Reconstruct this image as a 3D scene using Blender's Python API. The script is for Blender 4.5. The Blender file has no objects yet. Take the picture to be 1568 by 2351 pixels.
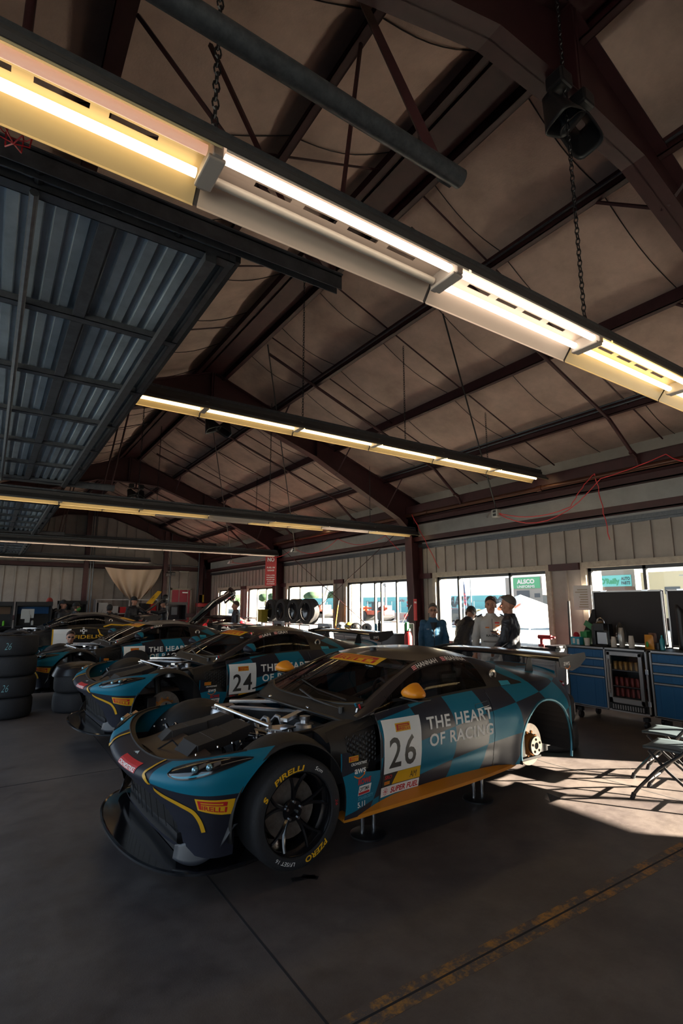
import bpy, bmesh, math, random
from mathutils import Vector, Matrix, Euler
S = bpy.context.scene
COL = S.collection
PI = math.pi
R = math.radians
random.seed(7)

# ------------------------------------------------------------------ camera, sky, sun, exposure
cam_d = bpy.data.cameras.new('camera')
cam_d.sensor_fit = 'HORIZONTAL'; cam_d.sensor_width = 36.0; cam_d.lens = 36.0 * 1204.0 / 1568.0
cam_d.clip_start = 0.05; cam_d.clip_end = 800
cam = bpy.data.objects.new('camera', cam_d); COL.objects.link(cam)
cam.location = (0, 0, 1.7)
cam.rotation_euler = (R(90 + 9.963), 0, R(-33.659))
S.camera = cam
S.view_settings.view_transform = 'Standard'; S.view_settings.look = 'None'
S.view_settings.exposure = 0.4; S.view_settings.gamma = 1.0
S.view_settings.use_curve_mapping = False
S.cycles.use_denoising = True
S.cycles.max_bounces = 7; S.cycles.diffuse_bounces = 4; S.cycles.glossy_bounces = 4
S.cycles.transmission_bounces = 6; S.cycles.transparent_max_bounces = 12
S.cycles.sample_clamp_indirect = 4.0; S.cycles.caustics_reflective = False; S.cycles.caustics_refractive = False

world = bpy.data.worlds.new('sky'); S.world = world; world.use_nodes = True
wn = world.node_tree; wn.nodes.clear()
wo = wn.nodes.new('ShaderNodeOutputWorld'); bg = wn.nodes.new('ShaderNodeBackground')
tc = wn.nodes.new('ShaderNodeTexCoord'); sp = wn.nodes.new('ShaderNodeSeparateXYZ'); cr = wn.nodes.new('ShaderNodeValToRGB')
cr.color_ramp.elements[0].position = 0.48; cr.color_ramp.elements[0].color = (0.72, 0.80, 0.86, 1)
cr.color_ramp.elements[1].position = 0.85; cr.color_ramp.elements[1].color = (0.36, 0.55, 0.78, 1)
mp = wn.nodes.new('ShaderNodeMapRange'); mp.inputs[1].default_value = -1; mp.inputs[2].default_value = 1
wn.links.new(tc.outputs['Generated'], sp.inputs[0]); wn.links.new(sp.outputs[2], mp.inputs[0])
wn.links.new(mp.outputs[0], cr.inputs[0]); wn.links.new(cr.outputs[0], bg.inputs[0])
bg.inputs[1].default_value = 1.75
wn.links.new(bg.outputs[0], wo.inputs[0])

sun_d = bpy.data.lights.new('sun', 'SUN'); sun_d.energy = 85.0; sun_d.angle = R(0.6); sun_d.color = (1.0, 0.88, 0.68)
sun = bpy.data.objects.new('sun', sun_d); COL.objects.link(sun)
_d = Vector((-math.cos(R(45)) * math.cos(R(19.5)), math.sin(R(45)) * math.cos(R(19.5)), -math.sin(R(19.5))))
sun.rotation_euler = _d.to_track_quat('-Z', 'Y').to_euler(); sun.location = (20, -15, 12)

# ------------------------------------------------------------------ helpers: materials
def new_mat(name):
    m = bpy.data.materials.new(name); m.use_nodes = True
    return m, m.node_tree, m.node_tree.nodes['Principled BSDF']
def mat(name, col, rough=0.6, metal=0.0, emit=None, es=0.0, noise=0.0, nscale=8.0, col2=None, bump=0.0, bscale=40.0, coat=0.0, spec=0.5, trans=0.0, alpha=1.0):
    m, nt, b = new_mat(name)
    c = (*col, 1)
    b.inputs['Base Color'].default_value = c; b.inputs['Roughness'].default_value = rough
    b.inputs['Metallic'].default_value = metal; b.inputs['Specular IOR Level'].default_value = spec
    b.inputs['Coat Weight'].default_value = coat; b.inputs['Coat Roughness'].default_value = 0.08
    b.inputs['Transmission Weight'].default_value = trans; b.inputs['Alpha'].default_value = alpha
    if emit: b.inputs['Emission Color'].default_value = (*emit, 1); b.inputs['Emission Strength'].default_value = es
    t = None
    if noise or bump:
        t = nt.nodes.new('ShaderNodeTexCoord')
    if noise:
        n = nt.nodes.new('ShaderNodeTexNoise'); n.inputs['Scale'].default_value = nscale; n.inputs['Detail'].default_value = 6; n.inputs['Roughness'].default_value = 0.65
        r = nt.nodes.new('ShaderNodeValToRGB')
        k = col2 if col2 else tuple(x * (1 - noise) for x in col)
        r.color_ramp.elements[0].position = 0.32; r.color_ramp.elements[0].color = (*k, 1)
        r.color_ramp.elements[1].position = 0.68; r.color_ramp.elements[1].color = c
        nt.links.new(t.outputs['Object'], n.inputs['Vector']); nt.links.new(n.outputs[0], r.inputs[0]); nt.links.new(r.outputs[0], b.inputs['Base Color'])
    if bump:
        n2 = nt.nodes.new('ShaderNodeTexNoise'); n2.inputs['Scale'].default_value = bscale; n2.inputs['Detail'].default_value = 3
        bp = nt.nodes.new('ShaderNodeBump'); bp.inputs['Strength'].default_value = bump; bp.inputs['Distance'].default_value = 0.01
        nt.links.new(t.outputs['Object'], n2.inputs['Vector']); nt.links.new(n2.outputs[0], bp.inputs['Height']); nt.links.new(bp.outputs[0], b.inputs['Normal'])
    return m
def glass(name, tint=(1, 1, 1), refl=0.12, clear=0.9, rough=0.02):
    # thin pane: mostly see-through with a mirror reflection growing towards grazing angles
    m = bpy.data.materials.new(name); m.use_nodes = True; nt = m.node_tree; nt.nodes.clear()
    o = nt.nodes.new('ShaderNodeOutputMaterial'); tr = nt.nodes.new('ShaderNodeBsdfTransparent'); gl = nt.nodes.new('ShaderNodeBsdfGlossy')
    mx = nt.nodes.new('ShaderNodeMixShader'); lw = nt.nodes.new('ShaderNodeLayerWeight'); lw.inputs[0].default_value = 0.5; fr = nt.nodes.new('ShaderNodeMath'); fr.operation = 'POWER'; fr.inputs[1].default_value = 5.0; nt.links.new(lw.outputs['Facing'], fr.inputs[0])
    tr.inputs[0].default_value = (*[t * clear for t in tint], 1); gl.inputs['Roughness'].default_value = rough
    ad = nt.nodes.new('ShaderNodeMath'); ad.operation = 'ADD'; ad.use_clamp = True; ad.inputs[1].default_value = refl
    nt.links.new(fr.outputs[0], ad.inputs[0]); nt.links.new(ad.outputs[0], mx.inputs[0])
    nt.links.new(tr.outputs[0], mx.inputs[1]); nt.links.new(gl.outputs[0], mx.inputs[2]); nt.links.new(mx.outputs[0], o.inputs[0])
    return m
M = {}
def K(name, *a, **k):
    if name not in M: M[name] = mat(name, *a, **k)
    return M[name]

# ------------------------------------------------------------------ helpers: objects
def setp(o, label=None, cat=None, group=None, kind=None):
    if label: o['label'] = label
    if cat: o['category'] = cat
    if group: o['group'] = group
    if kind: o['kind'] = kind
    return o
def empty(name, loc=(0, 0, 0), rz=0.0, label=None, cat=None, group=None, parent=None):
    o = bpy.data.objects.new(name, None); COL.objects.link(o); o.empty_display_size = 0.1
    o.location = loc; o.rotation_euler = (0, 0, rz)
    if parent: o.parent = parent
    return setp(o, label, cat, group)
class B:
    """collects shapes into one mesh"""
    def __init__(s): s.v = []; s.f = []; s.m = []; s.mi = 0; s.X = None
    def add(s, vs, fs):
        o = len(s.v)
        if s.X is not None: vs = [s.X @ Vector(p) for p in vs]
        s.v += [tuple(p) for p in vs]; s.f += [tuple(i + o for i in f) for f in fs]; s.m += [s.mi] * len(fs)
        return s
    def box(s, c, d, rz=0.0, rot=None):
        x, y, z = d[0] / 2, d[1] / 2, d[2] / 2
        vs = [Vector((a * x, b * y, e * z)) for a in (-1, 1) for b in (-1, 1) for e in (-1, 1)]
        m = Euler(rot).to_matrix() if rot else Matrix.Rotation(rz, 3, 'Z')
        vs = [m @ p + Vector(c) for p in vs]
        return s.add(vs, [(0, 1, 3, 2), (4, 6, 7, 5), (0, 4, 5, 1), (2, 3, 7, 6), (0, 2, 6, 4), (1, 5, 7, 3)])
    def bb(s, x0, x1, y0, y1, z0, z1): return s.box(((x0 + x1) / 2, (y0 + y1) / 2, (z0 + z1) / 2), (abs(x1 - x0), abs(y1 - y0), abs(z1 - z0)))
    def cyl(s, a, b, r, n=12, r2=None, cap=True):
        a = Vector(a); b = Vector(b); d = b - a
        if d.length < 1e-6: return s
        q = d.to_track_quat('Z', 'Y').to_matrix(); r2 = r if r2 is None else r2
        vs = []
        for p, rr in ((a, r), (b, r2)):
            for i in range(n):
                t = 2 * PI * i / n; vs.append(p + q @ Vector((rr * math.cos(t), rr * math.sin(t), 0)))
        fs = [(i, (i + 1) % n, n + (i + 1) % n, n + i) for i in range(n)]
        if cap: fs += [tuple(range(n - 1, -1, -1)), tuple(range(n, 2 * n))]
        return s.add(vs, fs)
    def tube(s, pts, r, n=8, closed=False, rf=None):
        P = [Vector(p) for p in pts]; N = len(P); vs = []; up = None
        for i, p in enumerate(P):
            if closed: t = P[(i + 1) % N] - P[i - 1]
            else: t = P[min(i + 1, N - 1)] - P[max(i - 1, 0)]
            t.normalize()
            if up is None:
                up = Vector((0, 0, 1)) if abs(t.z) < 0.9 else Vector((1, 0, 0))
            x = up - t * up.dot(t); x.normalize(); y = t.cross(x); up = x
            rr = rf(i / (N - 1)) if rf else r
            for k in range(n):
                a = 2 * PI * k / n; vs.append(p + x * rr * math.cos(a) + y * rr * math.sin(a))
        fs = []
        for i in range(N if closed else N - 1):
            j = (i + 1) % N
            fs += [(i * n + k, i * n + (k + 1) % n, j * n + (k + 1) % n, j * n + k) for k in range(n)]
        if not closed: fs += [tuple(range(n - 1, -1, -1)), tuple(range((N - 1) * n, N * n))]
        return s.add(vs, fs)
    def lathe(s, prof, c=(0, 0, 0), axis='Z', n=24, closed=False):
        """prof: (radius, height along the axis)"""
        vs = []; c = Vector(c)
        for r, h in prof:
            for i in range(n):
                t = 2 * PI * i / n; a, b = r * math.cos(t), r * math.sin(t)
                vs.append(c + Vector({'Z': (a, b, h), 'Y': (a, h, b), 'X': (h, a, b)}[axis]))
        m = len(prof); fs = []
        for j in range(m if closed else m - 1):
            k = (j + 1) % m
            fs += [(j * n + i, j * n + (i + 1) % n, k * n + (i + 1) % n, k * n + i) for i in range(n)]
        return s.add(vs, fs)
    def grid(s, nu, nv, fn, thick=None):
        vs = [fn(i / nu, j / nv) for i in range(nu + 1) for j in range(nv + 1)]
        w = nv + 1
        return s.add(vs, [(i * w + j, (i + 1) * w + j, (i + 1) * w + j + 1, i * w + j + 1) for i in range(nu) for j in range(nv)])
    def prism(s, pts, a0, a1, plane='XZ'):
        """pts: outline; extruded along the third axis from a0 to a1"""
        f = {'XZ': lambda p, a: (p[0], a, p[1]), 'XY': lambda p, a: (p[0], p[1], a), 'YZ': lambda p, a: (a, p[0], p[1])}[plane]
        n = len(pts); vs = [f(p, a0) for p in pts] + [f(p, a1) for p in pts]
        return s.add(vs, [tuple(range(n)), tuple(range(2 * n - 1, n - 1, -1))] + [(i, n + i, n + (i + 1) % n, (i + 1) % n) for i in range(n)])
    def ball(s, c, r, n=12, sc=(1, 1, 1)):
        c = Vector(c); vs = []; fs = []
        m = max(4, n // 2)
        for i in range(m + 1):
            a = PI * i / m
            for k in range(n):
                b = 2 * PI * k / n
                vs.append(c + Vector((r * sc[0] * math.sin(a) * math.cos(b), r * sc[1] * math.sin(a) * math.sin(b), r * sc[2] * math.cos(a))))
        for i in range(m):
            fs += [(i * n + k, (i + 1) * n + k, (i + 1) * n + (k + 1) % n, i * n + (k + 1) % n) for k in range(n)]
        return s.add(vs, fs)
    def build(s, name, m, parent=None, smooth=False, bevel=0.0, solid=0.0, sub=0, ang=35, loc=None, rot=None):
        me = bpy.data.meshes.new(name); me.from_pydata(s.v, [], s.f)
        ms = m if isinstance(m, (list, tuple)) else [m]
        for x in ms: me.materials.append(x)
        if len(ms) > 1: me.polygons.foreach_set('material_index', s.m)
        bm = bmesh.new(); bm.from_mesh(me); bmesh.ops.remove_doubles(bm, verts=bm.verts, dist=1e-5); bmesh.ops.recalc_face_normals(bm, faces=bm.faces)
        if smooth:
            for f in bm.faces: f.smooth = True
            for e in bm.edges:
                if len(e.link_faces) == 2 and e.calc_face_angle(0) > R(ang): e.smooth = False
        bm.to_mesh(me); bm.free(); me.update()
        o = bpy.data.objects.new(name, me); COL.objects.link(o)
        if parent: o.parent = parent
        if loc: o.location = loc
        if rot: o.rotation_euler = rot
        if solid: x = o.modifiers.new('solid', 'SOLIDIFY'); x.thickness = solid; x.offset = 0
        if bevel: x = o.modifiers.new('bevel', 'BEVEL'); x.width = bevel; x.segments = 2; x.limit_method = 'ANGLE'; x.angle_limit = R(40)
        if sub: x = o.modifiers.new('sub', 'SUBSURF'); x.levels = sub; x.render_levels = sub
        return o
def kids(o): return [c for c in bpy.data.objects if c.parent == o]
def copy_tree(o, parent=None):
    c = o.copy(); COL.objects.link(c)
    if parent is not None: c.parent = parent
    for ch in list(o.children): copy_tree(ch, c)
    return c
def copy_at(o, loc, rz=None, label=None, group=None):
    c = copy_tree(o); c.location = loc
    if rz is not None: c.rotation_euler = (c.rotation_euler[0], c.rotation_euler[1], rz)
    if label: c['label'] = label
    if group: c['group'] = group
    return c
def spl(x, P):
    """smooth interpolation through points (x, y) with flat-limited slopes"""
    n = len(P)
    if x <= P[0][0]: return P[0][1]
    if x >= P[-1][0]: return P[-1][1]
    d = [(P[i + 1][1] - P[i][1]) / (P[i + 1][0] - P[i][0]) for i in range(n - 1)]
    m = [d[0]] + [0 if d[i - 1] * d[i] <= 0 else 2 * d[i - 1] * d[i] / (d[i - 1] + d[i]) for i in range(1, n - 1)] + [d[-1]]
    for i in range(n - 1):
        if x <= P[i + 1][0]:
            h = P[i + 1][0] - P[i][0]; t = (x - P[i][0]) / h
            return (2*t**3 - 3*t*t + 1) * P[i][1] + (t**3 - 2*t*t + t) * h * m[i] + (3*t*t - 2*t**3) * P[i + 1][1] + (t**3 - t*t) * h * m[i + 1]
_tx = {}
def text_mesh(s, bold=0.0, width=1.0, space=1.0, shear=0.0):
    """triangulated letters with unit cap height, left bottom at the origin: verts, faces, total width"""
    key = (s, bold, width, space, shear)
    if key in _tx: return _tx[key]
    cu = bpy.data.curves.new('t', 'FONT'); cu.body = s; cu.size = 1.0; cu.offset = bold; cu.space_character = space; cu.shear = shear; cu.resolution_u = 3
    ob = bpy.data.objects.new('t', cu); COL.objects.link(ob)
    dg = bpy.context.evaluated_depsgraph_get(); dg.update()
    me = bpy.data.meshes.new_from_object(ob.evaluated_get(dg))
    vs = [(v.co.x, v.co.y) for v in me.vertices]; fs = [tuple(p.vertices) for p in me.polygons]
    bpy.data.objects.remove(ob); bpy.data.curves.remove(cu); bpy.data.meshes.remove(me)
    x0 = min(v[0] for v in vs); y0 = min(v[1] for v in vs); h = 0.729
    vs = [((v[0] - x0) * width / h, v[1] / h) for v in vs]
    _tx[key] = (vs, fs, max(v[0] for v in vs)); return _tx[key]
def put_text(b, s, fn, h, bold=0.0, width=1.0, space=1.0, shear=0.0, center=False, total=None, cut=0):
    """adds letters to builder b; fn maps (x, y) metres to a 3-D point"""
    vs, fs, w = text_mesh(s, bold, width, space, shear)
    k = 1.0 if total is None else total / (w * h)
    off = -w * h * k / 2 if center else 0
    if cut:
        bm = bmesh.new(); V_ = [bm.verts.new((x, y, 0)) for x, y in vs]
        for f in fs:
            try: bm.faces.new([V_[i] for i in f])
            except ValueError: pass
        for _ in range(cut):
            bmesh.ops.subdivide_edges(bm, edges=[e for e in bm.edges if e.calc_length() > 0.22], cuts=1)
        bmesh.ops.triangulate(bm, faces=bm.faces); bm.verts.index_update()
        vs = [(v.co.x, v.co.y) for v in bm.verts]; fs = [tuple(v.index for v in f.verts) for f in bm.faces]; bm.free()
    b.add([fn(x * h * k + off, y * h) for x, y in vs], fs)
    return w * h * k
def plane_fn(o, ux, uy, lift=0.0):
    o = Vector(o); ux = Vector(ux).normalized(); uy = Vector(uy).normalized(); n = ux.cross(uy) * lift
    return lambda x, y: o + ux * x + uy * y + n
def sign(name, o, ux, uy, w, h, m, parent=None, t=0.01):
    """flat board with its lower left corner at o"""
    f = plane_fn(o, ux, uy); n = Vector(ux).normalized().cross(Vector(uy).normalized())
    b = B(); c = [f(0, 0), f(w, 0), f(w, h), f(0, h)]
    b.add([Vector(p) for p in c] + [Vector(p) - n * t for p in c], [(0, 1, 2, 3), (7, 6, 5, 4), (0, 4, 5, 1), (1, 5, 6, 2), (2, 6, 7, 3), (3, 7, 4, 0)])
    return b.build(name, m, parent)

# ------------------------------------------------------------------ shared materials
STEEL = K('oxide_red_steel', (0.052, 0.012, 0.015), 0.55, noise=0.35, nscale=5)
GALV = K('galvanised_steel', (0.12, 0.13, 0.15), 0.4, 0.7, noise=0.4, nscale=30)
BLACK = K('black_plastic', (0.012, 0.011, 0.013), 0.45)
MATTE = K('matte_black', (0.010, 0.009, 0.011), 0.8)
GLOSSB = K('gloss_black', (0.006, 0.006, 0.008), 0.15, coat=0.6)
CHROME = K('bright_metal', (0.75, 0.76, 0.8), 0.22, 1.0)
ALU = K('brushed_aluminium', (0.48, 0.48, 0.50), 0.35, 0.95)
WHITE = K('white_paint', (0.62, 0.60, 0.56), 0.5)
RUBBER = K('tyre_rubber', (0.013, 0.013, 0.016), 0.75, bump=0.3, bscale=90)
YEL = K('race_yellow', (0.62, 0.33, 0.01), 0.45)
RED = K('signal_red', (0.45, 0.012, 0.015), 0.45)
TRIM = K('cream_trim', (0.42, 0.36, 0.30), 0.7, noise=0.3, nscale=12)
GLASSW = glass('window_glass', refl=0.02, clear=0.93)
# ================================================================== THE BUILDING
XR, XL, YB, YN = 8.7, -1.7, 24.5, -6.0
RX, RZ, SL = 3.3, 6.23, 0.39
def roof_z(x): return RZ - SL * abs(x - RX)          # underside of the purlins
FR = [(-5.6), 1.85, 9.6, 16.85, 24.2]

def floor_mat():
    m, nt, b = new_mat('concrete_floor'); L = nt.links
    t = nt.nodes.new('ShaderNodeTexCoord')
    n1 = nt.nodes.new('ShaderNodeTexNoise'); n1.inputs['Scale'].default_value = 0.9; n1.inputs['Detail'].default_value = 9; n1.inputs['Roughness'].default_value = 0.7
    r1 = nt.nodes.new('ShaderNodeValToRGB'); r1.color_ramp.elements[0].position = 0.3; r1.color_ramp.elements[0].color = (0.042, 0.032, 0.035, 1)
    r1.color_ramp.elements[1].position = 0.72; r1.color_ramp.elements[1].color = (0.135, 0.112, 0.100, 1)
    n2 = nt.nodes.new('ShaderNodeTexNoise'); n2.inputs['Scale'].default_value = 5.0; n2.inputs['Detail'].default_value = 8; n2.inputs['Roughness'].default_value = 0.75
    r2 = nt.nodes.new('ShaderNodeValToRGB'); r2.color_ramp.elements[0].position = 0.28; r2.color_ramp.elements[0].color = (0.45, 0.42, 0.42, 1)
    r2.color_ramp.elements[1].position = 0.55; r2.color_ramp.elements[1].color = (1, 1, 1, 1)
    mx = nt.nodes.new('ShaderNodeMix'); mx.data_type = 'RGBA'; mx.blend_type = 'MULTIPLY'; mx.inputs[0].default_value = 0.7
    L.new(t.outputs['Object'], n1.inputs[0]); L.new(t.outputs['Object'], n2.inputs[0])
    L.new(n1.outputs[0], r1.inputs[0]); L.new(n2.outputs[0], r2.inputs[0]); L.new(r1.outputs[0], mx.inputs[6]); L.new(r2.outputs[0], mx.inputs[7])
    L.new(mx.outputs[2], b.inputs['Base Color'])
    rr = nt.nodes.new('ShaderNodeMapRange'); rr.inputs[3].default_value = 0.38; rr.inputs[4].default_value = 0.62
    L.new(n2.outputs[0], rr.inputs[0]); L.new(rr.outputs[0], b.inputs['Roughness'])
    n3 = nt.nodes.new('ShaderNodeTexNoise'); n3.inputs['Scale'].default_value = 120; bp = nt.nodes.new('ShaderNodeBump'); bp.inputs['Strength'].default_value = 0.15; bp.inputs['Distance'].default_value = 0.004
    L.new(t.outputs['Object'], n3.inputs[0]); L.new(n3.outputs[0], bp.inputs['Height']); L.new(bp.outputs[0], b.inputs['Normal'])
    return m
b = B(); b.bb(XL - 0.1, XR + 0.1, YN - 0.1, YB + 0.1, -0.15, 0)
fl = b.build('floor', floor_mat()); setp(fl, kind='structure')
# sawn joints and worn yellow line, very thin on the slab
JM = K('joint_filler', (0.012, 0.010, 0.012), 0.9)
b = B()
for x in (1.33, 5.24): b.bb(x - 0.006, x + 0.006, YN, YB, 0.0002, 0.0012)
for y in (-1.9, 2.04, 6.2, 10.3, 14.4, 18.5, 22.6): b.bb(XL, XR, y - 0.006, y + 0.006, 0.0002, 0.0014)
setp(b.build('trim_1', JM), kind='structure')
ym, nt, bs = new_mat('worn_yellow_line')
t_ = nt.nodes.new('ShaderNodeTexCoord'); n_ = nt.nodes.new('ShaderNodeTexNoise'); n_.inputs['Scale'].default_value = 9; n_.inputs['Detail'].default_value = 9; n_.inputs['Roughness'].default_value = 0.8
r_ = nt.nodes.new('ShaderNodeValToRGB'); r_.color_ramp.elements[0].position = 0.47; r_.color_ramp.elements[0].color = (0.075, 0.060, 0.056, 1); r_.color_ramp.elements[1].position = 0.60; r_.color_ramp.elements[1].color = (0.36, 0.165, 0.03, 1)
nt.links.new(t_.outputs['Object'], n_.inputs[0]); nt.links.new(n_.outputs[0], r_.inputs[0]); nt.links.new(r_.outputs[0], bs.inputs['Base Color']); bs.inputs['Roughness'].default_value = 0.6
b = B(); b.bb(XL, XR, 1.98, 2.10, 0.0001, 0.0008); setp(b.build('trim_2', ym), kind='structure')

# ---- right wall: sheet with ribs, five windows
WALL = K('wall_sheet', (0.34, 0.295, 0.27), 0.6, noise=0.25, nscale=2.0)
WIN = [(-2.25, 0.75), (2.4, 5.3), (6.1, 9.05), (9.95, 12.75), (13.45, 16.4), (17.25, 19.8), (20.5, 23.0)]
ZS, ZH = 0.72, 2.32
def wall_strip(b, x, y0, y1, z0, z1, t=0.16):
    b.bb(x, x + t, y0, y1, z0, z1)
b = B(); ys = YN
for (a, c) in WIN:
    wall_strip(b, XR, ys, a, 0, 4.5); wall_strip(b, XR, a, c, 0, ZS); wall_strip(b, XR, a, c, ZH, 4.5); ys = c
wall_strip(b, XR, ys, YB, 0, 4.5)
y = YN + 0.1
while y < YB:                                           # standing ribs of the sheet
    inw = any(a - 0.12 < y < c + 0.12 for a, c in WIN)
    z0 = ZH + 0.1 if inw else 0.02
    b.bb(XR - 0.035, XR, y - 0.014, y + 0.014, z0, 3.02)
    y += 0.305
setp(b.build('wall_right', WALL), kind='structure')
b = B(); b.bb(XR - 0.05, XR, YN, YB, 3.06, 3.13); b.bb(XR - 0.02, XR, YN, YB, 3.02, 3.06)
setp(b.build('trim_3', GALV), kind='structure')
FASC = K('insulation_facing', (0.33, 0.31, 0.31), 0.55, noise=0.2, nscale=3, bump=0.3, bscale=25)
b = B()
def fasc(u, v):
    y = YN + (YB - YN) * u; z = 3.13 + 0.85 * v
    return (XR - 0.03 - 0.03 * math.sin(PI * v) * abs(math.sin(PI * y / 1.22)) ** 0.5, y, z)
b.grid(200, 6, fasc); setp(b.build('trim_4', FASC, smooth=True), kind='structure')
b = B()                                                # girts and eave beam, oxide red
for z, d in ((3.17, 0.13), (3.62, 0.16)): b.bb(XR - 0.20, XR - 0.05, YN, YB, z, z + 0.02); b.bb(XR - 0.20, XR - 0.17, YN, YB, z, z + d)
b.bb(XR - 0.42, XR - 0.40, YN, YB, 3.74, 4.02); b.bb(XR - 0.42, XR - 0.22, YN, YB, 3.74, 3.76)
for i, (a, c) in enumerate(WIN[:-1]): b.bb(XR - 0.10, XR - 0.02, c + 0.1, WIN[i + 1][0] - 0.1, 2.30, 2.42)
setp(b.build('trim_5', STEEL), kind='structure')
FRAMEM = K('window_frame_black', (0.012, 0.012, 0.014), 0.4)
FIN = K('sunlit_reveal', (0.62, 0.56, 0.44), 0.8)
MULL = {0: (0.3, 0.62), 1: (0.33, 0.66), 2: (0.22, 0.70), 3: (0.22, 0.45, 0.55, 0.78), 4: (0.26, 0.75), 5: (0.3, 0.62), 6: (0.3, 0.65)}
for i, (a, c) in enumerate(WIN):
    b = B(); t = 0.1
    b.bb(XR - 0.05, XR + 0.0, a - t, a, ZS - t, ZH + t); b.bb(XR - 0.05, XR, c, c + t, ZS - t, ZH + t)
    b.bb(XR - 0.05, XR, a, c, ZH, ZH + t); b.bb(XR - 0.05, XR, a, c, ZS - t, ZS)
    w = b.build('window_%d' % (i + 1), TRIM, bevel=0.006); setp(w, kind='structure')
    b = B(); f = 0.055
    b.bb(XR + 0.03, XR + 0.1, a, a + f, ZS, ZH); b.bb(XR + 0.03, XR + 0.1, c - f, c, ZS, ZH); b.bb(XR + 0.03, XR + 0.1, a, c, ZH - f, ZH); b.bb(XR + 0.03, XR + 0.1, a, c, ZS, ZS + f)
    for q in MULL[i]:
        yy = c - (c - a) * q; b.bb(XR + 0.03, XR + 0.09, yy - 0.025, yy + 0.025, ZS, ZH)
    b.build('window_frame', FRAMEM, w)
    b = B(); b.bb(XR + 0.062, XR + 0.066, a + f, c - f, ZS + f, ZH - f); b.build('pane', GLASSW, w)
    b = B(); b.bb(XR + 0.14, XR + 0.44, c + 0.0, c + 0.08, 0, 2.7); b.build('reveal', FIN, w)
# ---- back wall
b = B(); b.bb(XL, XR, YB, YB + 0.15, 0, 6.3)
x = XL + 0.1
while x < XR:
    b.bb(x - 0.014, x + 0.014, YB - 0.05, YB, 0, min(6.0, roof_z(x) + 0.1)); x += 0.405
setp(b.build('wall_back', WALL), kind='structure')
b = B()
for z in (1.1, 3.2, 4.3): b.bb(XL, XR, YB - 0.22, YB - 0.06, z, z + 0.02); b.bb(XL, XR, YB - 0.22, YB - 0.19, z, z + 0.18)
for x in (3.3, 6.55, 8.2): b.bb(x - 0.09, x + 0.09, YB - 0.4, YB - 0.2, 0, roof_z(x))
setp(b.build('trim_6', STEEL), kind='structure')
# ---- near wall and left wall with the open garage doors
b = B(); b.bb(XL, XR, YN - 0.15, YN, 0, 6.3); setp(b.build('wall_front', WALL), kind='structure')
b = B(); DO = [(-4.9, 1.3), (2.6, 9.0), (10.3, 16.2), (17.5, 23.4)]; ys = YN
for a, c in DO: b.bb(XL - 0.15, XL, ys, a, 0, 4.4); b.bb(XL - 0.15, XL, a, c, 3.25, 4.4); ys = c
b.bb(XL - 0.15, XL, ys, YB, 0, 4.4); setp(b.build('wall_left', WALL), kind='structure')

# ---- roof lining sagging between purlins, seams across
LIN = K('roof_lining', (0.70, 0.49, 0.41), 0.7, noise=0.42, nscale=1.3, bump=0.25, bscale=55)
PUR = [3.3 + 0.27, 4.72, 6.25, 7.66, 8.72]
def lin_z(x, y):
    d = abs(x - RX) ; xs = [0] + [p - RX for p in PUR]
    z = RZ - SL * d + 0.21
    for i in range(len(xs) - 1):
        if xs[i] <= d <= xs[i + 1]:
            t = (d - xs[i]) / (xs[i + 1] - xs[i]); q = (y / 1.22) % 1.0
            z -= math.sin(PI * t) * (0.035 + 0.05 * math.exp(-(min(q, 1 - q) / 0.07) ** 2) + 0.022 * math.sin(2 * PI * q + i))
    return z
b = B()
for sgn in (1, -1):
    xs = []
    for i in range(5):
        a = 0 if i == 0 else PUR[i - 1] - RX; c = PUR[i] - RX
        xs += [a + (c - a) * k / 7 for k in range(7)]
    xs.append(PUR[-1] - RX)
    ny = int((YB - YN) / 0.0763); n = len(xs) - 1
    vs = [(RX + sgn * d, YN + (YB - YN) * j / ny, 0) for j in range(ny + 1) for d in xs]
    vs = [(p[0], p[1], lin_z(p[0], p[1])) for p in vs]
    b.add(vs, [(j * (n + 1) + i, j * (n + 1) + i + 1, (j + 1) * (n + 1) + i + 1, (j + 1) * (n + 1) + i) for j in range(ny) for i in range(n)])
b.bb(XL - 0.3, RX, YN - 0.2, YB + 0.2, 8.0, 8.01)
b.v = b.v[:-8]; b.f = b.f[:-6]; b.m = b.m[:-6]
setp(b.build('ceiling', LIN, smooth=True, ang=60), kind='structure')
b = B()                                                # weather sheet above the lining, keeps daylight out
for s in (1, -1):
    b.add([(RX, YN - 0.2, RZ + 0.45), (RX + s * 5.9, YN - 0.2, RZ + 0.45 - 5.9 * SL), (RX + s * 5.9, YB + 0.2, RZ + 0.45 - 5.9 * SL), (RX, YB + 0.2, RZ + 0.45)], [(0, 1, 2, 3)])
setp(b.build('trim_7', GALV, solid=0.02), kind='structure')
SEAM = K('lining_seam', (0.035, 0.028, 0.028), 0.8)
b = B(); y = 1.22 * math.ceil(YN / 1.22)
while y < YB:
    for s in (1, -1):
        for i in range(5):
            a = 0.0 if i == 0 else PUR[i - 1] - RX; c = PUR[i] - RX
            b.tube([(RX + s * (a + (c - a) * k / 8), y, lin_z(RX + s * (a + (c - a) * k / 8), y) - 0.004) for k in range(9)], 0.006, 4)
    y += 1.22
setp(b.build('trim_8', SEAM), kind='structure')
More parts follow.
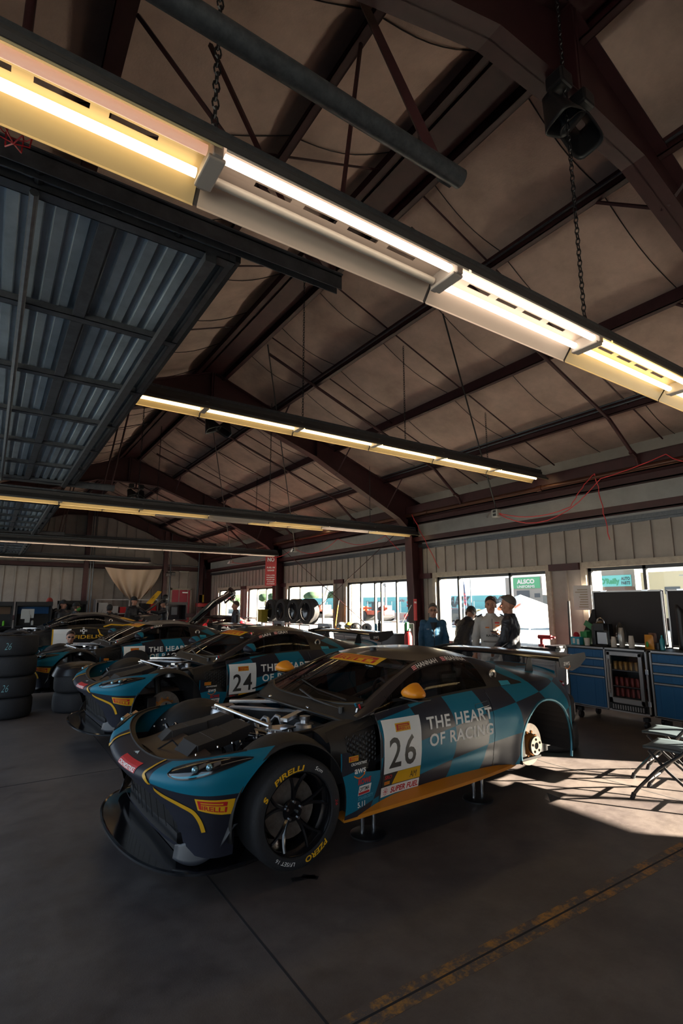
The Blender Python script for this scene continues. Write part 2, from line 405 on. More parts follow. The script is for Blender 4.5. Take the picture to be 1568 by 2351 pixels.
# ---- purlins: z sections, with conduit beside some of them
for s in (1, -1):
    for i, p in enumerate(PUR):
        x = p if s > 0 else 2 * RX - p; z = roof_z(x); b = B()
        b.bb(x - 0.006, x + 0.006, YN, YB, z, z + 0.2); b.bb(x - 0.07, x, YN, YB, z, z + 0.012); b.bb(x, x + 0.07, YN, YB, z + 0.19, z + 0.2)
        b.bb(x - 0.07, x - 0.064, YN, YB, z, z + 0.02)
        o = b.build('roof_purlin', STEEL); setp(o, kind='structure')
for x, z in ((RX - 0.12, RZ + 0.02), (RX + 0.1, RZ + 0.03), (7.56, roof_z(7.66) + 0.1), (7.54, roof_z(7.66) + 0.15), (6.3, roof_z(6.25) + 0.1), (4.62, roof_z(4.72) + 0.06)):
    b = B(); b.cyl((x, YN, z), (x, YB, z), 0.014, 8); o = b.build('conduit', GALV, smooth=True)
    setp(o, 'thin grey conduit clipped along a roof purlin', 'conduit', 'conduits along the purlins')
b = B(); b.bb(RX - 0.17, RX + 0.17, YN, YB, RZ - 0.02, RZ + 0.0); setp(b.build('ridge_channel', STEEL), kind='structure')
# ---- frames: tapered I rafters and wall columns
for y in FR:
    top = [(RX, RZ - 0.0), (RX + 4.9, roof_z(RX + 4.9)), (XR - 0.02, roof_z(XR))]
    bot = [(XR - 0.02, 3.1), (8.32, 3.45), (8.0, 3.72), (5.66, 4.87), (4.2, 5.38), (RX, 5.42)]
    b = B()
    out = top + bot
    b.prism(out, y - 0.006, y + 0.006)
    b.prism([(2 * RX - p[0], p[1]) for p in out], y - 0.006, y + 0.006)
    def flange(pts, w=0.10, t=0.014):
        for s in (1, -1):
            for p, q in zip(pts[:-1], pts[1:]):
                P = [(p[0], p[1]), (q[0], q[1])]; dx = q[0] - p[0]; dz = q[1] - p[1]; l = math.hypot(dx, dz); nx, nz = -dz / l * t, dx / l * t
                pr = [(p[0], p[1]), (q[0], q[1]), (q[0] + nx, q[1] + nz), (p[0] + nx, p[1] + nz)]
                if s < 0: pr = [(2 * RX - a, c) for a, c in pr]
                b.prism(pr, y - w, y + w)
    flange(top); flange(bot[1:][::-1])
    for s in (1, -1):                                   # splice plates
        for px in (0.02, 2.4):
            x = RX + s * px; b.bb(x - 0.012, x + 0.012, y - 0.1, y + 0.1, (5.42 if px < 1 else 4.87), roof_z(x))
    setp(b.build('roof_rafter', STEEL), kind='structure')
    for s in (1, -1):
        f = lambda x: x if s > 0 else 2 * RX - x
        b = B(); q = [(f(8.32), 3.5), (f(8.42), 0.0), (f(8.66), 0.0), (f(8.66), 3.9), (f(8.34), 3.9)]
        b.prism(q, y - 0.006, y + 0.006)
        for xa, za, xb, zb in ((8.32, 3.5, 8.42, 0.0), (8.66, 3.9, 8.66, 0)):
            b.prism([(f(xa), za), (f(xb), zb), (f(xb + 0.014), zb), (f(xa + 0.014), za)], y - 0.12, y + 0.12)
        b.bb(f(8.54) - 0.2, f(8.54) + 0.2, y - 0.15, y + 0.15, 0, 0.02)
        setp(b.build('steel_column', STEEL), kind='structure')
# knee braces from rafter flange up to purlins
for y in FR[1:4]:
    for p in (4.72, 6.25, 7.66):
        for s in (1, -1):
            x = p; b = B(); zb = {4.72: 5.2, 6.25: 4.58, 7.66: 3.92}[p]
            b.cyl((x, y + s * 0.02, zb), (x, y + s * 0.62, roof_z(x) + 0.02), 0.018, 4)
            setp(b.build('flange_brace', STEEL), kind='structure')
# sag angles under the lining along the slope
for y in (3.8, 5.72, 7.6, 11.4, 13.2, 15.0, 18.7, 20.5, 22.3):
    b = B()
    for s in (1, -1): b.cyl((RX + s * 0.25, y, roof_z(RX + 0.25) + 0.1), (RX + s * 5.3, y, roof_z(RX + 5.3) + 0.1), 0.012, 5)
    setp(b.build('sag_rod', STEEL), kind='structure')
# ---- sprinkler pipes
b = B(); b.cyl((8.30, YN, 3.80), (8.30, YB, 3.80), 0.05, 12)
y = -3.3
while y < YB: b.cyl((8.30, y - 0.05, 3.8), (8.30, y + 0.05, 3.8), 0.062, 12); y += 3.05
o = b.build('sprinkler_main', K('bronze_pipe', (0.09, 0.035, 0.022), 0.35, 0.5), smooth=True); setp(o, 'brown sprinkler main pipe running along the eave over the windows', 'pipe')
labs = {0.35: 'brown sprinkler branch pipe down the near roof slope, closest to camera', 4.1: 'brown sprinkler branch pipe with elbow over the big black lid cabinets', 7.85: 'brown sprinkler branch pipe ending in an elbow over the widest window',
        11.7: 'brown sprinkler branch pipe over the wheels on the rack', 15.3: 'brown sprinkler branch pipe just before the far red column', 19.1: 'brown sprinkler branch pipe past the second row of tube lights', 22.6: 'brown sprinkler branch pipe nearest the back wall'}
for y, l in labs.items():
    b = B(); x1 = 7.5
    b.tube([(RX + 0.4, y, roof_z(RX + 0.4) - 0.05), (6.6, y, roof_z(6.6) - 0.05), (x1, y, roof_z(x1) - 0.05), (x1 + 0.12, y - 0.02, roof_z(x1) - 0.13)], 0.026, 8)
    b.tube([(x1 + 0.1, y - 0.02, roof_z(x1) - 0.12), (8.1, y - 0.06, 4.02), (8.2, y - 0.06, 3.96), (8.26, y - 0.06, 3.82)], 0.03, 8)
    b.cyl((8.08, y - 0.06, 4.02), (8.2, y - 0.06, 3.97), 0.042, 8)
    o = b.build('sprinkler_branch', STEEL, smooth=True); setp(o, l, 'pipe', 'sprinkler branches')
# ---- wall cross rods between the two visible columns
for (p, q, l) in (((8.5, 9.8, 3.7), (8.5, 16.7, 0.3), 'thin brace rod falling away from the near column towards the far column foot'), ((8.5, 9.8, 0.3), (8.5, 16.7, 3.7), 'thin brace rod rising from the near column foot to the far column top')):
    b = B(); b.cyl(p, q, 0.009, 6); setp(b.build('brace_rod', STEEL), l, 'rod')
# ================================================================== TUBE LIGHTS, OVERHEAD DOORS, HANGING THINGS
def emis(name, col, s): return K(name, (0.8, 0.8, 0.8), 0.3, emit=col, es=s)
T_WARM = emis('tube_warm', (1.0, 0.74, 0.38), 3.6); T_WHITE = emis('tube_white', (1.0, 0.82, 0.62), 3.6); T_DIM = emis('tube_failing', (0.9, 0.42, 0.26), 0.45)
T_OFF = K('tube_off', (0.5, 0.46, 0.42), 0.3)
REFLY = K('reflector_aged', (0.46, 0.37, 0.22), 0.35); REFLW = K('reflector_white', (0.44, 0.37, 0.33), 0.35); HOUS = K('light_housing', (0.07, 0.065, 0.068), 0.5, 0.4)
DARKSLOT = K('slot_dark', (0.008, 0.008, 0.008), 0.9)
UL = 1.25
def unit(kind):
    """kind: (near tube, far tube, reflector)"""
    r = bpy.data.objects.new('tube_light', None); COL.objects.link(r); r.empty_display_size = 0.1
    b = B(); L = UL - 0.012
    # cross-section y,z: open trough
    sec = [(-0.165, 0.0), (-0.10, 0.085), (-0.03, 0.10), (0.03, 0.10), (0.10, 0.085), (0.165, 0.0)]
    xs = [0.006, UL * 0.12]
    for k in range(4): xs += [UL * (0.16 + 0.185 * k), UL * (0.16 + 0.185 * k + 0.135)]
    xs += [L]
    sl = [0.052, 0.072]
    ylist = [-0.165, -0.135, -0.10, -0.03, 0.022, 0.044, 0.10, 0.135, 0.165]
    def zz(y):
        a = abs(y)
        return 0.10 - 0.015 * max(0, (a - 0.03) / 0.07) if a <= 0.10 else 0.085 * (0.165 - a) / 0.065
    for i in range(len(xs) - 1):
        hole = i >= 2 and (i % 2 == 0) and i < 10
        for j in range(len(ylist) - 1):
            if hole and ylist[j] == 0.022: continue
            a, c = ylist[j], ylist[j + 1]
            b.add([(xs[i], a, zz(a)), (xs[i + 1], a, zz(a)), (xs[i + 1], c, zz(c)), (xs[i], c, zz(c))], [(0, 1, 2, 3)])
    for y in (-0.165, 0.165): b.add([(0.006, y, 0), (L, y, 0), (L, y * 0.985, -0.012), (0.006, y * 0.985, -0.012)], [(0, 1, 2, 3)])
    b.build('reflector', kind[2], r, solid=0.002)
    b = B(); b.bb(0, UL, -0.05, 0.02, 0.102, 0.16); b.bb(0, UL, -0.172, -0.167, -0.005, 0.02)
    for s in (-1, 1): b.add([(0, s * 0.169, 0.0), (UL, s * 0.169, 0.0), (UL, s * 0.104, 0.092), (0, s * 0.104, 0.092)], [(0, 1, 2, 3)])
    b.build('housing', HOUS, r)
    for y, m in ((-0.062, kind[0]), (0.062, kind[1])):
        b = B(); b.cyl((0.035, y, 0.052), (UL - 0.035, y, 0.052), 0.019, 12); b.build('fluorescent_tube', m, r, smooth=True)
    b = B(); b.bb(-0.02, 0.02, -0.10, 0.10, 0.02, 0.10); b.bb(-0.034, 0.034, -0.085, 0.085, 0.012, 0.03)
    b.build('lamp_holder', K('holder_grey', (0.42, 0.38, 0.36), 0.45), r, bevel=0.006)
    return r
UNITS = {'both': unit((T_WARM, T_WARM, REFLY)), 'bothw': unit((T_WHITE, T_WHITE, REFLW)), 'far': unit((T_DIM, T_WARM, REFLY)),
         'near': unit((T_WHITE, T_OFF, REFLW)), 'off': unit((T_OFF, T_OFF, REFLW))}
used_units = set()
def place_unit(kind, loc, label, group):
    u = UNITS[kind]
    if kind in used_units: u = copy_tree(u)
    else: used_units.add(kind)
    u.location = loc; u['label'] = label; u['category'] = 'light'; u['group'] = group
    return u
ORD = ['leftmost', 'second', 'third', 'fourth', 'fifth', 'sixth', 'seventh', 'eighth', 'ninth', 'tenth']
ROWS = [  # y, z, first joint x, kinds from left to right, name of the row
    (1.735, 3.3, -0.70, ['far', 'near', 'bothw', 'both', 'both', 'both'], 'big row closest overhead'),
    (5.72, 3.9, 0.64, ['both', 'both', 'both', 'both', 'both', 'both'], 'bright row over the cars'),
    (9.35, 3.3, -0.43, ['both', 'both', 'both', 'off', 'both', 'bothw', 'both'], 'long row before the near column'),
    (13.3, 3.9, -0.42, ['both', 'both', 'both', 'off', 'off', 'both', 'both'], 'raised row beyond the long middle row'),
    (15.95, 3.3, -0.75, ['bothw'] * 7, 'thin tube row near the red sign'),
    (20.3, 3.9, -0.05, ['bothw'] * 6, 'thin raised row over the far bay'),
    (23.3, 3.45, -0.6, ['bothw'] * 5, 'thin tube row farthest back')]
for (y, z, x0, ks, nm) in ROWS:
    for i, k in enumerate(ks):
        st = {'off': 'unlit', 'far': 'half lit yellow', 'near': 'half lit pinkish', 'bothw': 'lit white', 'both': 'lit yellow'}[k]
        place_unit(k, (x0 + i * UL, y, z), '%s fixture, %s in the %s' % (st, ORD[i], nm), 'fixtures of the ' + nm)
    b = B(); x1 = x0 + len(ks) * UL
    b.bb(x0, x1, y - 0.035, y + 0.035, z + 0.165, z + 0.172); b.bb(x0, x1, y - 0.035, y - 0.030, z + 0.165, z + 0.20); b.bb(x0, x1, y + 0.030, y + 0.035, z + 0.165, z + 0.20)
    o = b.build('light_rail', GALV); setp(o, 'galvanised rail on top of the ' + nm, 'rail')
CHM = K('chain_dark', (0.03, 0.028, 0.03), 0.4, 0.7)
def chain(p0, p1, link=0.05, label=''):
    p0 = Vector(p0); p1 = Vector(p1); d = p1 - p0; n = max(2, int(d.length / (link * 0.72))); b = B()
    for i in range(n):
        c = p0 + d * ((i + 0.5) / n); s = []
        for k in range(8):
            a = 2 * PI * k / 8; u, w = math.cos(a) * link * 0.24, math.sin(a) * link * 0.5
            s.append(c + (Vector((u, 0, w)) if i % 2 else Vector((0, u, w))))
        b.tube(s, link * 0.075, 4, closed=True)
    o = b.build('hanging_chain', CHM); setp(o, label, 'chain', 'chains holding the tube lights'); return o
for (x, y, z, l, s) in ((0.56, 1.735, 3.5, 0.055, 'near end of the closest light row, left chain in the dark roof'), (3.05, 1.735, 3.5, 0.055, 'closest light row, right chain under the pair of black speakers'),
                     (3.2, 5.72, 4.1, 0.05, 'bright middle row, left of its chains'), (4.95, 5.72, 4.1, 0.05, 'bright middle row, centre of its chains'), (6.75, 5.72, 4.1, 0.05, 'bright middle row, right of its chains'),
                     (2.0, 9.35, 3.5, 0.05, 'long row before the near column, left chain'), (4.5, 9.35, 3.5, 0.05, 'long row before the near column, centre chain'), (7.0, 9.35, 3.5, 0.05, 'long row before the near column, right chain'),
                     (3.3, 13.3, 4.1, 0.05, 'raised row beyond the long one, left chain'), (6.0, 13.3, 4.1, 0.05, 'raised row beyond the long one, right chain')):
    chain((x, y, z), (x, y, roof_z(x) + 0.02), l, 'dark chain, ' + s)

# ---- sectional doors slid up under the roof
DOORM = K('door_sheet', (0.50, 0.57, 0.64), 0.38, 0.35, noise=0.35, nscale=2.5)
DSTEEL = K('door_steel', (0.13, 0.135, 0.155), 0.45, 0.5, noise=0.4, nscale=10)
def overhead_door(y0, y1, label):
    r = empty('overhead_door', (-0.3, (y0 + y1) / 2, 3.62), label=label, cat='garage door')
    h = (y1 - y0) / 2; secs = [-1.28, -0.66, -0.02, 0.62, 1.27]
    for a, c in zip(secs[:-1], secs[1:]):
        b = B(); pts = []; n = 6; w = (c - a - 0.02) / n
        for i in range(n):
            x = a + 0.01 + i * w
            for t, z in ((0, 0), (0.42, 0), (0.52, 0.03), (0.84, 0.03), (0.94, 0)): pts.append((x + t * w, z))
        pts.append((c - 0.01, 0))
        for p, q in zip(pts[:-1], pts[1:]): b.add([(p[0], -h, p[1]), (q[0], -h, q[1]), (q[0], h, q[1]), (p[0], h, p[1])], [(0, 1, 2, 3)])
        pn = b.build('door_panel', DOORM, r, solid=0.002)
        b = B(); b.bb(a + 0.0, a + 0.035, -h, h, -0.045, -0.003); b.bb(c - 0.035, c - 0.0, -h, h, -0.045, -0.003)
        b.bb(a + 0.035, a + 0.05, -h, h, -0.02, -0.003)
        b.build('panel_rail', DSTEEL, pn)
    n = 6
    for k in range(n + 1):
        y = -h + 0.04 + (2 * h - 0.08) * k / n; b = B(); b.bb(-1.28, 1.27, y - 0.035, y + 0.035, -0.05, -0.046); b.bb(-1.28, 1.27, y - 0.035, y - 0.03, -0.05, -0.005); b.bb(-1.28, 1.27, y + 0.03, y + 0.035, -0.05, -0.005)
        b.build('stile', DSTEEL, r)
    b = B(); b.cyl((0.30, -h, -0.075), (0.30, h, -0.075), 0.02, 8); b.build('strut_bar', DSTEEL, r, smooth=True)
    b = B(); b.bb(1.10, 1.16, -h, h, -0.10, -0.05); b.build('strut_bar', DSTEEL, r)
    b = B(); b.bb(1.27, 1.30, -h, h, -0.04, 0.05); b.build('bottom_seal', RUBBER, r)
    for s in (-1, 1):
        b = B(); y = s * (h + 0.09)
        b.bb(-1.35, 1.9, y - 0.03, y + 0.03, 0.03, 0.036); b.bb(-1.35, 1.9, y - 0.03, y - 0.024, -0.05, 0.036); b.bb(-1.35, 1.9, y + 0.024, y + 0.03, -0.05, 0.036); b.bb(-1.35, 1.9, y - 0.045, y + 0.045, 0.036, 0.045)
        b.build('door_track', DSTEEL, r)
        for x in (1.85,):
            b = B(); wx = -0.3 + x; b.cyl((x, y, 0.03), (x + 0.3, y + 0.1, roof_z(wx + 0.3) - 3.62), 0.016, 5)
            b.build('track_hanger', STEEL, r)
        for k in range(4): b = B(); b.cyl((-0.97 + k * 0.64, y - s * 0.09, -0.01), (-0.97 + k * 0.64, y, -0.01), 0.022, 8); b.build('roller', BLACK, r)
    return r
overhead_door(2.52, 9.22, 'opened corrugated overhead door filling the roof at upper left')
overhead_door(10.35, 16.2, 'opened corrugated overhead door in the second bay, small at left')
overhead_door(17.5, 23.2, 'opened corrugated overhead door farthest back at the left edge')
# track and spring tube of the bay behind the camera
b = B(); b.cyl((-1.6, 1.45, 3.62), (1.62, 1.45, 3.62), 0.042, 14); b.bb(1.52, 1.60, 1.43, 1.50, 3.60, 3.64)
o = b.build('track_tube', GALV, smooth=True); setp(o, 'round grey steel tube above the closest light row, ending in the open roof', 'pipe')
for (p, q, r_, l) in (((1.52, 1.47, 3.62), (1.66, 2.25, 5.58), 0.03, 'wide dark red hanger angle crossing at the end of the round grey tube'), ((1.5, 2.43, 3.66), (0.41, 2.78, 5.12), 0.017, 'thin dark hanger angle left of the closest chain'), ((1.42, 2.43, 3.66), (0.86, 2.83, 5.28), 0.017, 'thin dark hanger angle right of the closest chain')):
    b = B(); b.cyl(p, q, r_, 4); setp(b.build('hanger_angle', STEEL), l, 'bracket')
# ---- black speaker pairs under the rafters
def speaker_pair(loc, label, sc=1.0):
    r = empty('ceiling_speaker', loc, label=label, cat='speaker', group='speaker pairs under the rafters')
    b = B(); b.cyl((0, 0, 0.42), (0, 0, 0.2), 0.025, 8); b.box((0, 0, 0.2), (0.2, 0.06, 0.06)); b.build('mounting_bracket', STEEL, r)
    for s in (-1, 1):
        b = B()
        def horn(u, v, s=s):
            a = 2 * PI * u; k = 0.05 + 0.12 * v; w = 0.08 + 0.16 * v; e = 0.12 * v ** 1.5
            ca, sa = math.cos(a), math.sin(a); pw = lambda t: math.copysign(abs(t) ** 0.45, t)
            return (s * (0.14 + 0.0) + pw(ca) * w * 0.72, pw(sa) * k * 0.75 - 0.04, 0.22 - v * 0.30 + e * 0.2)
        b.grid(20, 6, horn); h = b.build('horn', BLACK, r, smooth=True, solid=0.012); h.rotation_euler = (R(-14), s * R(24), 0)
        b = B(); b.box((s * 0.16, -0.05, 0.26), (0.16, 0.16, 0.14)); b.build('driver_box', BLACK, r, bevel=0.02)
    for o in r.children: pass
    r.scale = (sc, sc, sc); return r
speaker_pair((3.16, 1.80, 5.12), 'black speaker pair under the closest rafter at top right', 0.85)
speaker_pair((3.42, 9.5, 5.1), 'black speaker pair under the second rafter, behind the bright light row', 0.9)
speaker_pair((3.5, 16.75, 5.05), 'black speaker pair under the third rafter, small in the middle distance', 0.9)
b = B(); b.tube([(3.05, 1.9, 5.9), (3.03, 1.85, 5.6), (3.1, 1.82, 5.35), (3.3, 1.8, 5.3)], 0.007, 6); setp(b.build('speaker_cable', BLACK, smooth=True), 'black cable looping down to the closest speaker pair', 'cable')
# ---- drop cords with outlet boxes and red air or power lines at the wall
CORDM = K('cord_black', (0.01, 0.01, 0.012), 0.5); REDC = K('cord_red', (0.55, 0.02, 0.03), 0.45)
for top, box, l in (((4.86, 4.77, 5.65), (8.0, 6.63, 3.42), 'near outlet box hanging by the wall, right of the red column'), ((3.6, 7.7, 6.1), (8.0, 14.69, 3.41), 'middle outlet box hanging above the red hanging sign'), ((3.8, 11.07, 6.0), (8.0, 19.95, 3.37), 'far outlet box hanging over the raised tailgate')):
    b = B(); b.cyl(top, (box[0], box[1], box[2] + 0.08), 0.012, 6); setp(b.build('hanging_lead', CORDM), 'black cord from roof to the ' + l.replace(', right of the red column', ''), 'cord', 'black drop cords')
    r = empty('outlet_box', box, label='grey ' + l.replace(', right of the red column', ''), cat='outlet box', group='hanging outlet boxes')
    b = B(); b.box((0, 0, 0), (0.12, 0.14, 0.15)); b.build('box_body', K('outlet_grey', (0.38, 0.37, 0.36), 0.4, 0.3), r, bevel=0.01)
    b = B()
    for dz in (-0.03, 0.035): b.box((-0.062, 0, dz), (0.006, 0.07, 0.045))
    b.build('socket_plate', BLACK, r)
    b = B(); b.add([(-0.05, 0.08, 0.06), (-0.12, 0.16, -0.06), (-0.03, 0.2, -0.07), (0.0, 0.09, 0.05)], [(0, 1, 2, 3)]); b.build('lifted_cover', ALU, r, solid=0.003)
def sag_line(pts, sag, n=10):
    out = []
    for p, q, s in zip(pts[:-1], pts[1:], sag):
        p = Vector(p); q = Vector(q)
        for k in range(n):
            t = k / n; w = p.lerp(q, t); w.z -= s * 4 * t * (1 - t); w.y += 0.012 * math.sin(t * 23); out.append(w)
    out.append(Vector(pts[-1])); return out
b = B(); b.tube(sag_line([(8.0, 6.6, 3.42), (8.15, 4.6, 3.72), (8.2, 3.6, 3.9), (8.25, 2.6, 3.9)], [0.42, 0.02, 0.25]), 0.008, 6)
setp(b.build('extension_lead', REDC, smooth=True), 'red cord sagging from the near outlet box towards the right wall corner', 'cord')
b = B(); b.tube(sag_line([(8.0, 6.58, 3.42), (8.2, 5.2, 3.35), (8.25, 4.75, 3.85)], [0.12, -0.05]), 0.008, 6)
setp(b.build('extension_lead', REDC, smooth=True), 'second red cord rising from the near outlet box to the brown pipe', 'cord')
b = B(); b.tube(sag_line([(8.25, 4.75, 3.85), (8.5, 4.73, 2.75)], [0]), 0.008, 6)
setp(b.build('extension_lead', REDC, smooth=True), 'red cord hanging down the ribbed wall beside the black lid cabinet', 'cord')
b = B(); b.tube(sag_line([(8.2, 9.3, 3.8), (8.45, 8.7, 2.5)], [0.0]), 0.008, 6)
setp(b.build('extension_lead', REDC, smooth=True), 'red cord dropping beside the red column to the wide window', 'cord')
b = B(); b.tube(sag_line([(8.0, 14.6, 3.4), (8.2, 12.5, 3.55), (8.2, 10.3, 3.4), (8.2, 9.8, 3.0)], [0.25, 0.2, 0.02]), 0.008, 6)
setp(b.build('extension_lead', REDC, smooth=True), 'red cord looping from the middle outlet box along the fascia', 'cord')
b = B(); b.tube(sag_line([(8.0, 19.9, 3.35), (8.2, 17.2, 3.35), (8.0, 14.8, 3.45)], [0.12, 0.12]), 0.008, 6)
setp(b.build('extension_lead', REDC, smooth=True), 'red cord between the middle and far outlet boxes', 'cord')

# caged sprinkler head dropping in front of the near door track
r = empty('sprinkler_drop', (-0.08, 2.02, 3.36), label='dark red pipe drop with small wire cage at the left edge', cat='pipe')
b = B(); b.cyl((0, 0, 0.10), (0, 0, 0.32), 0.028, 10); b.cyl((0, 0, 0.28), (0, 0, 1.45), 0.018, 10); b.cyl((0, 0, 0.06), (0, 0, 0.12), 0.018, 10); b.build('drop_pipe', STEEL, r, smooth=True, ang=40)
b = B()
for k in range(6): a = PI * k / 3; b.tube([(0.03 * math.cos(a), 0.03 * math.sin(a), 0.10), (0.055 * math.cos(a), 0.055 * math.sin(a), 0.05), (0.05 * math.cos(a), 0.05 * math.sin(a), -0.01), (0.0, 0.0, -0.02)], 0.003, 4)
b.tube([(0.055 * math.cos(PI * i / 8), 0.055 * math.sin(PI * i / 8), 0.045) for i in range(16)], 0.003, 4, closed=True); b.build('wire_cage', REDC, r)
# ================================================================== RACE CARS
# car frame: X rearwards from the front axle, Y to its right-hand side (camera side is -Y), Z up
VM = [(-0.5, 0.95), (0.42, 0.955), (0.8, 0.925), (1.4, 0.915), (1.9, 0.93), (2.3, 0.98), (2.7, 1.0), (3.1, 0.95), (3.3, 0.84), (3.5, 0.66)]
BW = [(0.42, 0.845), (0.75, 0.90), (1.4, 0.95), (1.9, 0.965), (2.3, 0.97), (2.7, 0.975), (3.1, 0.965), (3.5, 0.93)]
BV = [(0.42, 0.85), (0.75, 0.85), (1.4, 0.845), (1.9, 0.835), (2.3, 0.84), (2.7, 0.85), (3.1, 0.79), (3.3, 0.70), (3.5, 0.56)]
SB = [(0.42, 0.28), (2.27, 0.33), (3.08, 0.36), (3.5, 0.46)]
CV = [(0.55, 0.815), (0.8, 0.755), (1.1, 0.685), (1.45, 0.62), (1.9, 0.59), (2.3, 0.58), (2.7, 0.585), (3.0, 0.59), (3.3, 0.56), (3.5, 0.50)]
CW = [(0.55, 0.885), (0.8, 0.985), (1.1, 1.11), (1.45, 1.215), (1.75, 1.24), (2.1, 1.205), (2.5, 1.11), (2.9, 1.02), (3.2, 0.985), (3.5, 0.975)]
RW = [(0.5, 0.915), (0.61, 0.965), (0.9, 1.10), (1.25, 1.235), (1.55, 1.285), (1.9, 1.29), (2.3, 1.23), (2.8, 1.10), (3.1, 1.02), (3.35, 1.0), (3.5, 1.03)]
BOW = [(0.5, 0.21), (1.25, 0.20), (1.7, 0.0), (2.3, -0.16), (3.0, -0.1), (3.5, 0.0)]
RA = (2.68, 0.42, 0.405); FA = (0.0, 0.40, 0.405)
def side_v(X, w):
    vm = spl(X, VM); bw = spl(X, BW); bv = spl(X, BV); v = vm
    if w > 0.72: v -= (vm - bv) * ((w - 0.72) / max(0.05, bw - 0.72)) ** 2
    if w < 0.62:
        k = min(1, max(0, (X - 0.5) / 0.4)) * min(1, max(0, (2.35 - X) / 0.3))
        v -= 0.05 * ((0.62 - w) / 0.3) ** 1.4 * k
    v -= 0.006 * math.exp(-((w - (0.42 + 0.03 * X)) / 0.03) ** 2) * min(1, max(0, (X - 0.7) / 0.6)) * min(1, max(0, (2.2 - X) / 0.3))
    # flare round the rear wheel
    d = math.hypot(X - RA[0], w - RA[1]) - RA[2]
    if X > 1.9: v += 0.012 * math.exp(-(max(d, 0) / 0.06) ** 2)
    return v
def w_bottom(X):
    w = spl(X, SB)
    if abs(X - RA[0]) < RA[2]: w = max(w, RA[1] + math.sqrt(RA[2] ** 2 - (X - RA[0]) ** 2))
    if abs(X) < FA[2] + 0.01: w = max(w, FA[1] + math.sqrt(max(0, (FA[2] + 0.01) ** 2 - X * X)))
    return w
def glass_pt(X, q, s):
    bv, bw = spl(X, BV), spl(X, BW); cv, cw = spl(X, CV), spl(X, CW)
    v = bv + (cv - bv) * q + 0.03 * math.sin(PI * q); w = bw + (cw - bw) * q
    return (X, s * v, w)
def top_pt(s, t):
    X = s + spl(s, BOW) * t * t; v = t * spl(X, CV); a = abs(t) ** 2.3
    return (X, v, spl(s, RW) * (1 - a) + spl(X, CW) * a)

def livery(name, teal, dark):
    m, nt, b = new_mat(name); L = nt.links
    t = nt.nodes.new('ShaderNodeTexCoord'); sx = nt.nodes.new('ShaderNodeSeparateXYZ'); L.new(t.outputs['Object'], sx.inputs[0])
    def mth(op, a, c=None, d=None):
        n = nt.nodes.new('ShaderNodeMath'); n.operation = op
        for i, v in enumerate((a, c, d)):
            if v is None: continue
            if isinstance(v, (int, float)): n.inputs[i].default_value = v
            else: L.new(v, n.inputs[i])
        return n.outputs[0]
    X, Z = sx.outputs[0], sx.outputs[2]
    q = mth('DIVIDE', mth('SUBTRACT', Z, 0.65), 0.3); q2 = mth('MULTIPLY', q, q)
    up = mth('SUBTRACT', X, mth('MULTIPLY', mth('SUBTRACT', 1.0, q2), 0.09))
    cu = mth('FLOOR', mth('DIVIDE', mth('SUBTRACT', up, 1.06), 0.39))
    wp = mth('SUBTRACT', Z, mth('MULTIPLY', mth('SUBTRACT', X, 1.5), 0.15))
    cv = mth('FLOOR', mth('DIVIDE', mth('SUBTRACT', wp, 0.72), 0.25))
    par = mth('PINGPONG', mth('ADD', cu, cv), 1.0)
    # nose: broad light band above the dark lower corner
    band = mth('MULTIPLY', mth('GREATER_THAN', mth('SUBTRACT', Z, mth('MULTIPLY', X, -0.06)), 0.57), mth('GREATER_THAN', mth('ABSOLUTE', sx.outputs[1]), 0.53))
    front = mth('LESS_THAN', X, 0.30)
    fac = mth('ADD', mth('MULTIPLY', front, band), mth('MULTIPLY', mth('SUBTRACT', 1.0, front), par))
    mx = nt.nodes.new('ShaderNodeMix'); mx.data_type = 'RGBA'; L.new(fac, mx.inputs[0]); mx.inputs[6].default_value = (*dark, 1); mx.inputs[7].default_value = (*teal, 1)
    L.new(mx.outputs[2], b.inputs['Base Color']); b.inputs['Roughness'].default_value = 0.5; b.inputs['Metallic'].default_value = 0.0; b.inputs['Specular IOR Level'].default_value = 0.22
    b.inputs['Coat Weight'].default_value = 0.03; b.inputs['Coat Roughness'].default_value = 0.25
    return m
CARBON = K('carbon_matte', (0.014, 0.011, 0.011), 0.42, noise=0.3, nscale=30)
LINER = K('liner_plastic', (0.012, 0.011, 0.012), 0.55)
SATIN = K('satin_dark_wrap', (0.030, 0.026, 0.030), 0.33, 0.3, coat=0.2)
WSCREEN = glass('windscreen_glass', refl=0.06, clear=0.5); SIDEGL = glass('side_window_tinted', refl=0.03, clear=0.30)
SEAL = K('black_seal', (0.008, 0.008, 0.009), 0.35)
ORANGE = K('race_orange', (0.80, 0.27, 0.01), 0.4)
SKIRT = K('skirt_orange', (0.55, 0.20, 0.012), 0.42)
DWHITE = K('decal_white', (0.92, 0.91, 0.88), 0.45); DRED = K('decal_red', (0.55, 0.015, 0.02), 0.5); DYEL = K('decal_yellow', (0.78, 0.42, 0.01), 0.5)
DBLK = K('decal_black', (0.012, 0.012, 0.014), 0.5); DORG = K('decal_orange', (0.75, 0.18, 0.01), 0.5); DTEAL = K('decal_teal', (0.01, 0.20, 0.32), 0.5); DBLU = K('decal_blue', (0.02, 0.06, 0.30), 0.5)
AMBER = K('tape_cyan', (0.02, 0.30, 0.42), 0.6)
HCOL = K('hub_orange', (0.55, 0.22, 0.05), 0.5, 0.5)
DISC = K('brake_disc_metal', (0.42, 0.36, 0.32), 0.38, 0.8, noise=0.35, nscale=25)
HUBM = K('hub_metal', (0.62, 0.54, 0.46), 0.35, 0.8, noise=0.35, nscale=30)

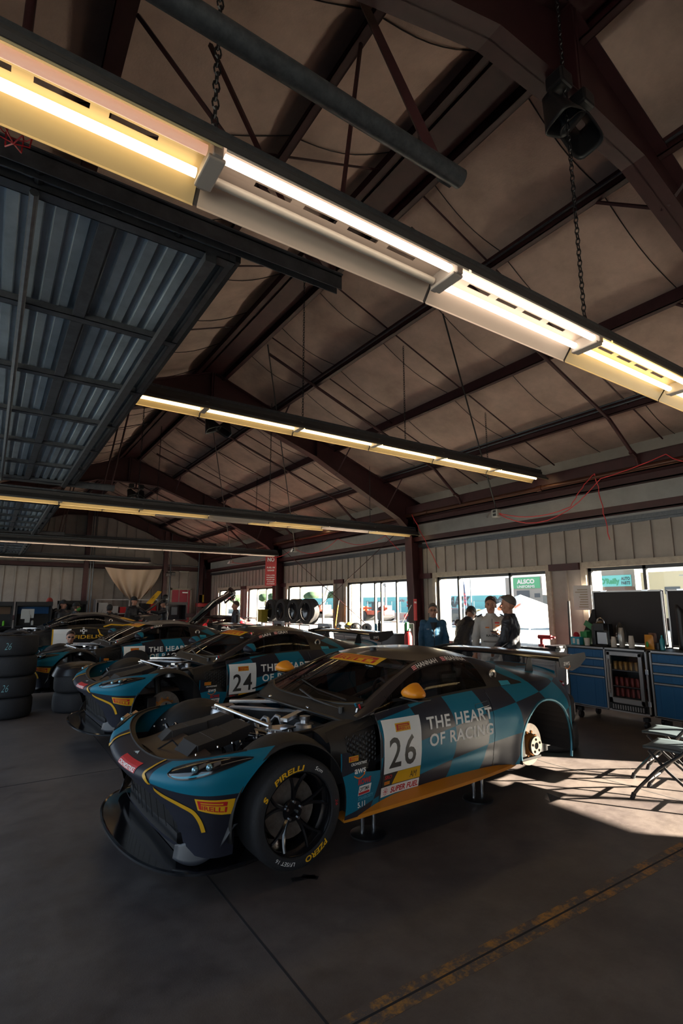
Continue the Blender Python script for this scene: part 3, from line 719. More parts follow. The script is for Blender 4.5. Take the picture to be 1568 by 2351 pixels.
def side_fn(lift=0.003, s=-1):
    return lambda X, w: (X, s * (side_v(X, w) + lift), w)
def quad_decal(b, fn, x0, x1, y0, y1, n=6, m=6, skew=0.0):
    b.grid(n, m, lambda u, v: fn(x0 + (x1 - x0) * u + skew * v, y0 + (y1 - y0) * v))
def tag_box(parent, fn, x, y, w, h, name='tyre_sponsor_decal'):
    """yellow label with red capital P bar and lettering; fn maps metres on the label"""
    b = B(); quad_decal(b, lambda a, c: fn(x + a, y + c, 0.0), 0, w, 0, h); d = b.build(name, DYEL, parent)
    b = B(); g = lambda a, c: fn(x + a, y + c, 0.0015)
    m = h * 0.16
    put_text(b, 'IRELLI', lambda a, c: g(w * 0.19 + a, m + c), h * 0.34, bold=0.02, total=w * 0.74, shear=0.0)
    def qd(x0, x1, y0, y1): quad_decal(b, g, x0 * w, x1 * w, y0 * h, y1 * h, 5, 2)
    qd(0.07, 0.17, 0.14, 0.86); qd(0.12, 0.90, 0.74, 0.86); qd(0.12, 0.84, 0.56, 0.64); qd(0.84, 0.92, 0.56, 0.84)
    b.build('decal_lettering', DRED, d); return d

def arrow_smile(b, f, x, y, w):
    pts = [(x + w * t, y - w * 0.22 * math.sin(PI * t) + 0.04 * w * t) for t in [i / 10 for i in range(11)]]
    for p, q in zip(pts[:-1], pts[1:]):
        k = w * 0.045
        b.add([f(p[0], p[1] - k), f(q[0], q[1] - k), f(q[0], q[1] + k), f(p[0], p[1] + k)], [(0, 1, 2, 3)])
    b.add([f(x + w * 0.84, y + w * 0.12), f(x + w * 1.04, y + w * 0.14), f(x + w * 1.0, y - w * 0.08)], [(0, 1, 2)])

def make_wheel(parent, X, s, z):
    w = empty('wheel', (X, s * 0.845, z), parent=parent)
    b = B(); b.lathe([(0.235, -0.12), (0.25, -0.145), (0.285, -0.148), (0.310, -0.138), (0.324, -0.11), (0.327, 0), (0.324, 0.11), (0.310, 0.138), (0.285, 0.148), (0.25, 0.145), (0.235, 0.12)], axis='Y', n=56)
    b.build('tyre', RUBBER, w, smooth=True, ang=50)
    b = B(); b.lathe([(0.240, s * 0.135), (0.232, s * 0.12), (0.222, s * 0.05), (0.215, -s * 0.10), (0.228, -s * 0.13)], axis='Y', n=48)
    b.lathe([(0.240, s * 0.138), (0.243, s * 0.130), (0.236, s * 0.122)], axis='Y', n=48, closed=True)
    for k in range(5):
        for d in (-0.26, 0.26):
            a = 2 * PI * k / 5 + 0.3; p = []
            for t in [i / 6 for i in range(7)]:
                r = 0.055 + 0.175 * t; g = a + d * t ** 1.3; p.append((r * math.cos(g), s * (0.055 + 0.055 * t ** 1.5), r * math.sin(g)))
            b.tube(p, 0.011, 6, rf=lambda t: 0.016 - 0.006 * t)
    b.lathe([(0.0, s * 0.03), (0.05, s * 0.04), (0.072, s * 0.055), (0.06, s * 0.07), (0.036, s * 0.07), (0.034, s * 0.045), (0, s * 0.045)], axis='Y', n=24)
    b.build('rim', GLOSSB, w, smooth=True, ang=50)
    b = B()
    for k in range(5):
        a = 2 * PI * k / 5 + 0.3; b.cyl((0.053 * math.cos(a), s * 0.055, 0.053 * math.sin(a)), (0.053 * math.cos(a), s * 0.082, 0.053 * math.sin(a)), 0.009, 6)
    b.build('wheel_nut', CHROME, w)
    b = B(); b.lathe([(0.05, -s * 0.01), (0.18, -s * 0.01), (0.18, s * 0.015), (0.05, s * 0.015)], axis='Y', n=32); b.build('brake_disc', DISC, w, smooth=True)
    return w
def tyre_text(w, s, txt, a0, r, h, m, width=0.85, bold=0.03, shear=0.15, name='tyre_lettering', flip=1):
    b = B()
    tv, tf, tw = text_mesh(txt, bold, width, 1.0, shear)
    def f(x, y):
        th = a0 - flip * (x - tw * h / 2) / r if s < 0 else a0 + flip * (x - tw * h / 2) / r
        rr = r + flip * (y - h / 2)
        return (rr * -math.cos(th) * s * s, s * (0.1495 + 0.0 * rr), rr * math.sin(th))
    b.add([(lambda p: (p[0], p[1], p[2]))(f(x * h, y * h)) for x, y in tv], tf)
    return b.build(name, m, w)

def wheel_letters(w, s):
    def arc(txt, deg, r, h, m, total_deg, bold=0.03, shear=0.15, inward=False):
        tv, tf, tw = text_mesh(txt, bold, 1.0, 1.0, shear); b = B(); vs = []
        for x, y in tv:
            t = x / tw - 0.5
            th = R(deg) - R(total_deg) * t if not inward else R(deg) + R(total_deg) * t
            rr = r + (y - 0.5) * h * (1 if not inward else -1)
            k = 0.149 if rr < 0.29 else 0.149 - (rr - 0.29) * 0.45
            vs.append((rr * math.cos(th) * (1 if s < 0 else -1), s * k, rr * math.sin(th)))
        b.add(vs, tf); b.build('tyre_lettering', m, w)
    arc('PIRELLI', 108, 0.273, 0.032, DYEL, 48); arc('PZERO', -62, 0.273, 0.032, DYEL, 38); arc('Scm', 60, 0.280, 0.024, DWHITE, 13, 0.0)
    arc('LF/SET 16', -112, 0.275, 0.022, DWHITE, 30, 0.0); arc('26', 4, 0.28, 0.020, DRED, 8, 0.0); arc('S', 152, 0.275, 0.03, DYEL, 7, 0.05)
def bump_pt(a, h):
    """front clip surface: a across in -1..1, h upwards in 0..1"""
    th = a * PI / 2; sv = math.sin(th); cv = abs(math.cos(th)); av = abs(sv)
    hp = [(0, 0.17, 0.25), (0.12, 0.14, 0.33), (0.32, 0.085, 0.47), (0.50, 0.035, 0.555), (0.62, 0.0, 0.61), (0.74, 0.015, 0.64), (0.86, 0.07, 0.665), (1.0, 0.15, 0.68)]
    ins = spl(h, [(p[0], p[1]) for p in hp]); w = spl(h, [(p[0], p[2]) for p in hp])
    w += h ** 1.2 * (0.135 * av ** 1.9)
    e = FA[2] ** 2 - (w - FA[1]) ** 2
    Xe = -math.sqrt(max(e, 0.0)) if w > FA[1] else -FA[2] + 0.02
    nose = -0.83
    X = Xe + (nose - Xe) * cv ** 0.52
    v = 0.955 * (1 if sv > 0 else -1) * av ** 0.97
    # inset: straight back at the centre, towards the middle at the sides
    X += ins * cv ** 0.5; v *= 1 - ins * 0.35 * av
    return (X, v, w)
def build_car(name, loc, rz, label, number, names, wheels, mirror, paint, cat='race car', lod=0, decals=True, bonnet=False, extra=None):
    car = empty(name, loc, rz, label, cat)
    # ---- side skins, split into door and quarter panels
    def skin(nm, X0, X1, s, m, n=40, k=14):
        b = B(); b.grid(n, k, lambda u, v: (lambda X, q: (X, s * side_v(X, q), q))(X0 + (X1 - X0) * u, w_bottom(X0 + (X1 - X0) * u) * (1 - v) + spl(X0 + (X1 - X0) * u, BW) * v))
        return b.build(nm, m, car, smooth=True)
    for s in (-1, 1):
        skin('door', 0.735, 1.985, s, paint, 60, 44); skin('rear_quarter', 1.99, 3.5, s, paint, 90, 40)
        # lower fender behind the front wheel with its concave rear edge
        b = B()
        def lf(u, v, s=s):
            X = 0.36 + 0.37 * u; w0 = 0.28; e = FA[1] + math.sqrt(max(0, FA[2] ** 2 - X * X)) if X < FA[2] else 0.28
            top = spl(X, [(0.36, 0.70), (0.42, 0.70), (0.52, 0.60), (0.60, 0.545), (0.73, 0.53)])
            w = w0 + (top - w0) * v; xx = max(X, math.sqrt(max(0, FA[2] ** 2 - (w - FA[1]) ** 2)) + 0.0)
            return (xx, s * side_v(max(xx, 0.42), w), w)
        b.grid(16, 12, lf); b.build('front_fender', paint, car, smooth=True)
        b = B(); b.grid(14, 8, lambda u, v: (lambda X, w: (X, s * (side_v(max(X, 0.42), w) - 0.035 - 0.03 * u), w))(0.30 + 0.44 * u, 0.50 + (spl(0.42 + 0.32 * u, BW) - 0.52) * v))
        vp = b.build('side_vent', LINER, car, smooth=True)
        b = B()
        if s < 0:
            for i in range(9):
                for j in range(6):
                    X = 0.46 + 0.032 * i; w = 0.60 + 0.035 * j + (0.018 if i % 2 else 0)
                    if w > 0.79: continue
                    y = s * (side_v(max(X, 0.42), w) - 0.034 - 0.03 * (X - 0.3) / 0.44)
                    pts = [(X + 0.014 * math.cos(a * PI / 3), y - 0.002, w + 0.016 * math.sin(a * PI / 3)) for a in range(6)]
                    b.tube(pts, 0.003, 4, closed=True)
            b.build('hexagon_mesh', CARBON, vp)
        # greenhouse side: sill strip, glass, rear carbon panel, cant rail
        def strip(nm, X0, X1, q0, q1, m, n=24, off=0.0, k=5):
            b = B(); b.grid(n, k, lambda u, v: (lambda X: (lambda p: (p[0], p[1] + s * off, p[2]))(glass_pt(X, q0(X) + (q1(X) - q0(X)) * v, s)))(X0 + (X1 - X0) * u))
            return b.build(nm, m, car, smooth=True)
        z0 = lambda X: 0.0; o1 = lambda X: 1.0
        lo = lambda X: 0.06
        hi = lambda X: spl(X, [(0.72, 0.30), (0.95, 0.68), (1.3, 0.83), (1.9, 0.84), (2.04, 0.82)])
        tri = lambda X: spl(X, [(2.04, 0.82), (2.2, 0.72), (2.52, 0.10)])
        strip('window_sill', 0.72, 2.52, z0, lo, SEAL, 30, k=1)
        strip('side_window', 0.74, 2.04, lo, hi, SIDEGL if s < 0 else SIDEGL, 30)
        strip('quarter_panel', 2.045, 2.52, lambda X: 0.06, tri, CARBON, 16)
        strip('cant_rail', 0.58, 2.04, lambda X: hi(max(X, 0.72)) if X > 0.74 else 0.0, o1, SATIN, 40)
        strip('cant_rail', 2.04, 2.52, tri, o1, paint, 16)
        strip('rear_haunch', 2.52, 3.5, z0, o1, paint, 30)
        # wheel arch liners, arch lip
        b = B(); n = 26
        def dome(u, v, s=s):
            a = PI * (1.06 - 1.12 * u); r = FA[2] + 0.012 + 0.022 * math.sin(PI * min(1, v * 1.6)); V = 0.945 - 0.40 * v
            if v > 0.75: r -= 0.10 * (v - 0.75) / 0.25
            return (FA[0] + r * math.cos(a) * (1 - 0.05 * v), s * V, FA[1] + r * math.sin(a) * (0.985 + 0.05 * math.sin(PI * v)))
        b.grid(n, 10, dome); b.build('wheel_arch_cover', LINER, car, smooth=True, solid=0.006)
        b = B(); b.grid(24, 4, lambda u, v: (RA[0] + RA[2] * math.cos(PI * (1.08 - 1.16 * u)), s * (0.985 - 0.42 * v), RA[1] + RA[2] * math.sin(PI * (1.08 - 1.16 * u))))
        b.prism([(RA[0] + RA[2] * math.cos(PI * t / 12), RA[1] + RA[2] * math.sin(PI * t / 12)) for t in range(-2, 15)], s * 0.56, s * 0.565)
        b.build('rear_arch_liner', LINER, car)
        b = B(); b.tube([(RA[0] + RA[2] * math.cos(a), s * (side_v(RA[0] + RA[2] * math.cos(a), RA[1] + RA[2] * math.sin(a)) - 0.006), RA[1] + RA[2] * math.sin(a)) for a in [PI * (1.05 - 1.17 * i / 30) for i in range(31)]], 0.013, 6)
        b.build('arch_lip', K('lip_teal', (0.01, 0.12, 0.18), 0.35, 0.3), car, smooth=True)
        # blade skirt along the sill
        b = B(); pl = []
        for i in range(21):
            t = i / 20; X = 0.40 + 1.86 * t; pl.append((X, s * (0.935 + 0.075 * math.sin(PI * min(1, t * 1.0)) ** 0.6), 0.285 + 0.03 * t - 0.03 * (1 - t) ** 6))
        for (x, y, z) in []: pass
        vs = []
        for (x, y, z) in pl: vs += [(x, y, z), (x, s * 0.80, z + 0.015), (x, s * 0.80, z + 0.042 + 0.01 * math.sin(PI * (x - 0.4) / 1.86)), (x, y - s * 0.012, z + 0.018)]
        b.add(vs, [(4 * i + k, 4 * i + (k + 1) % 4, 4 * i + 4 + (k + 1) % 4, 4 * i + 4 + k) for i in range(20) for k in range(4)] + [(0, 1, 2, 3), (83, 82, 81, 80)])
        b.build('side_skirt', SKIRT, car, smooth=True, ang=30)
        # door handle and shut line
        if s < 0:
            b = B(); c = (1.88, 0.85)
            o = [(c[0] + 0.085 * x, c[1] + 0.018 * y + 0.008 * x) for x, y in ((-1, -0.6), (-0.9, -1), (0.9, -1), (1, -0.6), (1, 0.6), (0.9, 1), (-0.9, 1), (-1, 0.6))]
            b.tube([(x, s * (side_v(x, w) + 0.001), w) for x, w in o], 0.0025, 4, closed=True); b.build('door_handle', SEAL, car)
            b = B(); b.tube([(1.985 + 0.10 * math.sin(PI * t) ** 1.5 * 0.8, s * (side_v(1.985, 0.36 + 0.58 * t) + 0.0), 0.36 + 0.58 * t) for t in [i / 16 for i in range(17)]], 0.0022, 4)
            b.build('door_shut_line', SEAL, car); b = B()
            b.tube([(0.735, s * (side_v(0.735, 0.30 + 0.58 * t) - 0.001), 0.30 + 0.58 * t) for t in [i / 12 for i in range(13)]], 0.005, 4); b.build('door_shut_line', SEAL, car)
            b = B(); p = glass_pt(2.20, 0.44, s)
            b.lathe([(0.026, -0.004), (0.040, -0.012), (0.048, -0.004), (0.040, 0.01)], (p[0], p[1] - 0.014, p[2]), 'Y', 20); b.build('filler_ring', HUBM, car, smooth=True)
            b = B(); b.lathe([(0.0, 0.0), (0.032, 0.0), (0.03, -0.01)], (p[0], p[1] - 0.010, p[2]), 'Y', 16); b.build('filler_cap', BLACK, car)
            if decals:
                b = B(); q = lambda x, y: (lambda g: (g[0], g[1] - 0.003, g[2]))(glass_pt(x, y, s)); quad_decal(b, q, 2.23, 2.36, 0.02, 0.20, 4, 3); b.build('tape_patch', AMBER, car)
    # ---- top: windscreen, roof, rear window, deck
    def top(nm, s0, s1, m, n=16, k=24, tt=1.0, t0=-1.0):
        b = B(); b.grid(n, k, lambda u, v: top_pt(s0 + (s1 - s0) * u, t0 + (tt - t0) * v)); return b.build(nm, m, car, smooth=True)
    top('windscreen', 0.56, 1.25, WSCREEN, 18, 28, 0.93, -0.93)
    for s in (-1, 1): top('windscreen_pillar', 0.50, 1.25, SATIN, 18, 2, s * 1.0, s * 0.93)
    top('roof', 1.253, 2.25, SATIN, 24, 30); top('rear_window', 2.253, 2.95, WSCREEN, 14, 20, 0.8, -0.8)
    for s in (-1, 1): top('rear_pillar', 2.253, 2.95, paint, 14, 4, s * 1.0, s * 0.8)
    top('boot_lid', 2.953, 3.5, paint, 12, 20)
    b = B(); b.tube([top_pt(0.56, -0.93 + 1.86 * i / 20) for i in range(21)], 0.012, 6)
    for s in (-1, 1): b.tube([top_pt(0.56 + 0.69 * i / 16, s * 0.93) for i in range(17)], 0.005, 4)
    b.build('screen_seal', SEAL, car, smooth=True)
    # tail
    b = B()
    def tail(u, v):
        a = -1 + 2 * u; y = a * 0.60; zt = 0.975 + 0.05 * (1 - a * a); z = 0.42 + (zt - 0.42) * v; x = 3.50 + 0.07 * (1 - a * a) - 0.05 * (1 - v) + 0.03 * math.sin(PI * v)
        if abs(a) > 0.999: x = 3.5
        return (x, y if abs(a) < 0.999 else a * side_v(3.5, min(z, 0.93)) if z < 0.93 else a * 0.53, z)
    b.grid(24, 10, tail); b.build('rear_bumper', paint, car, smooth=True)
    b = B()
    for s in (-1, 1): b.tube([(3.40, s * (side_v(3.40, 0.86) + 0.0), 0.86), (3.47, s * 0.67, 0.875), (3.535, s * 0.50, 0.885)], 0.016, 6)
    b.build('tail_light', K('tail_red', (0.5, 0.01, 0.03), 0.2, coat=0.5), car, smooth=True)
    b = B(); b.bb(3.0, 3.55, -0.5, 0.5, 0.22, 0.235)
    for y in (-0.45, -0.2, 0, 0.2, 0.45): b.bb(3.1, 3.56, y - 0.004, y + 0.004, 0.235, 0.36)
    b.build('diffuser', MATTE, car)
    # ---- wing
    b = B(); n = 10
    def wing(u, v):
        y = -0.88 + 1.76 * u; a = 2 * PI * v; c = 0.15; x = c * math.cos(a); t = 0.016 * math.sin(a) * (1.2 - math.cos(a) * 0.8)
        return (3.32 + x, y, 1.13 + t + 0.055 * (x + 0.15) / 0.3 * 0.8 - 0.02 * (2 * u - 1) ** 2 + 0.02)
    b.grid(20, 20, wing); b.build('wing_blade', GLOSSB, car, smooth=True)
    for s in (-1, 1):
        b = B(); b.prism([(3.08, 1.165), (3.10, 1.08), (3.30, 1.03), (3.44, 1.06), (3.58, 1.14), (3.56, 1.20), (3.3, 1.19)], s * 0.88, s * 0.887); ep = b.build('wing_end_plate', CARBON, car)
        if s < 0 and decals:
            f = lambda x, y: (x, s * 0.889, y)
            b = B(); put_text(b, 'aws', lambda x, y: f(3.16 + x, 1.09 + y), 0.055, bold=0.01, width=0.95); b.build('sponsor_decal', DWHITE, ep)
            b = B(); arrow_smile(b, f, 3.18, 1.073, 0.09); b.build('sponsor_decal', DORG, ep)
        b = B(); b.prism([(3.12, 0.99), (3.26, 0.99), (3.24, 1.12), (3.34, 1.16), (3.22, 1.165), (3.17, 1.12)], s * 0.45, s * 0.458); b.build('wing_strut', CARBON, car)
    # ---- front clip
    b = B(); NA, NH = 72, 26
    b.grid(NA, NH, lambda u, v: bump_pt(-1 + 2 * u, v))
    # mouth: faces between the stripe line and the lower lip go to the grille mesh
    def mouth(a, h):
        top_ = spl(abs(a), [(0, 0.50), (0.22, 0.46), (0.40, 0.36), (0.52, 0.22), (0.58, 0.05)])
        return 0.03 < h < top_ and abs(a) < 0.58
    fk = []; mk = []
    for i, f in enumerate(b.f):
        ia, ih = divmod(i, NH); a = -1 + 2 * (ia + 0.5) / NA; h = (ih + 0.5) / NH
        (mk if mouth(a, h) else fk).append(f)
    vv = b.v; b.f = fk; b.m = [0] * len(fk); fb = b.build('front_bumper', paint, car, smooth=True, ang=60)
    g = B(); g.v = [(p[0] + 0.07, p[1] * 0.97, p[2]) for p in vv]; g.f = mk; g.m = [0] * len(mk); g.build('grille', LINER, car, smooth=True)
    b = B()
    for i in range(11):
        y = -0.5 + 0.1 * i; b.cyl((-0.66 + 0.25 * y * y, y, 0.30), (-0.70 + 0.2 * y * y, y, 0.54), 0.002, 4)
    b.build('grille_vane', CARBON, car)
    b = B(); b.tube([bump_pt(-0.86 + 1.72 * i / 50, 1.0) for i in range(51)], 0.008, 6)
    b.grid(50, 2, lambda u, v: (lambda p: (p[0] + 0.035 * v, p[1] * (1 - 0.03 * v), p[2] - 0.006 * v))(bump_pt(-0.82 + 1.64 * u, 1.0)))
    b.build('bonnet_rim', CARBON, car, smooth=True)
    b = B(); n = 60; out = []
    for i in range(n + 1):
        a = -PI / 2 + PI * i / n; sv = math.sin(a); cv_ = max(0, math.cos(a)); out.append((-0.30 - 0.57 * cv_ ** 0.62, 0.90 * math.copysign(abs(sv) ** 0.93, sv)))
    out += [(0.0, 0.85), (0.0, -0.85)]
    b.prism(out, 0.165, 0.185, 'XY'); b.tube([(x * 1.0, y, 0.178) for x, y in out[:-2]], 0.013, 6)
    sp = b.build('splitter', GLOSSB, car, smooth=True, ang=30)
    for s in (-1, 1):
        b = B()
        def crn(u, v, s=s):
            zb = 0.188 + 0.20 * u ** 2.2; zt = 0.30 + 0.17 * u ** 1.3; k = math.sin(PI * min(1, 0.08 + 0.95 * u)) ** 0.5
            z = (zb + zt) / 2 + (v - 0.5) * (zt - zb) * k * 1.1
            return (-0.64 + 0.26 * u - 0.02 * (1 - v), s * (0.64 + 0.31 * u ** 0.7 + 0.025 * (1 - v) * (1 - u)), z)
        b.grid(14, 6, crn)
        b.build('bumper_corner', K('corner_carbon', (0.03, 0.032, 0.04), 0.4), car, smooth=True, solid=0.006)
    b = B(); b.bb(-0.6, -0.1, -0.55, 0.55, 0.19, 0.3); b.bb(-0.45, 3.3, -0.55, 0.55, 0.2, 0.40); b.bb(0.42, 2.25, -0.84, 0.84, 0.26, 0.40); b.bb(0.42, 0.50, -0.8, 0.8, 0.4, 0.80)
    b.bb(2.2, 2.3, -0.8, 0.8, 0.3, 0.85); b.bb(2.25, 3.45, -0.55, 0.55, 0.4, 0.9)
    b.build('underbody', MATTE, car)
    # headlights lie over the clip, lens bulging slightly
    for s in (-1, 1):
        def lamp(u, v, lift):
            a = s * (0.50 + 0.47 * u); hm = 0.80 + 0.04 * u; hw = 0.27 * math.sin(PI * min(1, max(0.0, u * 0.97 + 0.02)) ** 0.75) ** 0.7
            p = Vector(bump_pt(a, hm + hw * (v - 0.55))); q = Vector((p[0] - 0.1, p[1] * 0.1, p[2] - 1)); n = Vector((-0.45, s * 0.45, 0.77)); return p + n * (lift + 0.014 * math.sin(PI * u) * math.sin(PI * v))
        b = B(); b.grid(22, 8, lambda u, v: lamp(u, v, 0.001)); hl = b.build('headlight', GLOSSB, car, smooth=True)
        b = B(); b.grid(16, 2, lambda u, v: lamp(0.10 + 0.55 * u, 0.06 + 0.09 * v, 0.004)); b.build('running_light', K('lamp_blue', (0.03, 0.30, 0.45), 0.2), hl, smooth=True)
        b = B()
        for u in (0.42, 0.60): b.ball(lamp(u, 0.42, 0.001), 0.021, 12)
        b.build('projector_lens', K('lens_glass', (0.25, 0.45, 0.55), 0.08, 0.7), hl, smooth=True)
        b = B()
        for u in (0.50, 0.68): c = lamp(u, 0.5, 0.008); b.box(c, (0.045, 0.03, 0.006), rot=(R(25), R(-25), R(30 * s)))
        b.build('lamp_chrome', K('lamp_bezel', (0.30, 0.22, 0.18), 0.25, 0.8), hl)
        b = B(); b.tube([lamp(i / 24, 0.0, 0.004) for i in range(25)] + [lamp(1 - i / 24, 1.0, 0.004) for i in range(25)], 0.004, 4, closed=True); b.build('headlight_edge', SEAL, hl, smooth=True)
    # ---- engine bay
    b = B(); b.grid(10, 10, lambda u, v: (-0.64 + 0.28 * u, -0.46 + 0.92 * v, 0.655 + 0.03 * math.sin(PI * v) + 0.05 * u - 0.015 * math.sin(PI * u)))
    b.grid(4, 4, lambda u, v: (-0.60 + 0.9 * u, -0.62 + 1.24 * v, 0.55)); b.build('radiator_duct', K('duct_brown', (0.045, 0.026, 0.018), 0.35), car, smooth=True)
    for s in (-1, 1):
        b = B(); b.X = Matrix.Translation((-0.29, s * 0.22 + 0.0, 0.735)) @ Euler((R(-4 * s), R(-9), R(-6 * s))).to_matrix().to_4x4()
        b.box((0, 0, 0), (0.27, 0.23, 0.07)); b.prism([(0.135, -0.035), (0.135, 0.035), (0.30, 0.045), (0.36, 0.0), (0.30, -0.04)], -0.10, 0.10); b.prism([(-0.135, 0.035), (-0.135, -0.035), (-0.23, -0.055), (-0.23, -0.03)], -0.10, 0.10)
        b.bb(-0.01, -0.006, -0.116, 0.116, -0.03, 0.037)
        b.build('airbox', K('airbox_black', (0.022, 0.018, 0.018), 0.6), car, bevel=0.012)
        b = B(); b.tube([(0.0, s * 0.24, 0.74), (0.10, s * 0.30, 0.72), (0.20, s * 0.33, 0.66), (0.26, s * 0.30, 0.60)], 0.048, 12); b.build('intake_hose', GLOSSB, car, smooth=True)
        b = B(); b.lathe([(0.050, -0.01), (0.053, -0.01), (0.053, 0.01), (0.050, 0.01)], (0.05, s * 0.27, 0.735), 'X', 18); b.build('hose_clip', HUBM, car)
        b = B(); b.lathe([(0.10, 0.72), (0.10, 0.775), (0.085, 0.80), (0.0, 0.80)], (0.13, s * 0.52, 0.0), 'Z', 20)
        for k in range(4): a = PI * k / 2 + 0.6; b.cyl((0.13 + 0.07 * math.cos(a), s * 0.52 + 0.07 * math.sin(a), 0.80), (0.13 + 0.07 * math.cos(a), s * 0.52 + 0.07 * math.sin(a), 0.815), 0.008, 6)
        b.build('strut_tower', ALU, car, smooth=True)
    b = B()
    for s in (-1, 1):
        b.prism([(0.02, s * 0.50), (0.10, s * 0.44), (0.22, s * 0.46), (0.24, s * 0.56), (0.10, s * 0.60)], 0.815, 0.825, 'XY')
        b.box((0.36, s * 0.35, 0.86), (0.44, 0.055, 0.025), rz=-s * R(36))
    b.cyl((0.50, -0.33, 0.885), (0.50, 0.33, 0.885), 0.017, 10); b.cyl((0.06, -0.50, 0.835), (0.06, 0.50, 0.835), 0.016, 10)
    b.box((0.30, 0.05, 0.845), (0.05, 0.62, 0.018), rz=R(38))
    b.build('strut_brace', CHROME, car, smooth=True, ang=30)
    b = B(); b.box((0.22, 0, 0.62), (0.50, 0.44, 0.14)); b.box((0.2, -0.16, 0.71), (0.42, 0.12, 0.05), rot=(R(14), 0, 0)); b.box((0.2, 0.16, 0.71), (0.42, 0.12, 0.05), rot=(R(-14), 0, 0))
    b.build('engine_block', K('engine_alloy', (0.22, 0.22, 0.24), 0.45, 0.8, noise=0.7, nscale=22), car, bevel=0.01)
    b = B()
    for k in range(4):
        b.tube([(0.06 + 0.11 * k, -0.09, 0.73), (0.07 + 0.11 * k, -0.03, 0.78), (0.07 + 0.11 * k, 0.03, 0.78), (0.06 + 0.11 * k, 0.09, 0.73)], 0.018, 8)
    b.build('intake_runner', ALU, car, smooth=True)
    rs = random.Random(3); b = B()
    for k in range(26):
        x, y = rs.uniform(-0.5, 0.45), rs.uniform(-0.6, 0.6); z = 0.66 + rs.uniform(0, 0.07); d = rs.uniform(0, 6.28); l = rs.uniform(0.1, 0.25)
        b.tube([(x, y, z), (x + l * 0.4 * math.cos(d), y + l * 0.4 * math.sin(d), z + 0.035), (x + l * math.cos(d + 0.5), y + l * math.sin(d + 0.5), z - 0.04)], rs.choice((0.006, 0.009, 0.014)), 6)
    b.build('hose_bundle', GLOSSB, car, smooth=True)
    b = B()
    for k in range(26):
        x, y = rs.uniform(-0.55, 0.5), rs.choice((-1, 1)) * rs.uniform(0.3, 0.62); z = 0.70 + rs.uniform(0, 0.05); b.cyl((x, y, z), (x, y + 0.006, z + 0.010), 0.006, 8)
    b.build('fasteners', CHROME, car); bpy.data.objects[-1] if False else None
    b = B(); b.lathe([(0.0, 0.70), (0.085, 0.70), (0.085, 0.78), (0.07, 0.80), (0.035, 0.805), (0.03, 0.83), (0.04, 0.83), (0.04, 0.855), (0, 0.86)], (0.40, -0.42, 0), 'Z', 22); b.build('coolant_tank', ALU, car, smooth=True)
    for s in (-1, 1): b = B(); b.tube([(0.02, s * 0.64, 0.80), (0.25, s * 0.66, 0.80), (0.50, s * 0.70, 0.82), (0.74, s * 0.80, 0.87)], 0.014, 6); b.build('bonnet_gutter', CARBON, car, smooth=True)
    # scuttle in front of the screen, with a dipping front edge
    b = B()
    def scut(u, v):
        a = -1 + 2 * v; p = Vector(top_pt(0.56, a * 0.99)); q = Vector((0.44 + 0.16 * a * a, a * 0.80, 0.885 - 0.055 * a * a)); return p.lerp(q, u) + Vector((0, 0, 0.01 * math.sin(PI * u)))
    b.grid(6, 24, scut); b.build('scuttle_panel', LINER, car, smooth=True)
    b = B(); b.tube([Vector(scut(1, i / 24)) + Vector((-0.004, 0, 0.002)) for i in range(25)], 0.011, 6); b.build('scuttle_seal', SEAL, car, smooth=True)
    b = B(); b.tube([(0.62, -0.60, 0.905), (0.56, -0.3, 0.945), (0.60, -0.02, 0.985)], 0.010, 6); b.tube([(0.70, -0.55, 0.96), (0.66, -0.2, 1.0), (0.72, 0.15, 1.035)], 0.006, 5)
    b.cyl((0.60, -0.62, 0.88), (0.60, -0.62, 0.93), 0.022, 10); b.build('wiper', BLACK, car, smooth=True)
    for y, m in ((-0.74, DRED), (-0.69, DTEAL)): b = B(); b.cyl((0.70, y, 0.915), (0.68, y, 0.955), 0.008, 8); b.build('cut_off_switch', m, car)
    b = B(); b.tube([(0.66, -0.73, 0.89), (0.67, -0.735, 0.93)], 0.012, 6); b.build('washer_jet', CHROME, car)
    # fender joining black panel between bay and door
    for s in (-1, 1):
        b = B(); b.grid(10, 6, lambda u, v: (0.30 + 0.46 * u, s * (0.62 + (side_v(max(0.42, 0.30 + 0.46 * u), 0.80) - 0.045 - 0.62) * v), 0.80 + 0.08 * u + 0.015 * math.sin(PI * v) - 0.04 * v * v)); b.build('fender_brace_panel', LINER, car, smooth=True)
    # ---- cabin
    b = B(); b.box((1.55, -0.38, 0.62), (0.42, 0.46, 0.16)); b.box((1.82, -0.38, 0.86), (0.14, 0.5, 0.6), rot=(0, R(14), 0))
    for y in (-0.62, -0.14): b.box((1.76, y, 1.0), (0.22, 0.05, 0.22))
    b.build('seat', BLACK, car, bevel=0.02)
    b = B(); cg = 0.022
    for s in (-1, 1):
        b.tube([(0.80, s * 0.70, 0.50), (0.86, s * 0.68, 0.95), (1.35, s * 0.55, 1.165), (1.95, s * 0.52, 1.19), (2.05, s * 0.55, 0.95), (2.05, s * 0.62, 0.45)], cg, 8); b.tube([(1.97, s * 0.52, 1.17), (2.6, s * 0.48, 0.80)], cg, 8)
        b.tube([(0.88, s * 0.68, 0.80), (2.03, s * 0.58, 0.55)], cg, 8); b.tube([(0.85, s * 0.68, 0.50), (2.03, s * 0.58, 0.85)], cg, 8)
    b.tube([(1.95, -0.52, 1.18), (1.95, 0.52, 1.18)], cg, 8); b.tube([(1.97, -0.5, 1.17), (2.04, 0.6, 0.5)], cg, 8); b.tube([(1.33, -0.55, 1.16), (1.33, 0.55, 1.16)], cg, 8)
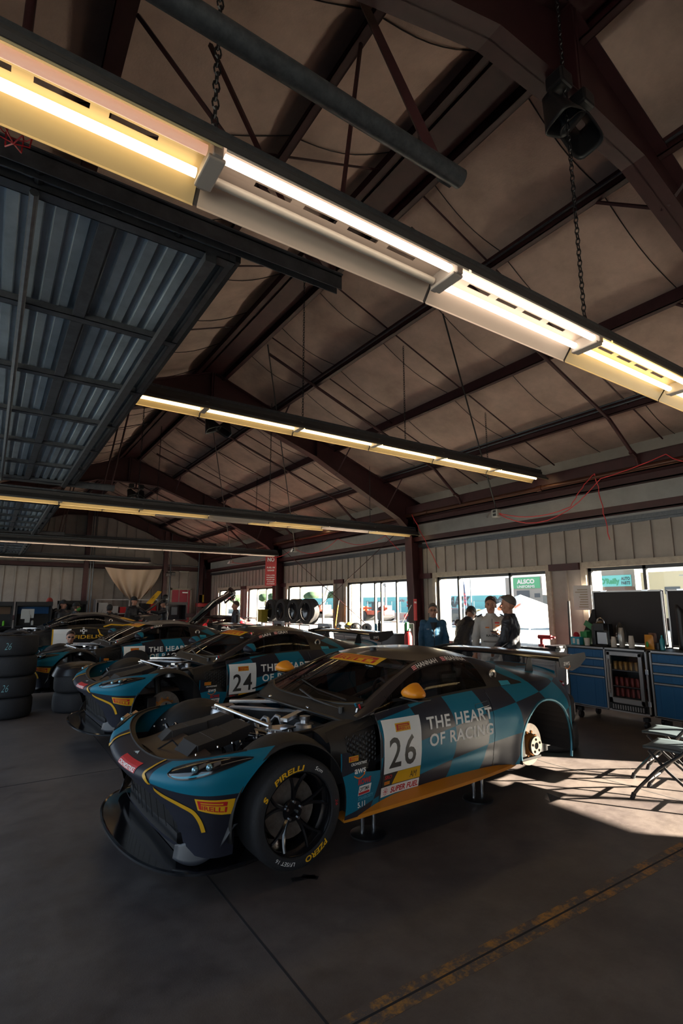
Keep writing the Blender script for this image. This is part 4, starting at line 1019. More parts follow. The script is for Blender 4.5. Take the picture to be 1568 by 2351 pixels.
    b.build('roll_cage', K('cage_grey', (0.10, 0.10, 0.11), 0.4), car, smooth=True)
    b = B(); b.prism([(0.62, 0.80), (0.70, 0.90), (0.95, 0.93), (1.05, 0.86), (1.02, 0.70)], -0.66, 0.66); b.build('dashboard', BLACK, car)
    b = B(); b.tube([(1.20 + 0.03 * math.cos(a), -0.38 + 0.15 * math.cos(a), 0.92 + 0.14 * math.sin(a)) for a in [2 * PI * i / 20 for i in range(20)]], 0.014, 6, closed=True); b.cyl((1.02, -0.38, 0.88), (1.2, -0.38, 0.92), 0.02, 8); b.build('steering_wheel', BLACK, car, smooth=True)
    b = B(); b.ball((1.33, -0.06, 1.13), 0.05, 12, (0.5, 1.6, 0.7)); b.build('rear_view_mirror', K('mirror_face', (0.35, 0.4, 0.42), 0.1, 0.9), car, smooth=True)
    # ---- mirrors
    for s in (-1, 1):
        b = B()
        def mir(u, v, s=s):
            a = 2 * PI * v; t = math.sin(PI * u) ** 0.42; x = 1.02 + 0.09 * t * math.cos(a) * (1.25 if math.cos(a) < 0 else 0.55); q_ = 1 - u; z = 1.035 + ((0.083 - 0.055 * abs(2 * q_ - 0.9)) if math.sin(a) > 0 else 0.034) * t * math.copysign(abs(math.sin(a)) ** 0.75, math.sin(a))
            return (x + 0.03 * (1 - u), s * (0.86 + 0.235 * u), z)
        b.grid(12, 18, mir); mo = b.build('wing_mirror', ORANGE if mirror else paint, car, smooth=True, ang=80)
        b = B(); b.box((1.04, s * 0.975, 0.992), (0.13, 0.20, 0.012)); b.build('mirror_base', BLACK, mo, bevel=0.005)
        b = B(); b.tube([(1.06, s * 0.90, 0.99), (0.90, s * 0.80, 0.955), (0.80, s * 0.80, 0.93)], 0.008, 5); b.tube([(1.02, s * 0.88, 0.99), (0.92, s * 0.80, 0.97), (0.88, s * 0.79, 1.01)], 0.006, 5); b.build('mirror_arm', SEAL, mo)
    b = B(); b.lathe([(0.035, 0), (0.03, 0.03), (0.0, 0.036)], (1.42, 0.0, 1.262), 'Z', 12); b.build('roof_camera', BLACK, car, smooth=True)
    b = B(); b.cyl((2.1, 0.15, 1.25), (2.13, 0.15, 1.36), 0.003, 5); b.cyl((2.1, 0.15, 1.25), (2.1, 0.15, 1.265), 0.014, 8); b.build('roof_antenna', BLACK, car)
    # ---- wheels or bare hubs
    for s in (-1, 1):
        for X, key in ((0.0, 'F'), (RA[0] - 0.02, 'R')):
            if key in wheels: wheel_letters(make_wheel(car, X + 0.02, s, 0.405), s)
            else:
                z = 0.40; b = B(); b.lathe([(0.095, s * 0.76), (0.185, s * 0.76), (0.185, s * 0.79), (0.095, s * 0.79)], (X, 0, z), 'Y', 40, closed=True); bd = b.build('brake_disc', DISC, car, smooth=True, ang=30)
                b = B(); b.lathe([(0.10, s * 0.775), (0.10, s * 0.80), (0.085, s * 0.835), (0.0, s * 0.835)], (X, 0, z), 'Y', 30)
                for k in range(10): a = 2 * PI * k / 10; b.cyl((X + 0.112 * math.cos(a), s * 0.785, z + 0.112 * math.sin(a)), (X + 0.112 * math.cos(a), s * 0.80, z + 0.112 * math.sin(a)), 0.012, 8)
                b.build('disc_bell', HCOL, bd, smooth=True)
                b = B(); b.lathe([(0.03, s * 0.84), (0.03, s * 0.868), (0.082, s * 0.868), (0.082, s * 0.85), (0.06, s * 0.835)], (X, 0, z), 'Y', 30); b.build('hub_flange', HUBM, bd, smooth=True, ang=30)
                b = B(); b.lathe([(0.0, s * 0.862), (0.031, s * 0.862)], (X, 0, z), 'Y', 16)
                for k in range(5): a = 2 * PI * k / 5 + 0.4; b.cyl((X + 0.056 * math.cos(a), s * 0.869, z + 0.056 * math.sin(a)), (X + 0.056 * math.cos(a), s * 0.872, z + 0.056 * math.sin(a)), 0.012, 8)
                b.build('stud_hole', MATTE, bd)
                b = B(); b.box((X - 0.16, s * 0.76, z + 0.02), (0.10, 0.13, 0.22)); b.cyl((X, s * 0.3, z - 0.02), (X, s * 0.76, z), 0.03, 8); b.box((X, s * 0.66, z - 0.12), (0.3, 0.3, 0.03)); b.tube([(X - 0.05, s * 0.6, z + 0.35), (X - 0.02, s * 0.66, z)], 0.04, 10)
                b.build('suspension', BLACK, car, bevel=0.006)
    # ---- air jacks under the sills
    for X in (0.82, 2.06):
        for s in (-1, 1):
            b = B()
            for dx in (-0.055, 0.055): b.cyl((X + dx, s * 0.66, 0.02 - loc[2]), (X + dx, s * 0.66, 0.30), 0.014, 12)
            aj = b.build('air_jack', CHROME, car, smooth=True)
            b = B(); b.lathe([(0.0, 0.0), (0.135, 0.0), (0.135, 0.012), (0.12, 0.022), (0.0, 0.022)], (X, s * 0.66, 0.001 - loc[2]), 'Z', 32); b.build('jack_foot', BLACK, aj, smooth=True)
    if decals: livery_decals(car, number, names); nose_decals(car)
    return car

def livery_decals(car, number, names):
    f = side_fn(0.003); f2 = side_fn(0.0045); f0_ = side_fn(0.002)
    # number board
    b = B(); quad_decal(b, f, 0.765, 1.145, 0.49, 0.855, 10, 12); nb = b.build('number_board', DWHITE, car)
    b = B(); put_text(b, number, lambda x, y: f2(0.815 + x, 0.525 + y), 0.215, bold=0.012, width=0.55, space=1.15, total=0.27, cut=4); b.build('race_number', DBLK, nb)
    tag_box(nb, lambda x, y, l: side_fn(0.0045 + l)(x, y), 0.885, 0.765, 0.15, 0.058)
    b = B(); b.grid(8, 3, lambda u, v: f(0.855 + 0.29 * u + 0.055 * v * (1 - u) , 0.405 + 0.083 * v)); yb = b.build('class_band', DYEL, car)
    b = B(); b.grid(4, 3, lambda u, v: f(0.755 + 0.10 * u + 0.055 * v * u, 0.405 + 0.083 * v)); b.build('class_band', DBLK, car)
    b = B(); put_text(b, 'AM', lambda x, y: f2(1.035 + x, 0.42 + y), 0.05, bold=0.0, width=0.7, shear=0.15); b.build('class_lettering', DBLK, yb)
    b = B(); put_text(b, 'SRO', lambda x, y: f2(0.775 + x, 0.452 + y), 0.026, bold=0.03, shear=0.2, total=0.075); b.build('series_decal', DRED, yb)
    tag_box(yb, lambda x, y, l: side_fn(0.0045 + l)(x, y), 0.775, 0.414, 0.055, 0.022)
    b = B(); quad_decal(b, f, 0.745, 1.14, 0.335, 0.400, 10, 3); sf = b.build('fuel_sponsor_decal', DWHITE, car)
    b = B(); put_text(b, 'SUPER FUEL', lambda x, y: f2(0.845 + x, 0.347 + y), 0.040, bold=0.03, shear=0.2, total=0.285)
    for k in range(10):
        a = 2 * PI * k / 10; p = (0.792 + 0.016 * math.cos(a), 0.367 + 0.016 * math.sin(a)); q = (0.792 + 0.026 * math.cos(a), 0.367 + 0.026 * math.sin(a)); b.cyl(f2(*p), f2(*q), 0.0015, 4)
    b.tube([f2(0.792 + 0.011 * math.cos(a), 0.367 + 0.008 * math.sin(a)) for a in [2 * PI * i / 12 for i in range(12)]], 0.0015, 4, closed=True); b.ball(f2(0.792, 0.367), 0.004, 8)
    b.build('fuel_lettering', DRED, sf)
    # team name
    for t, w, x0, tot in (('THE HEART', 0.738, 1.215, 0.76), ('OF RACING', 0.612, 1.235, 0.735)):
        b = B(); put_text(b, t, lambda x, y: f0_(x0 + x, w + y), 0.092, bold=0.022, width=0.6, space=1.1, total=tot, cut=3); b.build('team_lettering', DWHITE, car)
    # drivers over the window
    g = lambda X, w: (lambda p: (p[0], p[1] - 0.0035, p[2] + 0.002))(glass_pt(X, 0.87 + w / 0.30, -1))
    x = 1.30
    for nm in names:
        b = B(); b.grid(2, 2, lambda u, v: g(x + 0.05 * u, 0.035 * v)); b.grid(1, 1, lambda u, v: g(x, 0)); b.build('driver_flag', DRED, car)
        b = B()
        for k in range(3): b.grid(2, 1, lambda u, v: (lambda p: (p[0], p[1] - 0.001, p[2]))(g(x + 0.05 * u, 0.005 + 0.012 * k + 0.004 * v)))
        b.build('flag_stripe', DWHITE, car)
        b = B(); wd = put_text(b, nm, lambda a, c: g(x + 0.06 + a, c), 0.036, bold=0.02, width=0.8, total=0.046 * len(nm) * 0.95); b.build('driver_name', DWHITE, car); x += 0.06 + wd + 0.06
    # fender sponsors
    h = lambda X, w: f(X, w)
    tag_box(car, lambda x, y, l: side_fn(0.003 + l)(x, y), 0.425, 0.635, 0.085, 0.036)
    for t, X, w, hh, tot, m in (('CROWDSTRIKE', 0.445, 0.608, 0.018, 0.145, DWHITE), ('aws', 0.475, 0.553, 0.044, 0.105, DWHITE), ('ROWE', 0.505, 0.478, 0.034, 0.13, DRED), ('OPTIMA', 0.515, 0.432, 0.026, 0.10, DBLK), ('STAVEROSITY', 0.505, 0.378, 0.020, 0.155, K('decal_pale_blue', (0.10, 0.42, 0.58), 0.5)), ('5.11', 0.50, 0.333, 0.034, 0.075, DWHITE)):
        if t == 'OPTIMA':
            b = B(); b.grid(3, 2, lambda u, v: f(0.503 + 0.12 * u + 0.015 * v, 0.408 + 0.058 * v)); ob = b.build('sponsor_decal', DWHITE, car)
            b = B(); b.grid(3, 2, lambda u, v: f2(0.508 + 0.11 * u, 0.411 + 0.016 * v)); b.build('decal_band', DRED, ob)
            b = B(); put_text(b, t, lambda x, y: f2(X + x + 0.2 * y, w + y), hh, bold=0.02, total=tot); b.build('decal_lettering', DBLK, ob); continue
        b = B(); put_text(b, t, lambda x, y: h(X + x, w + y), hh, bold=0.02 if t != 'ROWE' else 0.05, shear=0.0 if t in ('aws', '5.11') else 0.15, total=tot); b.build('sponsor_decal', m, car)
    b = B(); arrow_smile(b, h, 0.47, 0.54, 0.10); b.build('sponsor_decal', DORG, car)
    # sun strip label on the screen
    def scr(x, y, l=0.0):
        p = Vector(top_pt(1.245 - y, x / 0.62)); q = Vector(top_pt(1.20 - y, x / 0.62)); n = Vector((-0.35, 0, 0.94)); return p + n * (0.003 + l)
    tag_box(car, lambda x, y, l: scr(-x, 0.15 - y, l), -0.33, 0.005, 0.66, 0.145)
    if 0: pass
def clip_inv(p):
    """position (a, h) on the front clip closest to a point"""
    p = Vector(p); best = None; a0, h0, da, dh = 0.0, 0.5, 1.0, 0.5
    for it in range(7):
        for i in range(-6, 7):
            for j in range(-6, 7):
                a, h = a0 + da * i / 6, h0 + dh * j / 6
                if not (-1 <= a <= 1 and 0 <= h <= 1): continue
                d = (Vector(bump_pt(a, h)) - p).length
                if best is None or d < best[0]: best = (d, a, h)
        a0, h0 = best[1], best[2]; da *= 0.35; dh *= 0.35
    return a0, h0
def clip_n(a, h, lift):
    e = 0.012; p = Vector(bump_pt(a, h)); u = Vector(bump_pt(min(1, a + e), h)) - Vector(bump_pt(max(-1, a - e), h)); v = Vector(bump_pt(a, min(1, h + e))) - Vector(bump_pt(a, max(0, h - e)))
    n = v.cross(u); n.normalize()
    if n.x > 0 and abs(n.x) > 0.2: n = -n
    if n.z < -0.5: n = -n
    return p + n * lift
ST = [(-0.60, -0.455, 0.69), (-0.664, -0.449, 0.71), (-0.748, -0.462, 0.686), (-0.793, -0.445, 0.654), (-0.797, -0.484, 0.636), (-0.749, -0.588, 0.577), (-0.688, -0.753, 0.545), (-0.635, -0.844, 0.518), (-0.610, -0.870, 0.492), (-0.585, -0.885, 0.450), (-0.564, -0.885, 0.404)]
CORN = [(-0.627, -0.877, 0.588), (-0.395, -0.953, 0.565), (-0.40, -0.953, 0.478), (-0.605, -0.881, 0.524)]
_nose = {}
def nose_decals(car):
    if not _nose:
        pts = [clip_inv(p) for p in ST]; out = []
        for i in range(len(pts) - 1):
            for k in range(5):
                t = k / 5; p0 = pts[max(0, i - 1)]; p1 = pts[i]; p2 = pts[i + 1]; p3 = pts[min(len(pts) - 1, i + 2)]
                out.append(tuple(0.5 * (2 * p1[c] + (p2[c] - p0[c]) * t + (2 * p0[c] - 5 * p1[c] + 4 * p2[c] - p3[c]) * t * t + (3 * p1[c] - p0[c] - 3 * p2[c] + p3[c]) * t ** 3) for c in (0, 1)))
        out.append(pts[-1]); _nose['st'] = out; _nose['q'] = [clip_inv(p) for p in CORN]
    for s in (1, -1):
        b = B(); P = [clip_n(a * s, min(h, 0.985), 0.0055) for a, h in _nose['st']]; N = len(P); vs = []
        for i in range(N):
            t = (P[min(i + 1, N - 1)] - P[max(i - 1, 0)]).normalized(); a, h = _nose['st'][i]
            n = (clip_n(a * s, min(h, 0.985), 0.01) - P[i]).normalized(); w = t.cross(n).normalized() * 0.0125; vs += [P[i] - w, P[i], P[i] + w]
        b.add(vs, [(3 * i + k, 3 * i + k + 1, 3 * i + 4 + k, 3 * i + 3 + k) for i in range(N - 1) for k in (0, 1)])
        b.build('nose_stripe', YEL, car)
    q = _nose['q']
    def cf(x, y, l=0.0):
        a = [q[3][c] * (1 - x) * (1 - y) + q[2][c] * x * (1 - y) + q[1][c] * x * y + q[0][c] * (1 - x) * y for c in (0, 1)]; return clip_n(a[0], a[1], 0.003 + l)
    tag_box(car, lambda x, y, l: cf(x / 0.25, y / 0.085, l), 0, 0, 0.25, 0.085)
    # red sponsor strip along the leading edge, badge above it
    rf = lambda a, h, l=0.0: clip_n(a, h, 0.003 + l)
    b = B(); b.grid(16, 6, lambda u, v: rf(-0.20 + 0.235 * u, 0.64 + 0.20 * v)); rd = b.build('sponsor_decal', DRED, car)
    b = B(); put_text(b, 'CROWDSTRIKE', lambda x, y: rf(0.025 - x * 1.05, 0.655 + y * 2.9, 0.0015), 0.030, bold=0.02, total=0.205); b.build('decal_lettering', DWHITE, rd)
    b = B(); z = clip_n(0.0, 0.93, 0.004); b.add([z + Vector((-0.012, -0.05, -0.004)), z + Vector((0.018, 0, 0.004)), z + Vector((-0.012, 0.05, -0.004)), z + Vector((-0.006, 0.02, -0.002)), z + Vector((-0.012, 0, -0.004)), z + Vector((-0.006, -0.02, -0.002))], [(0, 5, 1), (5, 4, 3, 1), (3, 2, 1)]); b.build('nose_badge', K('badge_white', (0.55, 0.65, 0.68), 0.4), car)
HOR = livery('team_livery', (0.004, 0.15, 0.24), (0.018, 0.019, 0.030))
car26 = build_car('race_car', (1.70, 4.09, 0), R(1.9), 'nearest dark blue checkered race car number 26, bonnet off, orange mirrors and skirt', '26', ['HANNAH', 'RIANNA'], 'F', True, HOR)
car24 = build_car('race_car', (1.85, 7.44, 0.083), R(2.3), 'second dark blue checkered race car number 24, bonnet off, front wheel missing', '24', ['IAN', 'GRAY'], '', False, HOR)
car22 = build_car('race_car', (1.34, 11.25, 0.08), R(3), 'third dark blue checkered race car, partly hidden behind the low tyre stack', '22', ['GRAY'], '', False, HOR)
BLK = K('car_black', (0.012, 0.012, 0.014), 0.3, 0.2, coat=0.4); REDP = K('car_red', (0.42, 0.012, 0.02), 0.3, 0.2, coat=0.4)
yc = build_car('race_car', (0.74, 16.9, 0.18), R(1), 'black and yellow race car being worked on under the hanging cloth', '', [], 'FR', False, BLK, decals=False)
b = B(); f = side_fn(0.006); f2 = side_fn(0.009)
quad_decal(b, f, 0.745, 1.2, 0.44, 0.86, 8, 8); nb = b.build('number_board', DWHITE, yc)
b = B(); quad_decal(b, f2, 0.745, 0.775, 0.44, 0.86, 2, 8); b.build('board_border', DYEL, nb)
b = B(); put_text(b, 'FIDELIS', lambda x, y: f(1.28 + x, 0.60 + y), 0.10, bold=0.01, total=0.66, cut=2); b.build('sponsor_decal', DYEL, yc)
b = B()
for k in range(4):
    a = k * PI / 2; c = (1.5, 0.81)
    for r0, r1 in ((0.02, 0.05), (0.065, 0.085)): quad_decal(b, lambda x, y: f(c[0] + math.cos(a) * x - math.sin(a) * y, c[1] + math.sin(a) * x + math.cos(a) * y), r0, r1, -0.045 + 0.02, 0.045 - 0.02, 2, 2)
b.build('sponsor_emblem', DWHITE, yc)
b = B(); P_ = [(1.86, 0.84), (1.92, 0.70), (2.05, 0.62), (2.25, 0.66), (2.20, 0.78)]
b.tube([f(*p) for p in P_], 0.02, 5); P_ = [(2.0, 0.9), (2.2, 0.97), (2.5, 0.93), (2.72, 0.95), (2.95, 0.92), (3.02, 0.84), (2.85, 0.88)]; b.tube([f(min(p[0], 3.3), min(p[1], 0.955)) for p in P_], 0.02, 5); b.build('yellow_swoosh', DYEL, yc)
b = B(); b.grid(4, 8, lambda u, v: top_pt(2.6 + 0.35 * u + 0.1 * v, -0.95 + 0.9 * v)); b.build('rear_flash', DYEL, yc, solid=0.012)
rc = build_car('race_car', (6.05, 17.35, 0.02), R(50), 'red race car with its black tailgate raised high, behind the third blue car', '', [], 'FR', False, REDP, decals=False)
def gate(p, q, w0, w1, name='raised_tailgate'):
    pass
# the raised bodywork, hinged over the front of the red car
b = B()
def hat(u, v):
    p = Vector((-0.25, -0.5, 0.95)).lerp(Vector((1.25, -0.3, 2.0)), u); q = Vector((0.0, 0.55, 0.98)).lerp(Vector((1.5, 0.65, 2.1)), u)
    r = p.lerp(q, v); r.z += 0.10 * math.sin(PI * v) + 0.16 * math.sin(PI * min(1, u * 1.15)) * u; r.x -= 0.05 * math.sin(PI * v); return r
RM = Matrix.Rotation(R(-50), 4, 'Z'); _hat = hat; hat = lambda u, v: RM @ (_hat(u, v) + Vector((-0.5, -0.35, 0)))
b.grid(14, 10, hat)
hb = b.build('raised_bonnet', GLOSSB, rc, smooth=True, solid=0.03)
b = B(); b.grid(8, 6, lambda u, v: Vector(hat(0.12 + 0.5 * u, 0.15 + 0.7 * v)) + Vector((-0.03, 0, 0.03))); b.build('bonnet_panel_glass', K('hatch_glass', (0.05, 0.08, 0.08), 0.1, coat=0.5), hb, smooth=True)
b = B(); b.tube([hat(i / 12, 0.02) for i in range(13)], 0.03, 6); b.tube([hat(i / 12, 0.98) for i in range(13)], 0.03, 6)
b.tube([hat(1, i / 10) + Vector((0.02, 0, 0.03)) for i in range(11)], 0.07, 8); b.tube([hat(0.82, 0.3), hat(0.82, 0.3) + Vector((0.15, 0, -0.22)), hat(1, 0.35) + Vector((0.22, 0, -0.2))], 0.035, 6)
b.ball(hat(0.93, 0.25) + Vector((0.1, -0.05, -0.08)), 0.16, 12, (0.6, 1, 0.9)); b.ball(hat(0.93, 0.8) + Vector((0.1, 0, -0.08)), 0.16, 12, (0.6, 1, 0.9))
b.build('bonnet_frame', GLOSSB, hb, smooth=True)
# ================================================================== TYRES
LBL = K('label_white', (0.6, 0.6, 0.58), 0.6)
def flat_tyre(loc, rz, label, group, r=0.345, h=0.305, rim=False, stickers=0, chalk=None):
    t = empty('racing_slick', loc, rz, label, 'tyre', group)
    b = B(); k = r - 0.345
    b.lathe([(0.25, 0.01), (0.29 + k, 0.0), (0.325 + k, 0.015), (0.34 + k, 0.05), (0.345 + k, h / 2), (0.34 + k, h - 0.05), (0.325 + k, h - 0.015), (0.29 + k, h), (0.25, h - 0.01), (0.235, h - 0.05), (0.235, 0.05)], n=56, closed=True)
    b.build('tyre', RUBBER, t, smooth=True, ang=50)
    b = B(); b.lathe([(0.236, 0.02), (0.225, 0.05), (0.215, h - 0.06), (0.226, h - 0.03), (0.245, h - 0.012)], n=40)
    if rim:
        for q in range(10): a = 2 * PI * q / 10; b.tube([(0.04 * math.cos(a), 0.04 * math.sin(a), h - 0.09), (0.22 * math.cos(a), 0.22 * math.sin(a), h - 0.045)], 0.012, 6)
        b.lathe([(0, h - 0.10), (0.06, h - 0.09), (0.06, h - 0.06), (0.03, h - 0.06)], n=20)
    b.build('rim', GLOSSB, t, smooth=True, ang=40)
    for q in range(stickers):
        b = B(); a0 = -0.3 + q * 0.28; b.grid(3, 1, lambda u, v: ((r + 0.002) * math.cos(a0 + 0.16 * u), (r + 0.002) * math.sin(a0 + 0.16 * u), 0.09 + 0.13 * v)); b.build('tyre_label', LBL, t)
    if chalk:
        b = B(); th = R(chalk[1]); put_text(b, chalk[0], lambda x, y: ((r + 0.0015) * math.cos(th + x / r), (r + 0.0015) * math.sin(th + x / r), 0.10 + y), 0.11, shear=0.3, width=0.6, bold=-0.015); b.build('chalk_mark', K('chalk_teal', (0.20, 0.42, 0.45), 0.9), t)
    return t
pos = ['bottom', 'second from the bottom', 'second from the top', 'top']
for i in range(4):
    flat_tyre((0.40 + 0.012 * (i == 1) - 0.015 * (i == 0), 9.92 + 0.01 * i, 0.0 + 0.306 * i), 0.4 * i, 'slick tyre %s in the tall stack at the left edge' % pos[i], 'tyres in the tall left stack', r=0.36, rim=(i == 3), chalk=('26', -108 - 23 * i) if i in (1, 3) else None)
for i in range(2):
    flat_tyre((1.36, 9.90, 0.0 + 0.306 * i), i, 'slick tyre, %s of two in the low stack under the dark cover' % ['lower', 'upper'][i], 'tyres in the low stack', r=0.345)
b = B()
def cover(u, v):
    a = 2 * PI * v; r = 0.37 * u ** 0.8; z = 0.665 + 0.10 * (1 - u ** 2) - (0.10 * (u - 0.82) / 0.18 if u > 0.82 else 0) + 0.012 * math.sin(5 * a + 6 * u) * u
    return (1.36 + r * math.cos(a) * 1.03, 9.90 + r * math.sin(a), z)
b.grid(16, 40, cover); o = b.build('tyre_cover', K('cover_black', (0.012, 0.010, 0.012), 0.3), smooth=True, ang=80); setp(o, 'shiny black cover lying on the low tyre stack', 'cover')
for i in range(2):
    flat_tyre((5.86, 4.25 + 0.02 * i, 0.0 + 0.306 * i), -1.9 + i, 'slick tyre, %s of two behind the tail of car number 26' % ['lower', 'upper'][i], 'tyres behind the nearest car', stickers=2 if i else 0)
# ---- wheel rack under the windows
r = empty('wheel_rack', (7.55, 14.0, 0), label='steel rack carrying four upright tyres under the windows', cat='rack')
b = B()
for dy in (-1.5, 1.5):
    for dx in (-0.25, 0.25): b.bb(dx - 0.02, dx + 0.02, dy - 0.02, dy + 0.02, 0, 1.14)
for z in (0.4, 1.12):
    for dx in (-0.25, 0.25): b.bb(dx - 0.015, dx + 0.015, -1.5, 1.5, z, z + 0.03)
b.build('rack_frame', ALU, r); b = B(); b.bb(-0.25, 0.25, -1.5, 1.5, 0.36, 0.40); b.build('shelf', ALU, r)
def up_tyre(loc, rz, label, tread=True):
    t = empty('grooved_slick', loc, rz, label, 'tyre', 'upright tyres on the rack')
    b = B(); b.lathe([(0.24, -0.12), (0.25, -0.14), (0.30, -0.15), (0.33, -0.135), (0.345, -0.10), (0.35, 0), (0.345, 0.10), (0.33, 0.135), (0.30, 0.15), (0.25, 0.14), (0.24, 0.12)], axis='X', n=56)
    b.build('tyre', RUBBER, t, smooth=True, ang=50)
    b = B()
    for k in range(56):
        a = 2 * PI * k / 56
        for q in (-1, 1): b.box((q * 0.075, 0.346 * math.cos(a), 0.346 * math.sin(a)), (0.09, 0.028, 0.012), rot=(a - PI / 2, 0, 0))
    b.build('tread_blocks', K('tread_rubber', (0.03, 0.028, 0.028), 0.8), t)
    b = B(); b.lathe([(0.24, -0.11), (0.22, -0.08), (0.06, -0.05), (0, -0.05)], axis='X', n=32); b.build('rim', GLOSSB, t, smooth=True)
    return t
for i, y in enumerate((15.15, 14.40, 13.62, 12.90)):
    up_tyre((7.5, y, 1.15 + 0.35), R(-2 + 2 * i), ['upright grooved tyre at the left end of the rack', 'second upright grooved tyre from the left on the rack', 'third upright grooved tyre from the left, half sunlit', 'upright grooved tyre at the right end of the rack, sunlit'][i])
b = B(); b.box((7.25, 15.35, 1.33), (0.22, 0.26, 0.36)); b.box((7.25, 15.35, 1.52), (0.24, 0.28, 0.03)); o = b.build('storage_tin', K('tin_yellow', (0.35, 0.28, 0.03), 0.5, noise=0.3), bevel=0.01); setp(o, 'yellowish square tin at the left end of the tyre rack', 'tin')
for (x, y, l) in ((6.5, 12.75, 'silver trapezoid frame stand left of the other, before the tyre rack'), (6.5, 10.45, 'silver trapezoid frame stand right of the other, beside the broom')):
    r = empty('lifting_frame', (x, y, 0), label=l, cat='stand', group='silver frame stands')
    for s in (-1, 1): b = B(); b.box((0, s * 0.36, 0.62), (0.09, 0.05, 1.26), rot=(R(-s * -14), 0, 0)); b.build('leg', ALU, r)
    b = B(); b.bb(-0.05, 0.05, -0.22, 0.22, 1.19, 1.26); b.build('top_bar', ALU, r)
r = empty('broom', (8.2, 12.66, 0), label='broom with orange handle leaning between two windows', cat='broom')
b = B(); b.cyl((-0.3, -0.25, 0.10), (0.30, 0.25, 1.80), 0.014, 8); b.build('handle', ORANGE, r, smooth=True); b = B(); b.cyl((0.25, 0.21, 1.65), (0.31, 0.26, 1.84), 0.018, 8); b.build('grip', BLACK, r)
b = B(); b.box((-0.32, -0.27, 0.06), (0.12, 0.4, 0.12)); b.build('brush_head', BLACK, r)

